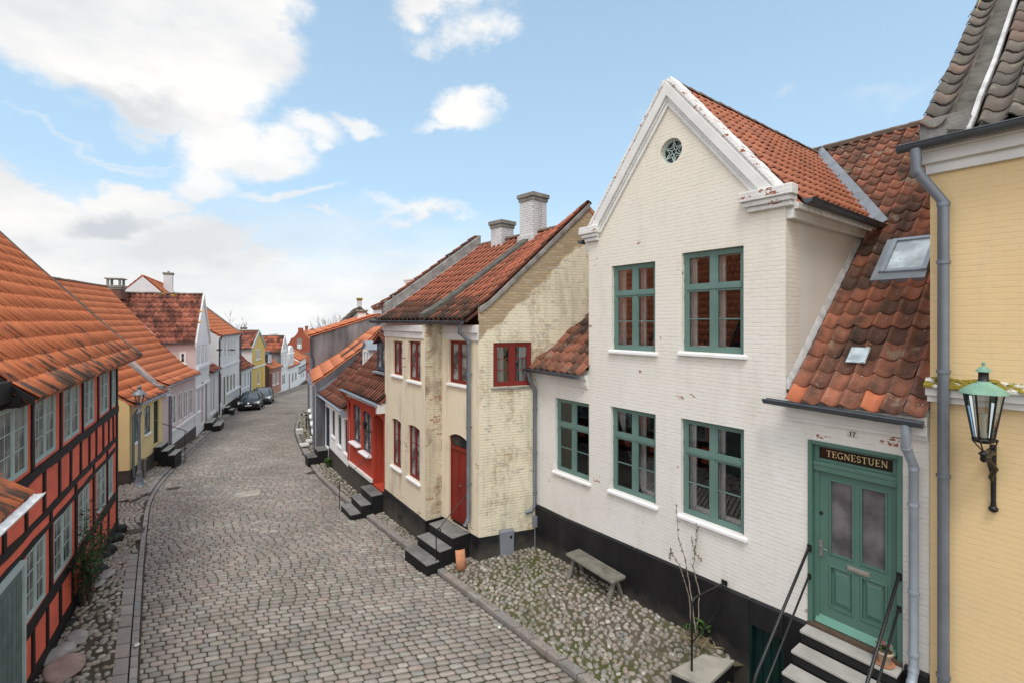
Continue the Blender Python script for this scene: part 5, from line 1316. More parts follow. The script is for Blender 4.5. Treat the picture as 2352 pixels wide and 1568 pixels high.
def dormer(E, fr, x0, x1, y0, zb, ze, za, ya, wallm, facem, roofm, glass, cas=2, rows=2, name='dormer', rt=False):
    """small roof dormer; body runs from the face at y0 back to ya"""
    mb = MB(); xm = (x0+x1)/2
    mb.quad((x0, y0, zb), (x0, ya, zb), (x0, ya, ze), (x0, y0, ze)); mb.quad((x1, y0, zb), (x1, ya, zb), (x1, ya, ze), (x1, y0, ze))
    mb.quad((x0, y0+.03, zb), (x1, y0+.03, zb), (x1, y0+.03, ze), (x0, y0+.03, ze)); mb.poly([(x0, y0, ze), (x1, y0, ze), (xm, y0, za)])
    o = mb.build(name, wallm, E)
    window(o, (x0+.04, x1-.04, zb+.08, ze-.02), facem, -.0, cas, 1, rows, None, glass, None, False, fw=.06, mull=.06, org=(x0+.04, y0-.05, zb+.08))
    mb = MB()
    if rt:
        tiles(mb, [(x0-.12, ya, ze-.02), (xm, ya, za+.05)], [(x0-.12, y0-.15, ze-.02), (xm, y0-.15, za+.05)], .2, .3); tiles(mb, [(x1+.12, y0-.15, ze-.02), (xm, y0-.15, za+.05)], [(x1+.12, ya, ze-.02), (xm, ya, za+.05)], .2, .3)
        mb.build('dormer_roof', roofm, o, rnd=True)
    else:
        for xa in (x0-.08, x1+.08):
            mb.hexa([(xa, y0-.1, ze-.05), (xm, y0-.1, za+.02), (xm, ya, za+.02), (xa, ya, ze-.05)], [(xa, y0-.1, ze-.01), (xm, y0-.1, za+.07), (xm, ya, za+.07), (xa, ya, ze-.01)])
        mb.build('dormer_roof', roofm, o)
    mb = MB(); mb.box(x0-.1, x1+.1, y0-.18, y0, zb-.03, zb+.02); mb.build('dormer_apron', 'lead', o)
    return o
xd = B4.side(0, 0, 0)
# dark dormer against the old house
dx0, dz = B4.hit(868, 852, .45); tag(dormer(H4, B4, dx0, dx0+1.0, .45, dz, B4.hit(868, 785, .45)[1], B4.hit(868, 768, .45)[1], 2.4, 'slate_blue', 'slate_blue', 'tile_black_red', 'glass_curtain', 2, 3, rt=True), 'dark blue dormer with a tiled roof')
E = thing('wall_lantern', 'small black lantern hanging on the red cottage front', 'lantern', (B4.L.x, B4.L.y, 0), B4.ang)
lx4, lz4 = B4.hit(838, 975, -.3); mb = MB()
mb.lathe((lx4, -.3, lz4), [(.05, -.14), (.085, .04)], 4, rot=.8, sm=False); mb.lathe((lx4, -.3, lz4), [(.11, .04), (.05, .12), (.02, .14), (.015, .18)], 4, rot=.8, sm=False); mb.tube([(lx4, -.3, lz4-.14), (lx4+.02, -.25, lz4-.24), (lx4+.08, -.1, lz4-.26), (lx4+.08, -.01, lz4-.2)], .012, 6); mb.build('lantern_body', 'black_iron', E)
mb = MB(); mb.lathe((lx4, -.3, lz4), [(.052, -.12), (.083, .03)], 4, rot=.8, sm=False); mb.build('glass', 'glass_sky', E)
E = thing('front_steps', 'three dark steps with black sides below the blue glazed door', 'steps', (B4.L.x, B4.L.y, 0), B4.ang)
mb = MB(); mt = MB()
for i, (ya, yb, zt, xa) in enumerate(((-.42, -.052, .20, 0), (-.74, -.42, -.03, 0), (-1.06, -.74, -.24, 0))):
    x0, x1 = rec[0]+.02, min(rec[1]+.1, W4-.02)
    if i == 0: x0 = rec[0]; 
    mb.box(x0+.01, x1-.01, ya+.01, yb, -.8, zt-.035); mt.box(x0, x1, ya, yb-.002, zt-.03, zt)
mb.build('riser_block', 'step_side', E, bevel=.01); mt.build('tread', 'step_dark_top', E, bevel=.012)
E = thing('handrail', 'thin iron handrail curled at its foot below the red cottage windows', 'handrail', (B4.L.x, B4.L.y, 0), B4.ang); mb = MB(); x = rec[0]-.16
mb.tube([(x, -1.05, -.6), (x, -1.05, .38), (x, -1.0, .46), (x, -.94, .44), (x, -.94, .38)], .014, 8); mb.tube([(x, -1.0, .44), (x, -.05, 1.12)], .011, 8); mb.build('rail', 'black_iron', E)
# ---- white cottage with the blue door ---------------------------------------
B5 = Fr((-8.56, 21.9), (-6.12, 18.05)); W5 = B5.W
H5 = B5.thing('white_cottage', 'low white cottage with a blue door between the red and the grey house', 'house')
ws = [B5.win(*q) for q in ((762, 769, 939, 997), (776, 784, 949, 1018), (791, 799, 960, 1036))]; d5 = B5.win(747, 757, 930, 1030); d5 = (max(d5[0], .06), d5[1], -.05, d5[3])
mb = MB(); wall_grid(mb, 0, W5, -1.5, 2.3, ws+[d5], 0, .12); mb.poly([(0, 0, -1.5), (0, 6.4, -1.5), (0, 6.4, 2.3), (0, 3.2, 5.7), (0, 0, 2.3)]); mb.quad((0, 6.4, -1.5), (W5, 6.4, -1.5), (W5, 6.4, 2.3), (0, 6.4, 2.3)); mb.build('wall', 'wall_white', H5)
mb = MB(); mb.box(d5[1], W5, -.04, .0, -1.6, .06); mb.build('plinth', 'plinth_black', H5)
for o_ in ws: window(H5, o_, 'slate_blue', .05, 2, 1, 2, None, 'glass_lace', None, True, fw=.04, mull=.045, sillout=.05)
doorpart(H5, B5, d5, 'blue_paint', 0, leafs=1, toplight=False)
p5 = [(-.24, 2.28), (.05, 2.42), (1.03, 3.3), (1.73, 4.1), (3.2, 5.75)]
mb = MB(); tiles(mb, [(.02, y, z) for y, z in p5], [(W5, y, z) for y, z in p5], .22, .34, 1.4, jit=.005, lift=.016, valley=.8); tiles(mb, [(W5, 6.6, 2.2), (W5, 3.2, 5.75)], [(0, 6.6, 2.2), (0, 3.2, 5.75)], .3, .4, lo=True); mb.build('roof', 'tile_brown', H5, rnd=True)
mb = MB(); gutter(mb, (.0, -.32, 2.28), (W5-.1, -.32, 2.24), .055); mb.box(W5-.18, W5-.02, -.3, 0, 1.98, 2.3); mb.build('gutter', 'zinc_light', H5)
mb = MB(); pipe(mb, [(.08, -.3, 2.2), (.1, -.2, 1.95), (.06, -.06, 1.8), (.06, -.06, -.3), (-.1, -.3, -.5), (-.35, -.5, -.52)], .045); mb.build('downpipe', 'zinc', H5)
# white gabled dormer near the party line with the red cottage
dxl = B5.hit(835, 800, .85)[0]; dxr = B5.hit(850, 800, .85)[0]; zb5 = B5.hit(849, 850, .85)[1]
tag(dormer(H5, B5, dxl, dxr, .85, zb5, B5.hit(849, 802, .85)[1], B5.hit(842, 786, .85)[1], 2.6, 'wall_white', 'white_paint', 'lead', 'glass_white', 2, 2), 'white dormer with a small zinc roof')
E = thing('front_steps', 'two small dark steps below the blue cottage door', 'steps', (B5.L.x, B5.L.y, 0), B5.ang); mb = MB(); mt = MB()
for i, (ya, yb, zt) in enumerate(((-.45, -.01, -.08), (-.85, -.45, -.33))): mb.box(.0, .75, ya+.01, yb, -1.1, zt-.035); mt.box(-.01, .76, ya, yb-.002, zt-.03, zt)
mb.build('riser_block', 'step_side', E); mt.build('tread', 'step_dark_top', E)
# ---- grey house with orange roof, then the tall grey house --------------------
B6 = Fr((-12.66, 30), (-8.88, 21.7)); H6 = B6.thing('grey_house', 'low dark grey rendered house with a clean orange tile roof', 'house')
E6 = Fr((-8.88, 21.7), (-8.88+.845*7, 21.7+.535*7)); E7 = Fr((-12.5, 30), (-12.5+.913*9.4, 30+.404*9.4))
near = [E6.hit(*q) for q in ((718, 879), (756, 855), (786, 831), (834, 797), (878, 750))]; far = [E7.hit(*q) for q in ((711, 852), (736, 837), (779, 812), (834, 770), (859, 752))]
def wl(fr, q, y=0.): p = fr.w(q[0], y, q[1]); return toE(H6, p)
NR_ = [wl(E6, q) for q in near]; FR6 = [wl(E7, q) for q in far]
mb = MB(); wall_grid(mb, 0, B6.W, -2.4, near[0][1]-.1, [], 0); mb.build('wall', 'wall_light_grey', H6)
l, r_ = sub(H6, E6); mb = MB(); zn = [(x, z-.10) for x, z in near]
mb.poly([(0, 0, -2), (7, 0, -2), (7, 0, zn[-1][1]-1.8), (zn[-1][0], 0, zn[-1][1])]+[(x, 0, z) for x, z in reversed(zn[1:-1])]+[(0, 0, zn[0][1]+.1)]); mb.build('gable_wall', 'wall_grey_dark', H6, loc=l, rotz=r_)
mb = MB(); tiles(mb, FR6, NR_, .42, .62, .5, jit=.006, lift=.03)
top = NR_[-1]; topf = FR6[-1]; bkn = top+Vector((0, 3.2, -2.4)); bkf = topf+Vector((0, 3.2, -2.4)); tiles(mb, [bkn, top], [bkf, topf], .4, .6, lo=True); mb.build('roof', 'tile_clean_orange', H6, rnd=True)
mb = MB()
for f in (.42, .55):
    a = FR6[2].lerp(NR_[2], f+.12); b = FR6[3].lerp(NR_[3], f+.12); mb.bar(a+Vector((0, 0, .09)), b+Vector((0, 0, .09)), .09, .03)
mb.build('roof_slit', 'black_iron', H6)
mb = MB(); 
lp = [E6.hit(*q) for q in ((733, 893), (765, 872), (799, 847), (834, 807))]
for i in range(3):
    a, b = lp[i], lp[i+1]; mb.hexa([(a[0], -.02, a[1]-.22), (b[0], -.02, b[1]-.22), (b[0], -.001, b[1]-.22), (a[0], -.001, a[1]-.22)], [(a[0], -.03, a[1]), (b[0], -.03, b[1]), (b[0], -.001, b[1]), (a[0], -.001, a[1])])
mb.build('lead_flashing', 'zinc_light', H6, loc=l, rotz=r_)
mb = MB(); g0 = FR6[0]+Vector((0, -.12, -.02)); g1_ = NR_[0]+Vector((0, -.12, -.02)); gutter(mb, g0, g1_, .06); mb.build('gutter', 'zinc', H6)
for xx_, rr2 in ((B6.W-.1, .05), (B6.W-.5, .04), (.2, .05)): mb = MB(); pipe(mb, [(xx_, -.1, 2.6), (xx_, -.07, -.8)], rr2); mb.build('downpipe', 'zinc', H6)
mb = MB(); mb.box(0, B6.W-.02, -.03, 0, -2.4, -.55); mb.build('plinth', 'plinth_black', H6)
for i in range(4):
    x = 1.0+i*2.0; window(H6, (x, x+.8, .3, 1.6), 'white_paint', .0, 2, 1, 3, None, 'glass_curtain', None, True, sillout=.14)
B7 = E7; H7 = B7.thing('tall_grey_house', 'taller house with a broad stained grey gable and two chimneys', 'house')
ap = B7.hit(870, 722); ev = B7.hit(717, 771)
mb = MB(); rs = (ap[1]-ev[1])/(ap[0]-ev[0]); pts = [(0, 0, -2.4), (8.6, 0, -2.4), (8.6, 0, ap[1]-rs*(8.6-ap[0])*2.2), (ap[0], 0, ap[1]-.06), (0, 0, ev[1]-.06)]
mb.poly(pts); D7 = 9.; mb.quad((0, 0, -3.4), (0, D7, -3.4), (0, D7, ev[1]-.06), (0, 0, ev[1]-.06)); mb.poly([(p[0], D7, p[2]) for p in pts]); mb.quad((8.6, 0, -2), (8.6, D7, -2), (8.6, D7, pts[2][2]), (8.6, 0, pts[2][2])); mb.build('wall', 'wall_grey', H7)
mb = MB(); tiles(mb, [(-.25, D7, ev[1]-.03), (ap[0], D7, ap[1])], [(-.25, -.08, ev[1]-.03), (ap[0], -.08, ap[1])], .3, .5, lo=True); tiles(mb, [(8.8, -.08, pts[2][2]), (ap[0], -.08, ap[1])], [(8.8, D7, pts[2][2]), (ap[0], D7, ap[1])], .3, .5, lo=True); mb.build('roof', 'tile_clean_orange', H7, rnd=True)
mb = MB(); pipe(mb, [(-.1, -.1, ev[1]-.1), (-.06, -.1, ev[1]-1.2), (.05, -.06, ev[1]-1.5), (.05, -.06, 1.)], .06); mb.build('downpipe', 'zinc_dark', H7)
mb = MB(); ax, az = B7.hit(852, 767, -.01); mb.box(ax-.08, ax+.08, -.012, .0, az-.12, az+.12); mb.build('vent_slot', 'room_dark', H7)
for px0, px1, py0, xo, yo in ((859, 874, 704, 0, .6),):
    x, zt = B7.hit((px0+px1)/2, py0, yo); wdt = (px1-px0)/FP*31*1.0; chimney(H7, (x, yo), wdt, .6, ap[1]-.6, zt, 'wall_light_grey', 'concrete_weathered', flare=False, cap=.12)
x, zt = B7.hit(831, 712, 2.6); chimney(H7, (x, 2.6), .52, .52, 4.6, zt, 'wall_white', 'concrete_weathered', flare=False, cap=.1)
# half timbered gable farther back
Y8 = 40.
G8 = Fr(((778-CX)/FP*Y8, Y8), ((868-CX)/FP*Y8*1.02, Y8+1.2)); H8 = G8.thing('half_timbered_gable_house', 'distant pale gable with dark bargeboards and a mossy white chimney above the grey house', 'house')
ax, az = G8.hit(826, 708); lx_, lz_ = G8.hit(780, 751); k8 = (az-lz_)/(ax-lx_); hw = 3.4
mb = MB(); mb.poly([(ax-hw, 0, -3), (ax+hw, 0, -3), (ax+hw, 0, az-k8*hw), (ax, 0, az), (ax-hw, 0, az-k8*hw)]); mb.poly([(ax-hw, 8, -3), (ax+hw, 8, -3), (ax+hw, 8, az-k8*hw), (ax, 8, az), (ax-hw, 8, az-k8*hw)]); mb.quad((ax-hw, 0, -3), (ax-hw, 8, -3), (ax-hw, 8, az-k8*hw), (ax-hw, 0, az-k8*hw)); mb.quad((ax+hw, 0, -3), (ax+hw, 8, -3), (ax+hw, 8, az-k8*hw), (ax+hw, 0, az-k8*hw)); mb.build('wall', 'wall_light_grey', H8)
mb = MB()
for sg in (1, -1): mb.bar((ax, -.1, az), (ax+sg*hw, -.1, az-k8*hw), .18, .22)
for zz_ in (az-1.2, az-2.2): mb.box(ax-(az-zz_)/k8, ax+(az-zz_)/k8, -.06, 0, zz_-.08, zz_+.08)
mb.box(ax-.9, ax-.75, -.05, 0, az-2.2, az-1.2); mb.build('timber', 'timber_black', H8)
mb = MB(); tiles(mb, [(ax-hw, 8, az-k8*hw+.05), (ax, 8, az+.1)], [(ax-hw, -.25, az-k8*hw+.05), (ax, -.25, az+.1)], .35, .5, lo=True); tiles(mb, [(ax+hw, -.25, az-k8*hw+.05), (ax, -.25, az+.1)], [(ax+hw, 8, az-k8*hw+.05), (ax, 8, az+.1)], .35, .5, lo=True); mb.build('roof', 'tile_grey', H8, rnd=True)
c_x, c_z = G8.hit(826, 685, .4); chimney(H8, (c_x, .5), .36, .4, az-.5, c_z, 'chimney_white_brick', 'moss_yellow', cap=.05)
# white chimney behind the old house
Yc = 27.; E = thing('roof_chimney', 'white chimney standing behind the roof of the old cream house', 'chimney', ((948-CX)/FP*Yc, Yc, 0), -.6)
chimney(E, (0, 0), .62, .62, -1.2, H+(CY-640)/FP*Yc, 'wall_white', 'wall_white', 'shaft', flare=False, cap=.07)
# ================================================================ left side of the street
def skirt(mb, P, side_pts):
    pass
# ---- red half-timbered house --------------------------------------------------
uu = Vector((-3.3, 5.55)).normalized()
O1 = Vector((-7.8, 7.9))-uu*3.4; T1 = Fr(O1, (-11.1, 13.45)); WT1 = T1.W
K1 = T1.thing('half_timbered_house', 'coral red half-timbered house with black beams and big orange tile roof at the left edge', 'house')
def lv(py, px=128): return T1.hit(px, py)[1]
Z = dict(m1=lv(1037), m0=lv(1057), r2t=lv(1144), r2b=lv(1159), r3t=lv(1180), r3b=lv(1191), wb=lv(1335), sb_=lv(1361), lp=lv(1444), base=lv(1462))
up = [(80, 129, 910), (147, 183, 893), (194, 217, 884), (231, 250, 872), (256, 268, 864)]
lo = [(60, 106), (124, 166), (180, 206), (222, 244), (246, 260)]
ztop = T1.hit(80, 912)[1]
opu = [(T1.hit(a, 900)[0], T1.hit(b, 900)[0], Z['m1']+.04, ztop) for a, b, _ in up]; wdu = opu[0][1]-opu[0][0]
opu.append((opu[0][0]-1.42, opu[0][0]-1.42+wdu, Z['m1']+.04, ztop)); opu.append((opu[0][0]-2.84, opu[0][0]-2.84+wdu, Z['m1']+.04, ztop))
opl = [(T1.hit(a, 1200)[0], T1.hit(b, 1200)[0], Z['wb']+.02, Z['r3b']-.02) for a, b in lo]
opu = [(a, min(b, WT1-.1), c, d) for a, b, c, d in opu if a > .1]; opl = [(a, min(b, WT1-.1), c, d) for a, b, c, d in opl if a > .1]
for i in range(len(opl)-1):
    o_ = sorted(opl)
lows = sorted(opl); opl = [lows[0]]
for o_ in lows[1:]:
    opl.append((max(o_[0], opl[-1][1]+.12), max(o_[1], opl[-1][1]+.35), o_[2], o_[3]))
opl = [o_ for o_ in opl if o_[1] < WT1-.02]
mb = MB(); wall_grid(mb, 0, WT1, -1.2, 4.55, opu+opl, 0, .08)
D1 = 8.4; mb.poly([(WT1, 0, -1.2), (WT1, D1, -1.2), (WT1, D1, 4.5), (WT1, D1/2, 9.3), (WT1, 0, 4.5)]); mb.quad((0, D1, -1), (WT1, D1, -1), (WT1, D1, 4.5), (0, D1, 4.5)); mb.poly([(0, 0, -1.2), (0, D1, -1.2), (0, D1, 4.5), (0, D1/2, 9.3), (0, 0, 4.5)])
mb.build('wall', 'wall_coral', K1)
rn = random.Random(11); mb = MB()
def beam(x0, x1, z0, z1, t=.022):
    """hand-hewn timber with wavering edges"""
    if x1-x0 > z1-z0:
        n = max(1, int((x1-x0)/.5)); pr = None
        for i in range(n+1):
            x = x0+(x1-x0)*i/n; a = z0+rn.uniform(-.02, .02); b = z1+rn.uniform(-.02, .02)
            if pr: mb.hexa([(pr[0], -t, pr[1]), (x, -t, a), (x, .0, a), (pr[0], .0, pr[1])], [(pr[0], -t, pr[2]), (x, -t, b), (x, .0, b), (pr[0], .0, pr[2])])
            pr = (x, a, b)
    else:
        n = max(1, int((z1-z0)/.35)); pr = None
        for i in range(n+1):
            z = z0+(z1-z0)*i/n; a = x0+rn.uniform(-.012, .012); b = x1+rn.uniform(-.016, .016)
            if pr: mb.hexa([(pr[0], -t, pr[2]), (pr[1], -t, pr[2]), (pr[1], 0, pr[2]), (pr[0], 0, pr[2])], [(a, -t, z), (b, -t, z), (b, 0, z), (a, 0, z)])
            pr = (a, b, z)
beam(0, WT1+.03, ztop+.02, 4.55, .03); beam(0, WT1+.03, Z['m0'], Z['m1'], .045); beam(0, WT1, Z['r2b'], Z['r2t']); beam(0, WT1, Z['r3b'], Z['r3t'], .024); beam(0, WT1, Z['sb_'], Z['wb'], .023); beam(0, WT1, Z['base'], Z['lp'], .035)
beam(WT1-.14, WT1+.03, Z['base'], Z['m0'], .03); beam(WT1-.12, WT1+.03, Z['m1'], ztop+.02, .028)
su = sorted(opu)
for i in range(len(su)-1):
    c = (su[i][1]+su[i+1][0])/2; beam(c-.055, c+.055, Z['m1'], ztop+.02, .026)
pa_ = [T1.hit(q, 1100)[0] for q in (100, 135, 161, 184, 204, 220, 236, 249, 259)]; pa_ = [pa_[0]-.85*i for i in range(4, 0, -1)]+pa_
for x in pa_: beam(x-.05, x+.05, Z['r2t'], Z['m0'], .026)
for a, b in [(opl[i][1], opl[i+1][0]) for i in range(len(opl)-1)]:
    c = (a+b)/2; w_ = min(.14, (b-a)*.8); beam(c-w_/2, c+w_/2, Z['wb'], Z['r3b'], .027); beam(c-.06, c+.06, Z['r3t'], Z['r2b'], .027)
for x in [T1.hit(q, 1380)[0] for q in (74, 107, 137, 165, 190, 212, 231, 248)]: beam(x-.05, x+.05, Z['lp'], Z['sb_'], .028)
x = .1
while x < opl[0][0]-.3: beam(x, x+.12, Z['wb'], Z['r3b'], .027); x += 1.0
mb.build('timber_frame', 'timber_black', K1)
# plaster infill panels stand a little proud with soft edges
for o_ in opu: window(K1, o_, 'pale_green_paint', .005, 2, 2, 3, None, 'glass_lace', None, False, fw=.045, mull=.06, mt=.018, dep=.05)
for o_ in opl: window(K1, o_, 'pale_green_paint', .005, 2, 2 if o_[1]-o_[0] > .5 else 1, 3, None, 'glass_lace', None, False, fw=.045, mull=.06, mt=.018, dep=.05)
mb = MB()
for i in range(70):
    x = rn.uniform(.2, WT1+.05); s_ = rn.uniform(.10, .24); zc = Z['base']-.1+rn.uniform(-.25, .02)
    k = 8; prof = [(s_, -s_*.4), (s_*1.05, 0), (s_*.8, s_*.35), (s_*.3, s_*.5)]
    for_r = [(r_*rn.uniform(.85, 1.1), z) for r_, z in prof]; mb.lathe((x, -.02+rn.uniform(-.05, .03), zc), for_r, 8)
mb.box(0, WT1, -.05, .05, -1.3, Z['base']-.05); mb.build('stone_footing', 'timber_black', K1)
xv0 = T1.hit(72, 899, -.3)[0]; xv1 = T1.hit(322, 825, -.3)[0]
p1 = [(-.34, 4.47), (.1, 4.86), (.6, 5.42), (2.4, 7.47), (4.2, 9.6)]
def sag(p, r): return r
mb = MB(); tiles(mb, [(xv0, y, z) for y, z in p1], [(xv1, y, z) for y, z in p1], .215, .385, 1.0, jit=.010, lift=.023)
tiles(mb, [(xv1, 8.7, 4.5), (xv1, 4.2, 9.6)], [(xv0, 8.7, 4.5), (xv0, 4.2, 9.6)], .3, .4, lo=True); mb.build('roof', 'tile_orange', K1, rnd=True)
mb = MB(); strip_on(mb, xv1-.10, xv1+.12, p1, .12, .12, 0); mb.build('verge_fillet', 'mortar_dark', K1); mb = MB(); strip_on(mb, xv0-.06, xv0+.0, p1, .05, .05, 0); mb.build('bargeboard', 'timber_black', K1)
mb = MB(); ridge(mb, (xv0, 4.2, 9.63), (xv1, 4.2, 9.63), .14); mb.build('ridge_cap', 'ridge_tile', K1, rnd=True)
mb = MB(); mb.box(xv0-3.2, xv0-.05, -.12, 4.2, 4.50, 4.78); mb.box(xv0-.06, WT1+.1, -.20, -.0, 4.40, 4.56); mb.build('eaves_board', 'timber_black', K1)
# porch roof over the side door near the camera
E = T1.thing('door_canopy', 'small tiled canopy with white gutter over the green side door at lower left', 'canopy')
xc1, zc1 = T1.hit(88, 1128, -.64); zc1 += .40; yg = -.62
pc = [(-.58, zc1-.42), (0.0, zc1+.08)]
mb = MB(); tiles(mb, [(xc1-2.4, y, z) for y, z in pc], [(xc1-.1, y, z) for y, z in pc], .22, .32, 1.0, under=True); mb.build('canopy_roof', 'tile_orange', E, rnd=True)
mb = MB(); mb.hexa([(xc1-.1, -.5, zc1-.5), (xc1-.06, -.5, zc1-.5), (xc1-.06, 0, zc1-.3), (xc1-.1, 0, zc1-.3)], [(xc1-.1, -.56, zc1-.40), (xc1-.06, -.56, zc1-.40), (xc1-.06, 0, zc1+.06), (xc1-.1, 0, zc1+.06)]); mb.build('cheek', 'grey_green_paint', E)
mb = MB(); gutter(mb, (xc1-2.4, -.66, zc1-.42), (xc1-.02, -.66, zc1-.42), .05); mb.build('gutter', 'white_paint', E)
xg, zg_ = T1.hit(38, 1300); xg2 = xg-1.0
mb = MB(); mb.box(xg2, xg, -.06, .02, -.3, zg_); [mb.box(xg2+.1+.16*i, xg2+.24+.16*i, -.075, -.06, -.2, zg_-.15) for i in range(5)]; mb.build('side_door', 'grey_green_paint', K1, bevel=.005)
mb = MB(); mb.box(xg, xg+.06, -.09, .0, -.3, zg_+.06); mb.box(xg2-.06, xg, -.09, .0, zg_, zg_+.06); mb.build('door_casing', 'pale_green_paint', K1)

# ---- generic row house ----------------------------------------------------------
def rowhouse(name, label, L, Rr, zp, ze, D, zrd, wall, roofm, wins=(), doors=(), plinth='plinth_black', tile=(.26, .40), prof=None, wmat='white_paint', glass='glass_dark', rows=3, cols=1, cas=2, h=1.1,
             gut='zinc', corn=None, over=.22, sill=True, sidewall=None, dmat='dark_green', lo=True, rx=(0, 0), wy=.005, archs=False):
    fr = Fr(L, Rr); W = fr.W; E = fr.thing(name, label, 'house'); zb = min(zr(fr.L.y), zr(fr.Rp.y))-1.
    ops = [fr.win(*q[:4]) for q in wins]; dps = [fr.win(*q[:4]) for q in doors]
    fix = []
    for o_ in ops+dps:
        fix.append((max(.02, min(o_[0], W-.3)), max(.1, min(o_[1], W-.02)), o_[2], min(o_[3], ze-.05)))
    ops = fix[:len(ops)]; dps = fix[len(ops):]
    mb = MB(); wall_grid(mb, 0, W, zb, ze, ops+dps, 0, .10)
    if archs:
        for o_ in ops: arch_fill(mb, o_[0], o_[1], o_[3], .08)
    mb.build('wall', wall, E); mb = MB(); mb.quad((0, 2*D, zb), (W, 2*D, zb), (W, 2*D, ze), (0, 2*D, ze))
    for x in (0, W): mb.poly([(x, 0, zb), (x, 2*D, zb), (x, 2*D, ze), (x, D, zrd-.06), (x, 0, ze)])
    mb.build('gable_wall', sidewall or wall, E)
    if plinth:
        mb = MB(); xs_ = sorted([0]+[v for d in dps for v in d[:2]]+[W])
        for i in range(0, len(xs_)-1, 2): mb.box(xs_[i]-(.02 if i == 0 else 0), xs_[i+1]+(.0), -.035, .0, zb, zp)
        mb.build('plinth', plinth, E)
    if corn:
        mb = MB(); mb.box(0, W, -.05, .0, ze-.26, ze-.12); mb.box(-.02, W, -.12, 0, ze-.12, ze-.03); mb.build('cornice', corn, E)
    pf = prof or [(-over, ze-.02), (.4, ze+.3), (D, zrd)]
    mb = MB(); tiles(mb, [(rx[0], y, z) for y, z in pf], [(W+rx[1], y, z) for y, z in pf], tile[0], tile[1], h, lo=lo, jit=.008)
    tiles(mb, [(W+rx[1], 2*D+over, ze), (W+rx[1], D, zrd)], [(rx[0], 2*D+over, ze), (rx[0], D, zrd)], .35, .5, lo=True); mb.build('roof', roofm, E, rnd=True)
    mb = MB(); ridge(mb, (rx[0], D, zrd+.03), (W+rx[1], D, zrd+.03), .12, .45); mb.build('ridge_cap', 'ridge_tile', E, rnd=True)
    if gut: mb = MB(); gutter(mb, (rx[0], -over-.06, ze), (W+rx[1], -over-.06, ze-.02), .055, brk=False); mb.build('gutter', gut, E)
    for i, o_ in enumerate(ops): window(E, o_, wmat, wy, cas, cols, rows, None, glass, None, sill, fw=.045 if cas > 1 else .03, mull=.045, mt=.022, dep=.035)
    for i, o_ in enumerate(dps): doorpart(E, fr, o_, doors[i][4] if len(doors[i]) > 4 else dmat, 0, leafs=1, toplight=False)
    return E, fr
def gablehouse(name, label, L, Rr, zp, ze, za, depth, wall, side, roofm, wins=(), doors=(), wmat='white_paint', glass='glass_dark', rows=3, tile=(.26, .4), trim='trim_white', plinth='plinth_black', trimw=.16, sill=True, sidew=(), archs=False):
    fr = Fr(L, Rr); W = fr.W; E = fr.thing(name, label, 'house'); zb = min(zr(fr.L.y), zr(fr.Rp.y))-1.; xm = W/2
    cl_ = lambda o_: (max(.04, min(o_[0], W-.3)), max(.1, min(o_[1], W-.04)), o_[2], min(o_[3], ze-.02))
    ops = [cl_(fr.win(*q[:4])) for q in wins]; dps = [cl_(fr.win(*q[:4])) for q in doors]
    mb = MB(); wall_grid(mb, 0, W, zb, ze, ops+dps, 0, .10); mb.poly([(0, 0, ze), (W, 0, ze), (xm, 0, za)]); mb.build('wall', wall, E)
    mb = MB(); mb.poly([(0, depth, zb), (W, depth, zb), (W, depth, ze), (xm, depth, za), (0, depth, ze)])
    for x in (0, W): mb.quad((x, 0.002, zb), (x, depth, zb), (x, depth, ze), (x, .002, ze))
    mb.build('side_wall', side, E)
    mb = MB(); tiles(mb, [(-.14, depth, ze-.08), (xm, depth, za+.04)], [(-.14, .0, ze-.08), (xm, .0, za+.04)], tile[0], tile[1], 1.2, jit=.009)
    tiles(mb, [(W+.14, .0, ze-.08), (xm, .0, za+.04)], [(W+.14, depth, ze-.08), (xm, depth, za+.04)], tile[0], tile[1], 1.2, jit=.009); mb.build('roof', roofm, E, rnd=True)
    mb = MB(); ridge(mb, (xm, 0, za+.07), (xm, depth, za+.07), .12, .4); mb.build('ridge_cap', 'ridge_tile', E, rnd=True)
    k = (za-ze)/xm; mb = MB()
    for sg in (1, -1):
        pts = [(xm-sg*(xm+.12), ze-.12*k), (xm, za), (xm, za+.1), (xm-sg*(xm+.12), ze-.12*k+.1)]; pts2 = [(p[0], p[1]-trimw) if i < 2 else p for i, p in enumerate(pts)]
        prism(mb, pts2 if sg > 0 else pts2[::-1], -.09, .01)
    mb.build('bargeboard', trim, E)
    mb = MB(); gutter(mb, (-.2, .05, ze-.06), (-.2, depth, ze-.08), .055, brk=False); mb.build('gutter', 'zinc', E); mb = MB(); gutter(mb, (W+.2, .05, ze-.06), (W+.2, depth, ze-.08), .055, brk=False); mb.build('gutter', 'zinc', E)
    if plinth: mb = MB(); mb.box(-.02, W, -.035, 0, zb, zp); mb.build('plinth', plinth, E)
    for o_ in ops: window(E, o_, wmat, .005, 2, 1, rows, None, glass, None, sill, fw=.04, mull=.045, mt=.022, dep=.035)
    for i, o_ in enumerate(dps): doorpart(E, fr, o_, doors[i][4], 0, leafs=1, toplight=False)
    return E, fr
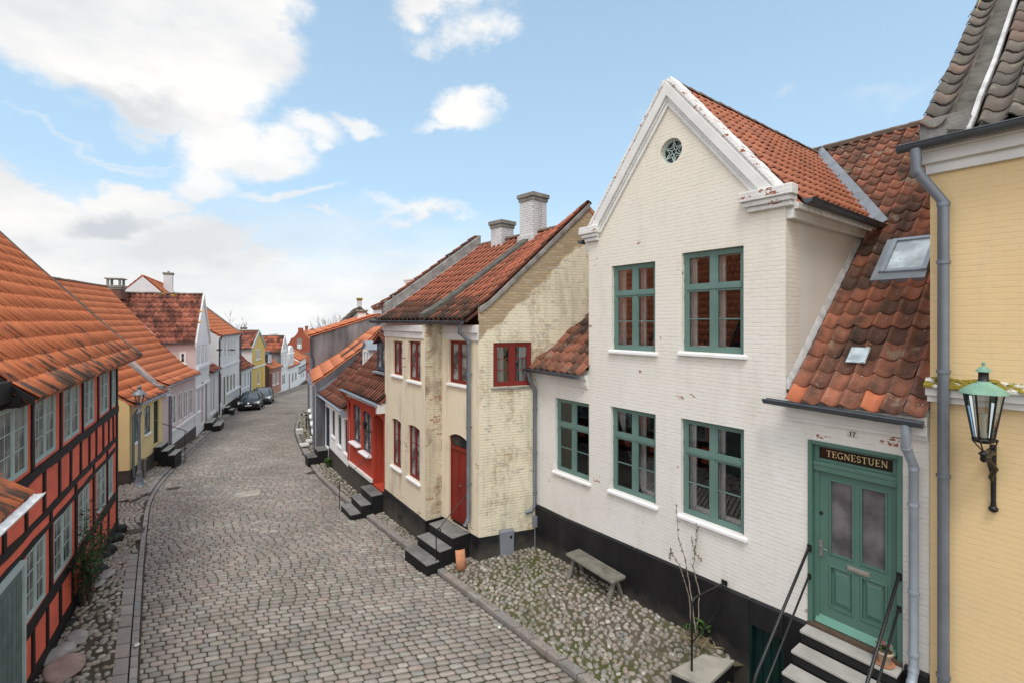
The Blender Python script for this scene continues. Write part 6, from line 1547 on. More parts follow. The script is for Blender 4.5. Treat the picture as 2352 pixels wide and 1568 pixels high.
# ---- yellow cottage ---------------------------------------------------------------
pB2 = (-14.3, 17.9); pE2 = (-15.69, 21.5); pE3 = (-17.79, 26.9); pE4 = (-19.6, 31.0)
f2 = Fr(pB2, pE2); z2p = f2.hit(300, 1077)[1]
E2, f2 = rowhouse('yellow_cottage', 'low pale yellow cottage with orange roof and dark green door behind the street lamp', pB2, pE2, z2p, 2.45, 4.0, 6.75, 'wall_cottage_yellow', 'tile_orange',
    [(307, 318, 947, 1017), (332, 345, 933, 998)], [(353, 365, 922, 1022, 'dark_green')], tile=(.235, .42), h=1., wmat='grey_green_paint', glass='glass_curtain', rows=3, lo=False, gut='zinc_light', archs=True, sill=True,
    prof=[(-.22, 2.42), (.35, 2.78), (4.0, 6.75)])
mb = MB(); n2 = 26
for i in range(n2):
    x = .3+i*(f2.W-.4)/n2; mb.box(x, x+.06, -.06, 0, 2.24, 2.33)
mb.box(.2, f2.W, -.09, 0, 2.33, 2.42); mb.build('dentil_cornice', 'white_paint', E2)
mb = MB(); pipe(mb, [(.28, -.26, 2.35), (.25, -.1, 2.1), (.12, -.08, 2.0), (.12, -.08, -.25), (.2, -.25, -.42)], .045); mb.build('downpipe', 'grey_green_paint', E2)
sd2 = Fr((pB2[0]-.9325*5, pB2[1]-.361*5), pB2); l, r_ = sub(E2, sd2)
mb = MB(); mb.box(0, 5.0, -.03, .0, -1.2, z2p); mb.build('plinth', 'plinth_black', E2, loc=l, rotz=r_)
ow = (3.25, 3.95, .9, 2.0); l, r_ = sub(E2, sd2, ow[0], -.06, ow[2]); window(E2, ow, 'grey_green_paint', 0, 2, 1, 3, None, 'glass_curtain', None, True, org=l, rot=r_)
# ---- lilac house with its gabled wing ----------------------------------------------
f3 = Fr(pE2, pE3); pv = [f3.side(x, y, 0) for x, y in ((399, 886), (372, 862), (318, 817), (261, 760), (210, 709), (144, 664), (105, 631))]
z3e = 2.68
prof3 = [(-.24, z3e-.02), (.45, 3.06), (1.2, 3.85), (2.6, 5.55), (4.05, 7.38)]
E3, f3 = rowhouse('lilac_house', 'pale lilac house under a large orange tile roof beside the yellow cottage', pE2, pE3, f3.hit(395, 1013)[1]-.15, z3e, 4.05, 7.38, 'wall_lilac', 'tile_clean_orange',
    [(391, 405, 909, 980), (410, 419.5, 901, 969), (423, 431.5, 897, 961), (435, 443.5, 893, 953)], [], tile=(.235, .38), h=1., wmat='white_paint', glass='glass_curtain', rows=3, lo=False, gut='zinc_light', prof=prof3, sidewall='wall_lilac', sill=False)
z_s = f3.hit(395, 990)[1]; x0_ = f3.hit(390, 950)[0]; x1_ = f3.hit(446, 900)[0]
mb = MB(); mb.box(x0_, x1_, -.02, 0, f3.hit(395, 1013)[1]-.15, z_s); mb.box(x0_-.05, x1_+.05, -.12, 0, z_s, z_s+.1); mb.box(x0_, x0_+.09, -.03, 0, z_s+.1, 2.3); mb.box(.02, x0_-.5, -.14, 0, 2.2, 2.6); mb.build('sill_panel', 'white_paint', E3)
mb = MB(); strip_on(mb, -.32, -.02, [(0.1, prof3[1][1]-.3)]+prof3[1:], -.02, .0); mb.box(-.3, .0, -.1, .5, 2.35, 2.75); mb.build('party_wall_top', 'mortar_grey', E3)
mb = MB(); pipe(mb, [(x0_-.12, -.05, 2.1), (x0_-.12, -.05, -.6)], .07); mb.build('downpipe', 'zinc', E3)
cxh = f3.hit(266, 672, 4.05); c_ = MB()
chz = H+(CY-655)/FP*26.2; ch = chimney(E3, (cxh[0], 4.05), .66, .66, 6.8, chz, 'chimney_brown_brick', 'concrete_weathered', flare=True, cap=.05)
mb = MB()
for sx in (-1, 1):
    for sy in (-1, 1): mb.box(cxh[0]+sx*.27-.05, cxh[0]+sx*.27+.05, 4.05+sy*.27-.05, 4.05+sy*.27+.05, chz, chz+.34)
mb.box(cxh[0]-.4, cxh[0]+.4, 3.65, 4.45, chz+.34, chz+.40); mb.build('chimney_cowl', 'concrete_weathered', E3)
fw_ = Fr(pE3, pE4)
EW, fw_ = gablehouse('gabled_wing', 'narrow white fronted gable wing with lilac side wall and dark red weathered roof', pE3, pE4, fw_.hit(449, 1000)[1]-.1, 4.45, 7.13, 5.6, 'wall_white', 'wall_lilac', 'tile_weathered',
    [(452.5, 459.5, 792, 840), (462, 469, 791, 838.6), (471, 477, 790, 835), (454, 459.5, 885, 946)], [(462, 469, 878, 975, 'wall_lilac'), (472, 476.5, 878, 975, 'black_iron')], tile=(.27, .36), glass='glass_curtain')
sdw = Fr((pE3[0]-.9325*3.2, pE3[1]-.361*3.2), pE3)
ow = sdw.win(413, 427.5, 808, 834); l, r_ = sub(EW, sdw, ow[0], -.07, ow[2]); window(EW, ow, 'white_paint', 0, 1, 1, 2, None, 'glass_dark', None, True, org=l, rot=r_, sillout=.03)
mb = MB(); mb.box(-.02, fw_.W, -.08, 0, fw_.hit(450, 894)[1], fw_.hit(450, 890)[1]+.02); mb.box(.1, fw_.W-.1, -.14, 0, fw_.hit(452, 844)[1]-.1, fw_.hit(452, 844)[1]+.05); mb.build('string_course', 'white_paint', EW)
mb = MB()
rnl = random.Random(8)
for (px, py) in ((375, 678), (397, 681), (462, 718), (459, 742), (370, 677)):
    # lichen tufts lying on the wing roof: find the slope point on the near side
    kk_ = (7.17-4.37)/(fw_.W/2+.14)
    r = fw_.ray(px, py); t = (4.37+kk_*(fw_.c.x+.14)-fw_.c.z)/(r.z-kk_*r.x); p = fw_.c+r*t
    for i in range(7): mb.lathe((p.x+rnl.uniform(-.03, .03), p.y+rnl.uniform(-.1, .1), p.z+.07), [(.05, -.03), (.04, .02), (.01, .03)], 6)
mb.build('lichen_patch', 'tile_lichen', EW)
# ---- further houses, left row --------------------------------------------------------
f = Fr(pE4, (-21.2, 34.5))
rowhouse('narrow_white_house', 'narrow low white house with red-brown roof squeezed beside the gabled wing', pE4, (-21.2, 34.5), f.hit(485, 960)[1], 2.25, 2.6, 4.3, 'wall_white', 'tile_weathered', [(483.5, 487, 872, 950), (489.5, 493.5, 866, 945)], [], glass='glass_curtain')
f5 = Fr((-21.2, 34.5), (-23.9, 42))
E5, f5 = rowhouse('white_two_storey_house', 'tall white two-storey house with orange roof and rows of narrow windows', (-21.2, 34.5), (-23.9, 42), f5.hit(515, 932)[1], 4.5, 3.4, 7.35, 'wall_white', 'tile_clean_orange',
    [(496.5, 500.5, 784, 822), (505, 508.5, 783, 821), (514.5, 518.8, 782, 820), (523, 527, 781, 818), (530.5, 534, 781, 817), (537.5, 541, 781, 816), (521, 525.6, 862, 902), (529, 533, 860, 898), (536, 539.8, 857, 895)],
    [(499, 509, 860, 930, 'brown_red'), (513, 518, 866, 931, 'bright_green')], tile=(.26, .4), wmat='white_paint', glass='glass_dark', rows=3, cas=1, gut='zinc', sidewall='wall_light_grey', sill=False, corn='white_paint')
mb = MB(); zb1 = f5.hit(500, 847)[1]; mb.box(0, f5.W, -.07, 0, zb1-.06, zb1+.08)
for px in (499, 511, 546): x = f5.hit(px, 800)[0]; mb.box(max(0, x-.12), min(x+.12, f5.W), -.05, 0, -1.0, 4.25)
zs = f5.hit(521, 903)[1]; xs1 = f5.hit(519.5, 900)[0]; mb.box(xs1, f5.W-.1, -.12, 0, zs-.14, zs)
mb.build('trim_bands', 'white_paint', E5)
mb = MB(); strip_on(mb, f5.W-.1, f5.W+.25, [(-.1, 4.5), (.4, 4.85), (3.4, 7.4)], .16, .16); mb.build('verge_fillet', 'mortar_grey', E5)
mb = MB(); pipe(mb, [(.25, -.2, 4.4), (.15, -.08, 4.1), (.15, -.08, -1.2)], .05); pipe(mb, [(f5.W-.08, -.2, 4.4), (f5.W-.08, -.08, 4.1), (f5.W-.08, -.08, -1.6)], .05); mb.build('downpipe', 'zinc_dark', E5)
for px in (508, 538):
    x, z = f5.hit(px, 803, -.3); mb = MB(); mb.bar((x, -.02, z), (x, -.34, z), .10, .10); mb.build('flagpole_holder', 'black_iron', E5)
E6_, f6 = rowhouse('white_low_cottage', 'low white cottage with rusty orange roof between the tall white and the yellow gabled house', (-23.9, 42), (-25.3, 46.6), -1.6, 1.3, 3.0, 4.95, 'wall_white', 'tile_old_orange',
    [(553, 557, 858, 893), (561, 565, 856, 890), (569, 572.5, 854, 886)], [(574.5, 578, 852, 905, 'slate_blue')], glass='glass_white', plinth=None, sill=True)
f7 = Fr((-25.3, 46.6), (-26.3, 51)); 
E7_, f7 = gablehouse('yellow_gabled_house', 'bright yellow gabled house with a white flank and green bargeboard beyond the parked cars', (-25.3, 46.6), (-26.3, 51), -2.2, 3.0, 4.55, 9., 'wall_bright_yellow', 'wall_white', 'tile_weathered',
    [(587.5, 592.3, 801, 826), (594.2, 598.4, 800.5, 824), (591, 595, 850, 882)], [(600, 603.7, 850, 895, 'wall_bright_yellow')], wmat='white_paint', glass='glass_curtain', trim='pale_green_paint', tile=(.3, .42), plinth=None)
mb = MB(); mb.box(0, f7.W, -.1, 0, f7.hit(590, 842)[1]-.05, f7.hit(590, 842)[1]+.1); mb.build('string_course', 'white_paint', E7_)
E8_, f8 = rowhouse('salmon_cottage', 'salmon pink cottage with arched brown door, white windows and a slate dormer', (-26.3, 52), (-27.0, 56), -2.5, .4, 2.7, 2.75, 'wall_salmon', 'tile_clean_orange',
    [(627, 632, 856, 884), (635.5, 640, 854, 881)], [(620, 624.5, 858, 900, 'brown_red')], glass='glass_white', sidewall='wall_brown_brick', plinth='step_white')
dormer(E8_, f8, 1.0, 2.1, .5, .9, 1.9, 2.2, 2.4, 'slate_blue', 'white_paint', 'slate_blue', 'glass_white', 2, 2)
E9_, f9 = gablehouse('white_ornate_gable_house', 'slim white house with ornate pointed gable, arched windows and long red roof', (-27.0, 56), (-27.9, 59.5), -2.7, 2.0, 3.75, 11., 'wall_white', 'wall_grey', 'tile_old_orange',
    [(647.3, 651, 815, 841), (654, 657.8, 814, 839), (648, 655.5, 860, 885)], [], glass='glass_white', tile=(.34, .5), plinth=None)
mb = MB()
for z_ in (-.1, .15, 1.9): mb.box(-.03, f9.W+.03, -.12, 0, z_, z_+.12)
mb.tube([(f9.W/2+.35*math.cos(t*.5236), -.05, 2.75+.35*math.sin(t*.5236)) for t in range(13)], .05, 6); mb.build('gable_ornament', 'white_paint', E9_)
E10, f10 = rowhouse('white_house_with_round_gable', 'small white house with a rounded centre gable and zinc top', (-27.9, 59.5), (-29.4, 66), -3., -.2, 2.6, 1.6, 'wall_white', 'tile_clean_orange',
    [(671, 674, 857, 876), (678, 681, 855, 872)], [(663.5, 666, 858, 893, 'brown_red')], glass='glass_white', wmat='brown_red', plinth=None)
mb = MB(); xa, xb = 1.0, 3.4; pts = [(xa, -.3), (xb, -.3), (xb, 1.5)]+[((xa+xb)/2+1.2*math.cos(math.pi*i/8), 1.5+.95*math.sin(math.pi*i/8)) for i in range(1, 8)]+[(xa, 1.5)]
prism(mb, pts, -.02, 3.0); g_ = mb.build('round_gable', 'wall_white', E10)
mb = MB(); mb.box(xa-.1, xb+.1, -.15, -.02, -.25, -.1); mb.box(xa-.1, xb+.1, -.15, -.02, 1.4, 1.5); mb.build('gable_moulding', 'white_paint', E10)
for x in (xa+.25, xa+1.35): window(E10, (x, x+.75, 0, 1.2), 'white_paint', -.09, 2, 1, 3, None, 'glass_white', None, False)
mb = MB(); prism(mb, [((xa+xb)/2+1.25*math.cos(math.pi*i/8), 1.52+1.0*math.sin(math.pi*i/8)) for i in range(0, 9)], .3, 3.1); mb.build('zinc_roof', 'slate_blue', E10)
E11, f11 = rowhouse('white_timbered_house', 'small white timber-framed house with orange roof at the bend', (-29.4, 66), (-31.2, 72.5), -3.2, .15, 2.6, 1.9, 'wall_white', 'tile_clean_orange', [(691, 694, 856, 870), (696, 699, 855, 868)], [], glass='glass_white', gut=None)
mb = MB()
for z_ in (-.9, -1.7): mb.box(0, f11.W, -.06, 0, z_, z_+.14)
for i in range(8): mb.box(i*.95, i*.95+.1, -.05, 0, -1.6, -.9)
mb.build('timber', 'slate_blue', E11)
rowhouse('coral_end_house', 'small coral painted house glimpsed at the far end of the street', (-31.3, 73), (-33.2, 80), -3.5, -.9, 2.4, 1.0, 'wall_coral', 'tile_old_orange', [(704, 706, 862, 872)], [], gut=None)
# red brick house with stepped gable
Yb = 110.; s_ = Yb/FP
fb = Fr(((655-CX)*s_, Yb), ((725-CX)*s_, Yb+.01)); EB = fb.thing('red_brick_gable_house', 'distant red brick house with a shaped gable above the end of the street', 'house')
def bp(px, py): return fb.hit(px, py)
out = [(660, 900), (716, 900), (716, 790), (708, 782), (707, 777), (702, 774), (697, 766), (694.5, 762), (694.5, 753), (684.5, 753), (684.5, 762), (680, 769), (674, 775), (668, 777), (667, 782), (660.5, 790)]
mb = MB(); prism(mb, [bp(*q) for q in out], 0, .5); x0_, _ = bp(660, 800); x1_, _ = bp(716, 800); ze_ = bp(0, 790)[1]; xm_, za_ = bp(689.5, 758)
mb.poly([(x0_+.05, 9, -6), (x1_, 9, -6), (x1_, 9, ze_), (xm_, 9, za_), (x0_+.05, 9, ze_)]); mb.quad((x1_-.01, .3, -6), (x1_-.01, 9, -6), (x1_-.01, 9, ze_), (x1_-.01, .3, ze_)); mb.build('wall', 'wall_red_brick', EB)
mb = MB(); tiles(mb, [(x1_+.2, .4, ze_-.1), (xm_, .4, za_-.1)], [(x1_+.2, 14, ze_-.1), (xm_, 14, za_-.1)], .4, .5, lo=True); tiles(mb, [(x0_, 14, ze_-.1), (xm_, 14, za_-.1)], [(x0_, .4, ze_-.1), (xm_, .4, za_-.1)], .4, .5, lo=True); mb.build('roof', 'tile_clean_orange', EB, rnd=True)
mb = MB(); a, zt = bp(682, 776); b, zb_ = bp(694, 803); mb.box(a, b, -.05, 0, zb_, zt-.5); prism(mb, [((a+b)/2+(b-a)/2*math.cos(math.pi*i/8), zt-.5+.5*math.sin(math.pi*i/8)) for i in range(9)], -.05, 0); mb.build('blind_arch', 'concrete_weathered', EB)
window(EB, (a+.15, b-.15, zb_+.05, zb_+1.25), 'white_paint', -.13, 2, 1, 1, None, 'glass_dark', None, False, fw=.12, mull=.16)
for px0, px1, py, dy in ((702, 706, 749, 5.), (713, 722, 755, 9.)):
    x, zt = fb.hit((px0+px1)/2, py, dy); chimney(EB, (x, dy), (px1-px0)*s_*1.05, .7, 2.0, zt, 'wall_red_brick', 'wall_red_brick', flare=False, cap=.04)
Yq = 88.; fq = Fr(((676-CX)/FP*Yq, Yq), ((716-CX)/FP*Yq, Yq+1)); zq = lambda py: H-(py-CY)/FP*Yq
EQ, fq = rowhouse('grey_roofed_house', 'distant house with a pale grey roof in front of the red brick gable', (fq.L.x, fq.L.y), (fq.Rp.x, fq.Rp.y), -4., zq(850), 2.8, zq(812), 'wall_light_grey', 'tile_grey', [], [], gut=None, tile=(.4, .5))
chimney(EQ, (.9, 1.5), .6, .5, zq(830), zq(802), 'wall_red_brick', 'wall_red_brick', flare=False, cap=.03)
# roofs behind the left row
vu = Vector((.88, .47)).normalized(); ap_ = Vector((-30.87, 40.)); hw = 4.0; GB = Fr((ap_.x-vu.x*hw, ap_.y-vu.y*hw), (ap_.x+vu.x*hw, ap_.y+vu.y*hw)); EG = GB.thing('white_gable_house_behind', 'white plastered gable with orange roof and pale chimney rising behind the dark red roof', 'house')
za_ = 9.31; zb_ = za_-hw*1.0; mb = MB(); Dg = 11.
mb.poly([(0, 0, -2), (2*hw, 0, -2), (2*hw, 0, zb_), (hw, 0, za_), (0, 0, zb_)]); mb.poly([(0, Dg, -2), (2*hw, Dg, -2), (2*hw, Dg, zb_), (hw, Dg, za_), (0, Dg, zb_)])
for x in (0, 2*hw): mb.quad((x, 0, -2), (x, Dg, -2), (x, Dg, zb_), (x, 0, zb_))
mb.build('wall', 'wall_light_grey', EG)
mb = MB(); tiles(mb, [(2*hw+.1, 0.02, zb_-.08), (hw, .02, za_+.03)], [(2*hw+.1, Dg, zb_-.08), (hw, Dg, za_+.03)], .3, .4, lo=True); tiles(mb, [(-.1, Dg, zb_-.08), (hw, Dg, za_+.03)], [(-.1, 0, zb_-.08), (hw, 0, za_+.03)], .3, .4, lo=True); mb.build('roof', 'tile_clean_orange', EG, rnd=True)
mb = MB(); ridge(mb, (hw, 0, za_+.06), (hw, Dg, za_+.06), .13); mb.build('ridge_cap', 'tile_clean_orange', EG, rnd=True)
cy_ = 5.2; cxg, czg = hw+.55, GB.hit(387, 627, cy_)[1]; cxg = GB.hit(387, 640, cy_)[0]; chimney(EG, (cxg, cy_), .68, .68, za_-1.6, czg, 'wall_light_grey', 'concrete_weathered', flare=True, cap=.06, pot=True)
# orange roof with brown chimney behind the yellow gabled house
fo = Fr((-27.0-.956*5, 46-1.5), (-29.0-.956*5, 53-1.5)); EO, fo = rowhouse('orange_roofed_house_behind', 'orange roofed house with a broad brown chimney behind the yellow gabled house', (fo.L.x, fo.L.y), (fo.Rp.x, fo.Rp.y), -2, 3.2, 2.6, 4.75, 'wall_salmon', 'tile_clean_orange', [], [], gut=None, tile=(.35, .5))
x, zt = fo.hit(560, 752, 2.6); chimney(EO, (x, 2.6), .9, .8, 4.2, zt, 'wall_brown_brick', 'wall_brown_brick', flare=False, cap=.03)
Yc2 = 62.; E = thing('roof_chimney', 'pale chimney standing behind the long red roof of the ornate gable house', 'chimney', ((629-CX)/FP*Yc2, Yc2, 0), -.4)
chimney(E, (0, 0), .62, .62, -3, H+(CY-766)/FP*Yc2, 'wall_white', 'wall_white', 'shaft', flare=False, cap=.05)
# stone steps in front of the left row
def lsteps(fr, x0, x1, zt, n, label, st=.3, ri=.17, top='step_top', y00=-.04, rail=False, dep=.35):
    E = thing('front_steps', label, 'steps', (fr.L.x, fr.L.y, 0), fr.ang); mb = MB(); mt = MB()
    for i in range(n):
        ya = y00-st*(i+1); yb = y00-st*i; z = zt-ri*i; mb.box(x0+.01, x1-.01, ya+.01, yb, z-dep-.25, z-.04); mt.box(x0, x1, ya, yb-.002, z-.035, z)
    mb.build('riser_block', 'step_side', E); mt.build('tread', top, E, bevel=.008); return E
dd = f2.win(353, 365, 922, 1022); lsteps(f2, dd[0]-.1, dd[1]+.25, dd[2]-.04, 3, 'dark stone steps below the green door of the yellow cottage', .25, .2)
E = thing('handrail', 'curled iron handrail by the steps of the yellow cottage', 'handrail', (f2.L.x, f2.L.y, 0), f2.ang); mb = MB(); x = dd[1]+.22
mb.tube([(x, -.05, dd[2]+.75), (x, -.9, dd[2]+.38), (x, -1.0, dd[2]+.30), (x, -.97, dd[2]+.2), (x, -.88, dd[2]+.2)], .015, 8); mb.tube([(x, -.92, dd[2]+.35), (x, -.92, -1.)], .013, 8); mb.build('rail', 'black_iron', E)
lsteps(fw_, fw_.hit(468, 960)[0], fw_.W-.35, fw_.hit(470, 968)[1], 2, 'two grey slab steps below the dark door of the gabled wing', .42, .22)
lsteps(f5, f5.hit(514, 930)[0], f5.hit(519, 930)[0]+.1, f5.hit(513, 936)[1], 2, 'small dark steps under the green door of the tall white house', .28, .2, 'step_top')
# ================================================================ objects
# bench
def gxy(px, py, z): 
    Y = (H-z)*FP/(py-CY); return Vector(((px-CX)/FP*Y, Y, z))
bo = gxy(1298, 1270, .46); ub = (gxy(1406, 1337, .46)-bo); Lb = ub.length; ang = math.atan2(ub.y, ub.x)
E = thing('bench', 'weathered grey wooden plank bench on the cobbles by the black base', 'bench', (bo.x, bo.y, 0), ang)
mb = MB(); pts = [(.0, .03), (.03, 0), (Lb-.03, 0), (Lb, .03), (Lb, .38), (Lb-.03, .41), (.03, .41), (0, .38)]
n = len(pts); mb.add([(x, y, .42) for x, y in pts]+[(x, y, .465) for x, y in pts], [tuple(reversed(range(n))), tuple(range(n, 2*n))]+[(i, (i+1) % n, n+(i+1) % n, n+i) for i in range(n)]); mb.build('seat', 'wood_grey', E, bevel=.006)
for x in (.12, Lb-.12):
    for s in (-1, 1):
        mb = MB(); mb.bar((x, .205+s*.02, .42), (x, .205+s*.22, -.05), .09, .045, up=(0, 1, 0)); mb.build('leg', 'wood_grey', E, bevel=.005)
mb = MB(); mb.box(.1, Lb-.1, .18, .225, .33, .418); mb.build('stretcher', 'wood_grey', E, bevel=.004)
# grey meter cabinet by the gable
x0, _ = S3.hit(1149, 1280, -.12); x1, _ = S3.hit(1181, 1280, -.12); zt_ = S3.hit(1165, 1222, -.12)[1]; zb_ = S3.hit(1165, 1287, -.12)[1]
E = S3.thing('meter_cabinet', 'grey metal meter cabinet standing against the cream gable', 'cabinet')
mb = MB(); mb.hexa([(x0+.02, -.12, zb_-.1), (x1-.01, -.12, zb_-.1), (x1-.01, -.035, zb_-.1), (x0+.02, -.035, zb_-.1)], [(x0, -.12, zt_), (x1, -.12, zt_), (x1, -.035, zt_), (x0, -.035, zt_)]); mb.build('cabinet', 'box_grey', E, bevel=.006)
mb = MB(); mb.hexa([(x0-.01, -.13, zt_+.001), (x1+.01, -.13, zt_+.001), (x1+.01, -.033, zt_+.001), (x0-.01, -.033, zt_+.001)], [(x0, -.12, zt_+.03), (x1, -.12, zt_+.03), (x1, -.033, zt_+.05), (x0, -.033, zt_+.05)]); mb.build('lid', 'box_grey', E)
mb = MB(); mb.box(x1-.11, x1-.05, -.124, -.12, zt_-.16, zt_-.09); mb.build('lock_plate', 'black_iron', E)
# stray roof tile leaning by the steps
p = gxy(1061, 1309, -.20); E = MB(); k = 7; top = []; 
for (yy, zz) in ((0, 0), (.10, .22), (.17, .40)):
    for i in range(k): a = (i/(k-1)-.5)*2; top.append((a*.115, yy+.02-.03*(1-a*a), zz))
bk_ = [(x, y+.018, z) for x, y, z in top]; fs = []
for r_ in range(2):
    for i in range(k-1):
        fs.append((r_*k+i, r_*k+i+1, (r_+1)*k+i+1, (r_+1)*k+i)); fs.append(tuple(3*k+q for q in (r_*k+i, (r_+1)*k+i, (r_+1)*k+i+1, r_*k+i+1)))
for i in range(k-1): fs.append((i, 3*k+i, 3*k+i+1, i+1)); fs.append((2*k+i, 2*k+i+1, 5*k+i+1, 5*k+i))
for r_ in range(2): fs.append((r_*k, (r_+1)*k, 3*k+(r_+1)*k, 3*k+r_*k)); fs.append((r_*k+k-1, 3*k+r_*k+k-1, 3*k+(r_+1)*k+k-1, (r_+1)*k+k-1))
E.add(top+bk_, fs, 0, None, True); o = E.build('loose_roof_tile', 'terracotta', None, loc=p, rotz=.35); tag(o, 'single orange roof tile leaning on its end beside the old steps', 'roof tile')
# flower pot on the steps
p = A2.floor(2032, 1524, 1.15); E = A2.thing('flower_pot', 'terracotta pot with pink flowers on the top step by the green door', 'flower pot')
px_, py_ = min(p.x, 7.28), max(min(p.y, -.15), -.2)
mb = MB(); mb.lathe((px_, py_, 1.151), [(.085, 0), (.115, .025), (.105, .03), (.08, .012), (.0, .012)], 20); mb.build('saucer', 'terracotta', E)
mb = MB(); mb.lathe((px_, py_, 1.165), [(.055, 0), (.08, .13), (.095, .13), (.098, .17), (.088, .17), (.08, .145), (.0, .145)], 20); mb.build('pot', 'terracotta_pale', E)
rn = random.Random(5); mb = MB()
def leaf(mb, c, s, m=0, rn=rn, flat=.5):
    c = Vector(c); a = rn.uniform(0, 6.28); u = Vector((math.cos(a), math.sin(a), rn.uniform(-flat, flat))).normalized(); v = u.cross(Vector((rn.uniform(-.4, .4), rn.uniform(-.4, .4), 1))).normalized()
    mb.add([c-u*s, c-u*s*.3+v*s*.45, c+u*s*.5+v*s*.35, c+u*s, c+u*s*.5-v*s*.35, c-u*s*.3-v*s*.45], [(0, 1, 2, 3, 4, 5)], m)
for i in range(70): leaf(mb, (px_+rn.gauss(0, .04), py_+rn.gauss(0, .04), 1.33+rn.uniform(0, .07)), .022)
mb.build('leaves', 'leaf_dark', E, uv=False)
mb = MB()
for cx_, cy_, m in ((-.06, .02, 0), (.05, .03, 0), (.0, -.03, 1), (-.03, .05, 1), (.06, -.03, 0)):
    for i in range(9): leaf(mb, (px_+cx_+rn.gauss(0, .010), py_+cy_+rn.gauss(0, .010), 1.41+rn.gauss(0, .009)), .014, m)
mb.build('flowers', ['petal_pink', 'petal_red'], E, uv=False)
# bare stemmed shrub by the white house
pb0 = gxy(1598, 1468, .03); E = thing('bare_shrub', 'leafless shrub with tall thin budding stems in front of the white house', 'shrub', pb0)
rn = random.Random(21); mb = MB(); bd_ = MB()
Yr = pb0.y
def tp(px, py, dy=0.): return Vector(((px-CX)/FP*(Yr+dy), Yr+dy, H-(py-CY)/FP*(Yr+dy)))-pb0
stems = [[(1600, 1462), (1585, 1350), (1575, 1290), (1558, 1235), (1553, 1158)], [(1603, 1462), (1606, 1360), (1592, 1300), (1600, 1240), (1602, 1208)], [(1606, 1462), (1612, 1380), (1622, 1300), (1596, 1270), (1588, 1235)], [(1590, 1460), (1583, 1370), (1566, 1310), (1540, 1260), (1539, 1282)], [(1608, 1460), (1615, 1400), (1640, 1388), (1658, 1380)]]
for k_, st in enumerate(stems):
    pts = [tp(x, y, .03*k_) for x, y in st]; pp = []
    for i in range(len(pts)-1):
        for q in range(4): pp.append(pts[i].lerp(pts[i+1], q/4)+Vector((rn.gauss(0, .006), rn.gauss(0, .01), 0)))
    pp.append(pts[-1]); m_ = len(pp); mb.tube(pp, [.012*(1-.65*i/m_) for i in range(m_)], 6)
    for i in range(6, m_):
        for q in range(3):
            c = pp[i]+Vector((rn.gauss(0, .012), rn.gauss(0, .012), rn.gauss(0, .02))); bd_.lathe(c, [(.002, -.014), (.008, -.004), (.007, .008), (.001, .016)], 5)
o_ = len(mb.v); mb.v += bd_.v; mb.f += [tuple(i+o_ for i in f) for f in bd_.f]; mb.m += [1]*len(bd_.f); mb.r += bd_.r; mb.sm += bd_.sm; mb.build('stem', ['twig', 'twig_dark'], E)
mb = MB()
for i in range(60): leaf(mb, (.18+rn.gauss(0, .09), .02+rn.gauss(0, .07), .12+rn.uniform(0, .22)), rn.uniform(.03, .075), 0, rn, .7)
for i in range(12): leaf(mb, (-.12+rn.gauss(0, .04), .02+rn.gauss(0, .04), .16+rn.uniform(0, .1)), .035, 0, rn, .7)
mb.build('leaves', 'leaf_green', E, uv=False)
mb = MB()
for i in range(420):
    a = rn.gauss(.12, .14); b = rn.gauss(-.02, .10); h_ = rn.uniform(.03, .17); c = Vector((a, b, -.02)); d = Vector((rn.gauss(0, .10), rn.gauss(0, .08), h_)); s_ = Vector((rn.uniform(-1, 1), rn.uniform(-1, 1), 0)).normalized()*.004
    mb.add([c-s_, c+s_, c+d*.6+s_+Vector((0, 0, .02)), c+d], [(0, 1, 2, 3)])
mb.build('dry_stalks', 'dry_grass', E, uv=False)
# rose bush on the red house
bx, bz = T1.hit(203, 1392, -.2); tx, tz = T1.hit(215, 1240, -.2)
E = T1.thing('climbing_bush', 'straggly climbing bush with green and reddish leaves against the red timbered wall', 'bush'); rn = random.Random(31); mb = MB(); lf = MB()
zb0 = -.25
for i in range(26):
    p0 = Vector((bx+rn.gauss(0, .12), -.16+rn.gauss(0, .04), zb0)); tgt = Vector((bx+rn.uniform(-.75, .95), -.12-rn.uniform(0, .28), rn.uniform(.7, 1.75))); pp = [p0]
    for q in range(1, 7): pp.append(p0.lerp(tgt, q/6)+Vector((rn.gauss(0, .05), rn.gauss(0, .03), rn.gauss(0, .03)+.1*math.sin(q/6*3))))
    mb.tube(pp, [.012*(1-.12*q) for q in range(7)], 5)
    for q in range(2, 7):
        for t_ in range(15): c = pp[q]+Vector((rn.gauss(0, .09), rn.gauss(0, .07), rn.gauss(0, .09))); leaf(lf, c, rn.uniform(.022, .048), 0 if rn.random() < .88 else 1, rn, .9)
mb.build('stem', 'twig_dark', E); lf.build('foliage', ['leaf_dark', 'leaf_red'], E, uv=False)
# small plants at the foot of the walls
def tuft(name, label, c, n, r, h_, mats, seed):
    rn = random.Random(seed); mb = MB()
    for i in range(n): leaf(mb, (rn.gauss(0, r), rn.gauss(0, r), rn.uniform(.02, h_)), rn.uniform(.03, .07), 0, rn, .8)
    o = mb.build(name, mats, None, loc=c, uv=False); tag(o, label, 'plant'); return o
pp = gxy(384, 1056, -.62); tuft('leafy_plant', 'low leafy plant beside the steps of the yellow cottage', pp, 260, .26, .4, 'leaf_dark', 3)
pp = gxy(757, 1066, -.55); tuft('leafy_plant', 'green weeds growing at the foot of the low white cottage', pp, 320, .12, .28, 'leaf_green', 4)
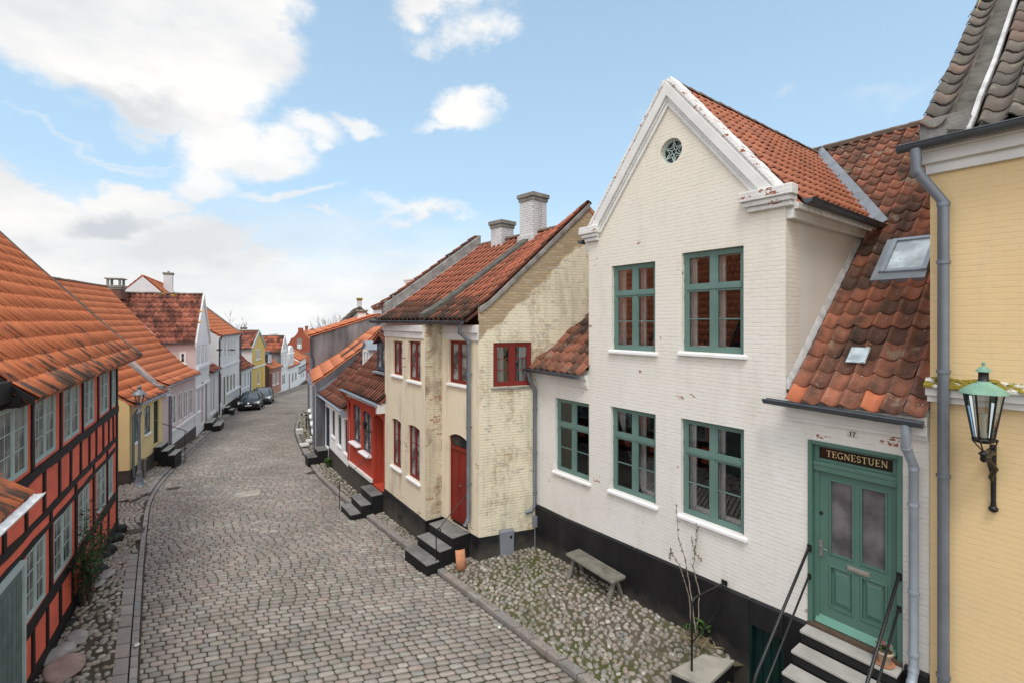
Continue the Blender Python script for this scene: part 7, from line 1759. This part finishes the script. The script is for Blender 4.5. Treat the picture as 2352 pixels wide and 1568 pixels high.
# grass between the cobbles
rn = random.Random(77); mb = MB()
def rp_z(x, y): return zr(y)+.085
cl_c = [gxy(1090, 1350, -.1), gxy(1130, 1400, -.1), gxy(1290, 1300, 0), gxy(1240, 1290, 0), gxy(1330, 1440, 0), gxy(1180, 1330, -.1), gxy(1450, 1480, 0), gxy(1560, 1500, 0), gxy(1380, 1520, -.1), gxy(1200, 1440, -.15), gxy(1410, 1560, -.1), gxy(1300, 1480, -.1)]
for c in cl_c:
    for i in range(210):
        x = c.x+rn.gauss(0, .30); y = c.y+rn.gauss(0, .30); q = Vector((x, y))-A2.L; dw = q.dot(A2.n); xl_ = q.dot(A2.u)
        if dw > -.1 or dw < -2.3 or xl_ < -.9: continue
        z = c.z*.3+min(.02, -.0)+(-.16*max(0, (-dw-.3)/2.2)); h_ = rn.uniform(.03, .075); a = rn.uniform(0, 6.28); s_ = Vector((math.cos(a), math.sin(a), 0))*.004; b0 = Vector((x, y, z)); d = Vector((rn.gauss(0, .03), rn.gauss(0, .03), h_))
        mb.add([b0-s_, b0+s_, b0+d], [(0, 1, 2)])
tag(mb.build('grass', 'grass_blade', uv=False), 'short green grass and moss between the cobbles', 'grass', kind='stuff')
# big boulders beside the timbered house
for i, (px, py, s_, m) in enumerate(((150, 1530, .42, 'rock_pink'), (135, 1498, .30, 'rock_grey'), (178, 1462, .26, 'rock_grey'), (245, 1318, .22, 'rock_grey'), (225, 1340, .18, 'rock_grey'))):
    c = gxy(px, py, -.15); rn = random.Random(i); bm = bmesh.new(); bmesh.ops.create_icosphere(bm, subdivisions=3, radius=1.)
    for v in bm.verts: v.co *= 1+.22*noise.noise(v.co*1.3+Vector((i*5, 0, 0))); v.co = Vector((v.co.x*s_*1.0, v.co.y*s_*.62, v.co.z*s_*.20))
    me = bpy.data.meshes.new('flat_boulder'); bm.to_mesh(me); bm.free(); [setattr(p, 'use_smooth', True) for p in me.polygons]; me.materials.append(MATS[m]); o = bpy.data.objects.new('flat_boulder', me); COL.objects.link(o); o.location = c; o.rotation_euler = (0, 0, rn.uniform(1.6, 2.4))
    tag(o, ['large flat pinkish boulder lying nearest the camera', 'flat grey boulder just above the pink one', 'rounded grey boulder against the timbered wall', 'grey boulder at the foot of the climbing bush', 'small grey boulder beside the climbing bush'][i], 'boulder', 'boulders beside the timbered house')
# street lamp on the left
bp_ = gxy(320, 1114, -.50); E = thing('street_lamp', 'slim cast iron street lamp in front of the yellow cottage', 'street lamp', (bp_.x, bp_.y, -.52)); hL = 3.78
mb = MB(); mb.lathe((0, 0, 0), [(.20, 0), (.20, .04), (.15, .07), (.13, .20), (.09, .36), (.085, .46), (.10, .50), (.07, .54), (.062, .6)], 12); mb.build('base', 'zinc', E)
mb = MB(); mb.lathe((0, 0, 0), [(.052, .6), (.036, 2.36), (.055, 2.42), (.045, 2.46), (.05, 2.62), (.085, 2.70), (.095, 2.74), (.05, 2.80), (.03, 2.98), (.035, 3.02), (.02, 3.06)], 12); mb.build('column', 'zinc', E)
mb = MB(); 
for i in range(6):
    a = math.pi/3*i; mb.bar((.085*math.cos(a), .085*math.sin(a), 3.06), (.17*math.cos(a), .17*math.sin(a), 3.42), .014, .014)
mb.lathe((0, 0, 3.05), [(.09, -.01), (.09, .02)], 12); mb.build('lantern_frame', 'black_iron', E)
mb = MB(); mb.lathe((0, 0, 0), [(.078, 3.07), (.162, 3.41)], 6, sm=False); mb.build('lantern_glass', 'glass_lamp', E)
mb = MB(); mb.lathe((0, 0, 3.42), [(.235, -.02), (.22, .02), (.13, .10), (.07, .13), (.062, .22), (.08, .24), (.05, .29), (.015, .33), (.012, .37)], 16); mb.build('hood', 'zinc', E)
mb = MB(); mb.lathe((0, 0, 3.1), [(.02, 0), (.02, .2), (.03, .24), (.005, .27)], 8); mb.build('bulb', 'inner_white', E)
# second small post behind the lamp
bp2 = gxy(330, 1095, -.50); E = thing('short_post', 'short grey post standing just behind the street lamp', 'post', (bp2.x, bp2.y, -.55)); mb = MB(); mb.box(-.06, .06, -.05, .05, 0, .72); mb.build('post', 'wood_grey', E, bevel=.01); mb = MB(); mb.box(-.09, .09, -.08, .08, .72, .77); mb.build('post_cap', 'wood_grey', E, bevel=.01)
# covers in the paving
def cover(px, py, w_, d_, label, name, mat, ang=0., slots=0, grp=None):
    c = gxy(px, py, zr((H+.5)*FP/(py-CY))+.03); c.z = zr(c.y)+(.082 if name == 'manhole_cover' else .038); mb = MB(); mb.box(-w_/2, w_/2, -d_/2, d_/2, 0, .02)
    E = thing(name, label, 'drain cover' if name != 'manhole_cover' else 'manhole cover', c, ang); mb.build('plate', mat, E, bevel=.006)
    if slots:
        mb = MB()
        for i in range(slots): x = -w_/2+w_*(i+.8)/(slots+.6); mb.box(x-.012, x+.012, -d_*.35, d_*.35, .0205, .0235)
        mb.build('slots', 'black_iron', E)
cover(570, 1137, .78, .52, 'flat pale rectangular cover set in the middle of the cobbled road', 'manhole_cover', 'slab_concrete', .35)
cover(310, 1221, .42, .36, 'slotted rusty drain grate at the mouth of the side lane', 'drain_grate', 'wood_brown', .5, 7)
cover(398, 1121, .40, .26, 'brownish drain cover in the gutter before the lamp pavement', 'drain_grate', 'wood_brown', .5, 5)
cover(716, 1084, .42, .28, 'dark drain cover in the right gutter opposite the low white cottage', 'drain_grate', 'wood_brown', 1.0, 5)
# pale stepping blocks by the grey house
for i, (px, py) in enumerate(((699, 1018), (713, 1010), (723, 1003))):
    c = gxy(px, py, -.66); E = thing('stepping_block', ['pale stone block nearest the kerb by the grey house', 'middle one of three pale stone blocks by the grey house', 'pale stone block closest to the grey wall'][i], 'step', (c.x, c.y, c.z-.1), -.95, 'pale stone blocks'); mb = MB(); mb.box(-.27, .27, -.2, .2, 0, .1+.02*i); mb.build('block', 'step_white', E, bevel=.015)
c = gxy(688, 990, -.95); E = thing('white_planter', 'white box standing on the pavement behind the bicycle', 'box', (c.x, c.y, -1.25), -1.1); mb = MB(); mb.box(-.25, .25, -.2, .2, 0, .45); mb.build('box_body', 'step_white', E, bevel=.02); mb = MB(); mb.box(-.27, .27, -.22, .22, -.1, .16); mb.build('box_foot', 'step_side', E)
# bicycle leaning on the grey house
c = gxy(704, 985, -1.05); E = thing('bicycle', 'dark bicycle parked against the grey house on the right', 'bicycle', (c.x, c.y, zr(c.y)+.10), math.atan2(8.3, -3.78))
def ringy(mb, cx_, cz_, r, t, n=24): mb.tube([(cx_+r*math.cos(2*math.pi*i/n), 0, cz_+r*math.sin(2*math.pi*i/n)) for i in range(n+1)], t, 6, cap=False)
for wx_ in (0., 1.08):
    mb = MB(); ringy(mb, wx_, .34, .33, .018); w_o = mb.build('wheel', 'rubber', E); mb = MB(); ringy(mb, wx_, .34, .30, .008)
    for i in range(12): a = math.pi*i/6; mb.tube([(wx_, 0, .34), (wx_+.3*math.cos(a), 0, .34+.3*math.sin(a))], .0025, 4)
    mb.build('rim', 'chrome', w_o)
mb = MB()
for a, b in (((0, .34), (.42, .32)), ((.42, .32), (.32, .80)), ((0, .34), (.34, .74)), ((.42, .32), (.92, .74)), ((.34, .74), (.90, .82)), ((1.08, .34), (.90, .88))): mb.tube([(a[0], 0, a[1]), (b[0], 0, b[1])], .016, 6)
mb.build('frame', 'black_iron', E)
mb = MB(); mb.tube([(.86, 0, 1.0), (.90, 0, .86)], .014, 6); mb.tube([(.74, .27, 1.0), (.86, .22, 1.02), (.88, 0, 1.0), (.86, -.22, 1.02), (.74, -.27, 1.0)], .012, 6); mb.build('handlebar', 'chrome', E)
mb = MB(); mb.hexa([(.14, -.05, .86), (.42, -.02, .86), (.42, .02, .86), (.14, .05, .86)], [(.14, -.09, .92), (.44, -.02, .90), (.44, .02, .90), (.14, .09, .92)]); mb.tube([(.30, 0, .86), (.32, 0, .78)], .014, 6); mb.build('saddle', 'rubber', E, bevel=.01)
mb = MB(); [mb.tube([(-.25, y, .76), (.25, y, .78)], .008, 5) for y in (-.07, 0, .07)]; mb.tube([(-.2, .07, .76), (0, .03, .36)], .006, 5); mb.tube([(-.2, -.07, .76), (0, -.03, .36)], .006, 5)
mb.build('carrier', 'black_iron', E)
# cars
def car(name, label, x, y, ang, body, L=3.55, W=1.62, Hh=1.48, roundel=True):
    E = thing(name, label, 'car', (x, y, 0), ang, 'cars parked along the left kerb'); sc = L/3.55; hs = Hh/1.48; hw = W/2
    S_ = [(0., .80, .28, .50, .60, .62, 0), (.06, .90, .20, .56, .66, .72, 0), (.30, .97, .17, .64, .78, .84, 0), (.72, 1., .17, .74, .90, .82, 0), (.98, 1., .17, .80, .97, .78, 0), (1.62, 1., .17, .90, 1.42, .66, 1), (2.2, 1., .17, .92, 1.48, .68, 1), (2.9, .99, .17, .94, 1.44, .66, 1), (3.3, .95, .19, .96, 1.30, .62, 1), (3.46, .90, .24, .92, 1.0, .75, 0), (3.55, .84, .30, .70, .78, .72, 0)]
    rings = []
    for (yy, wf, zb, zbelt, zt, wt, cab) in S_:
        w_ = hw*wf; t_ = hw*wt; z = lambda v: v*hs
        half = [(w_*.90, z(zb)), (w_*.99, z(zb+.12)), (w_, z((zb+zbelt)/2+.05)), (w_*.965, z(zbelt)), (t_, z(zt-.05 if cab else zt-.03)), (t_*.85, z(zt)), (t_*.4, z(zt+.012))]
        rings.append([(a, yy*sc, b) for a, b in half]+[(-a, yy*sc, b) for a, b in reversed(half)])
    n = len(rings[0]); mb = MB(); gl = MB(); vs = [v for r_ in rings for v in r_]
    mb.v = vs[:]; gl.v = vs[:]
    for i in range(len(rings)-1):
        cab = S_[i][6] or S_[i+1][6]
        for j in range(n):
            j2 = (j+1) % n; f = (i*n+j, i*n+j2, (i+1)*n+j2, (i+1)*n+j)
            side = j in (3, n-5); up_ = j in (4, 5, 6, n-6, n-7, n-8)
            isg = cab and ((side and 4 <= i <= 8) or (i == 4 and up_) or (i == 8 and up_))
            t = gl if isg else mb; t.f.append(f); t.m.append(0); t.r.append(0.); t.sm.append(True)
    mb.add(rings[0], [tuple(range(n))], 0, None, False); mb.add(rings[-1], [tuple(reversed(range(n)))], 0, None, False)
    mb.build('body', body, E, uv=False); gl.build('windows', 'glass_car', E, uv=False)
    pil = MB()
    for sg in (1, -1):
        for yy, zz0, zz1, dy in ((1.62, .92, 1.40, 0), (2.35, .93, 1.42, 0), (2.98, .95, 1.38, 0)): pil.bar((sg*hw*.975, (yy-.02)*sc, zz0*hs), (sg*hw*.68, yy*sc, (zz1)*hs), .05, .03, up=(0, 1, 0))
        pil.bar((sg*hw*.95, 1.0*sc, .84*hs), (sg*hw*.685, 1.62*sc, 1.39*hs), .07, .04)
    pil.build('pillars', body, E)
    for yy in (.62*sc, 2.98*sc):
        for sg in (1, -1):
            w1 = MB(); w1.lathe((0, 0, 0), [(.20, -.10), (.28, -.10), (.30, -.06), (.30, .06), (.28, .10), (.20, .10)], 20); o = w1.build('wheel', 'rubber', E, loc=(sg*(hw-.10), yy, .30)); o.rotation_euler = (0, R(90), 0)
            w2 = MB(); w2.lathe((0, 0, 0), [(.19, -.105), (.19, .105)], 14); w2.build('rim', 'chrome', o)
    for sg in (1, -1):
        m = MB(); m.hexa([(sg*hw*.48, -.02, .55*hs), (sg*hw*.94, .08, .57*hs), (sg*hw*.94, .30, .57*hs), (sg*hw*.48, .30, .55*hs)], [(sg*hw*.56, .02, .72*hs), (sg*hw*.99, .24, .79*hs), (sg*hw*.99, .40, .79*hs), (sg*hw*.56, .40, .74*hs)]); m.build('headlight', 'headlamp', E, uv=False)
        m = MB(); m.box(sg*hw-.02 if sg > 0 else -hw-.16, hw+.16 if sg > 0 else -hw+.02, 1.0*sc, 1.12*sc, .93*hs, 1.05*hs); m.build('wing_mirror', body, E, bevel=.02)
        m = MB(); m.lathe((0, 0, 0), [(.045, 0), (.045, .03)], 10); o = m.build('fog_lamp', 'headlamp', E, loc=(sg*hw*.74, .06, .37*hs)); o.rotation_euler = (R(90), 0, 0)
    m = MB(); m.box(-.24, .24, -.03, .0, .40*hs, .50*hs); m.build('number_plate', 'plate_white', E)
    m = MB(); m.box(-hw*.75, hw*.75, -.015, .04, .24*hs, .36*hs); m.box(-hw*.55, hw*.55, -.01, .05, .53*hs, .57*hs); m.build('grille', 'rubber', E, bevel=.01)
    if roundel:
        m = MB(); m.lathe((0, 0, 0), [(.075, 0), (.075, .02), (.055, .025)], 16); o = m.build('emblem', 'chrome', E, loc=(0, .03, .62*hs)); o.rotation_euler = (R(62), 0, 0)
    return E
def place_car(E, px, py, Yc):
    E.location = ((px-CX)/FP*Yc, Yc, zr(Yc)+.045); s_ = zr(Yc+3)-zr(Yc); E.rotation_euler = (math.atan2(s_, 3.), 0, R(22))
E = car('parked_car', 'small black hatchback parked first at the left kerb facing the camera', 0, 0, 0, 'car_black'); place_car(E, 570, 941, 38.9)
E = car('parked_car', 'larger blue-grey hatchback parked behind the black one', 0, 0, 0, 'car_blue_grey', 4.2, 1.78, 1.46, False); place_car(E, 596, 930, 43.2)
# bare trees
def tree(label, px, py_top, Y, zbase, seed, spread=1.):
    x = (px-CX)/FP*Y; ht = H+(CY-py_top)/FP*Y-zbase; E = thing('bare_tree', label, 'tree', (x, Y, zbase)); rn = random.Random(seed); tr = MB(); br = MB()
    tr.tube([(0, 0, 0), (.1, 0, ht*.25), (0, 0, ht*.45)], [.22, .17, .13], 8)
    def grow(p, d, L_, r_, dep):
        q = p; pts = [p]
        for i in range(4): d = (d+Vector((rn.gauss(0, .13), rn.gauss(0, .13), .08))).normalized(); q = q+d*L_/4; pts.append(q)
        br.tube(pts, [r_*(1-.12*i) for i in range(5)], 4, cap=False)
        if dep:
            for k in range(3 if dep > 1 else 4):
                o_ = pts[rn.choice((2, 3, 4))]; nd = (d+Vector((rn.gauss(0, .5*spread), rn.gauss(0, .5*spread), rn.uniform(-.05, .5)))).normalized(); grow(o_, nd, L_*rn.uniform(.55, .8), r_*.6, dep-1)
    for k in range(7): grow(Vector((0, 0, ht*rn.uniform(.25, .45))), Vector((rn.gauss(0, .55), rn.gauss(0, .55), 1)).normalized(), ht*.26, .07, 4)
    tr.build('trunk', 'bark_far', E); br.build('crown', 'bark_far', E, uv=False)
tree('bare tree rising behind the tall grey gable on the right', 778, 716, 52., -2., 3)
tree('bare treetop behind the tall white house on the left', 524, 738, 58., -3., 5)
# flag pole far away
Yp = 90.; mb = MB(); mb.tube([(0, 0, 0), (0, 0, H+(CY-752)/FP*Yp+4.5)], .05, 6); mb.lathe((0, 0, H+(CY-752)/FP*Yp+4.5), [(.08, 0), (.08, .12)], 8)
tag(mb.build('flagpole', 'white_paint', None, loc=((727-CX)/FP*Yp, Yp, -4.5)), 'thin pale pole above the roofs at the end of the street', 'pole')
# litter: small white stone in the gutter
c = gxy(314, 1477, -.2); mb = MB(); mb.lathe((0, 0, 0), [(.045, 0), (.055, .012), (.03, .03), (.005, .035)], 10); tag(mb.build('white_pebble', 'step_white', None, loc=(c.x, c.y, zr(c.y)+.045)), 'small white pebble lying in the left gutter', 'pebble')
c = gxy(1147, 1437, -.2); mb = MB(); mb.lathe((0, 0, 0), [(.03, 0), (.04, .02), (.02, .04), (.005, .045)], 10); tag(mb.build('white_pebble', 'step_white', None, loc=(c.x, c.y, zr(c.y)+.04)), 'small white pebble lying at the right kerb', 'pebble')
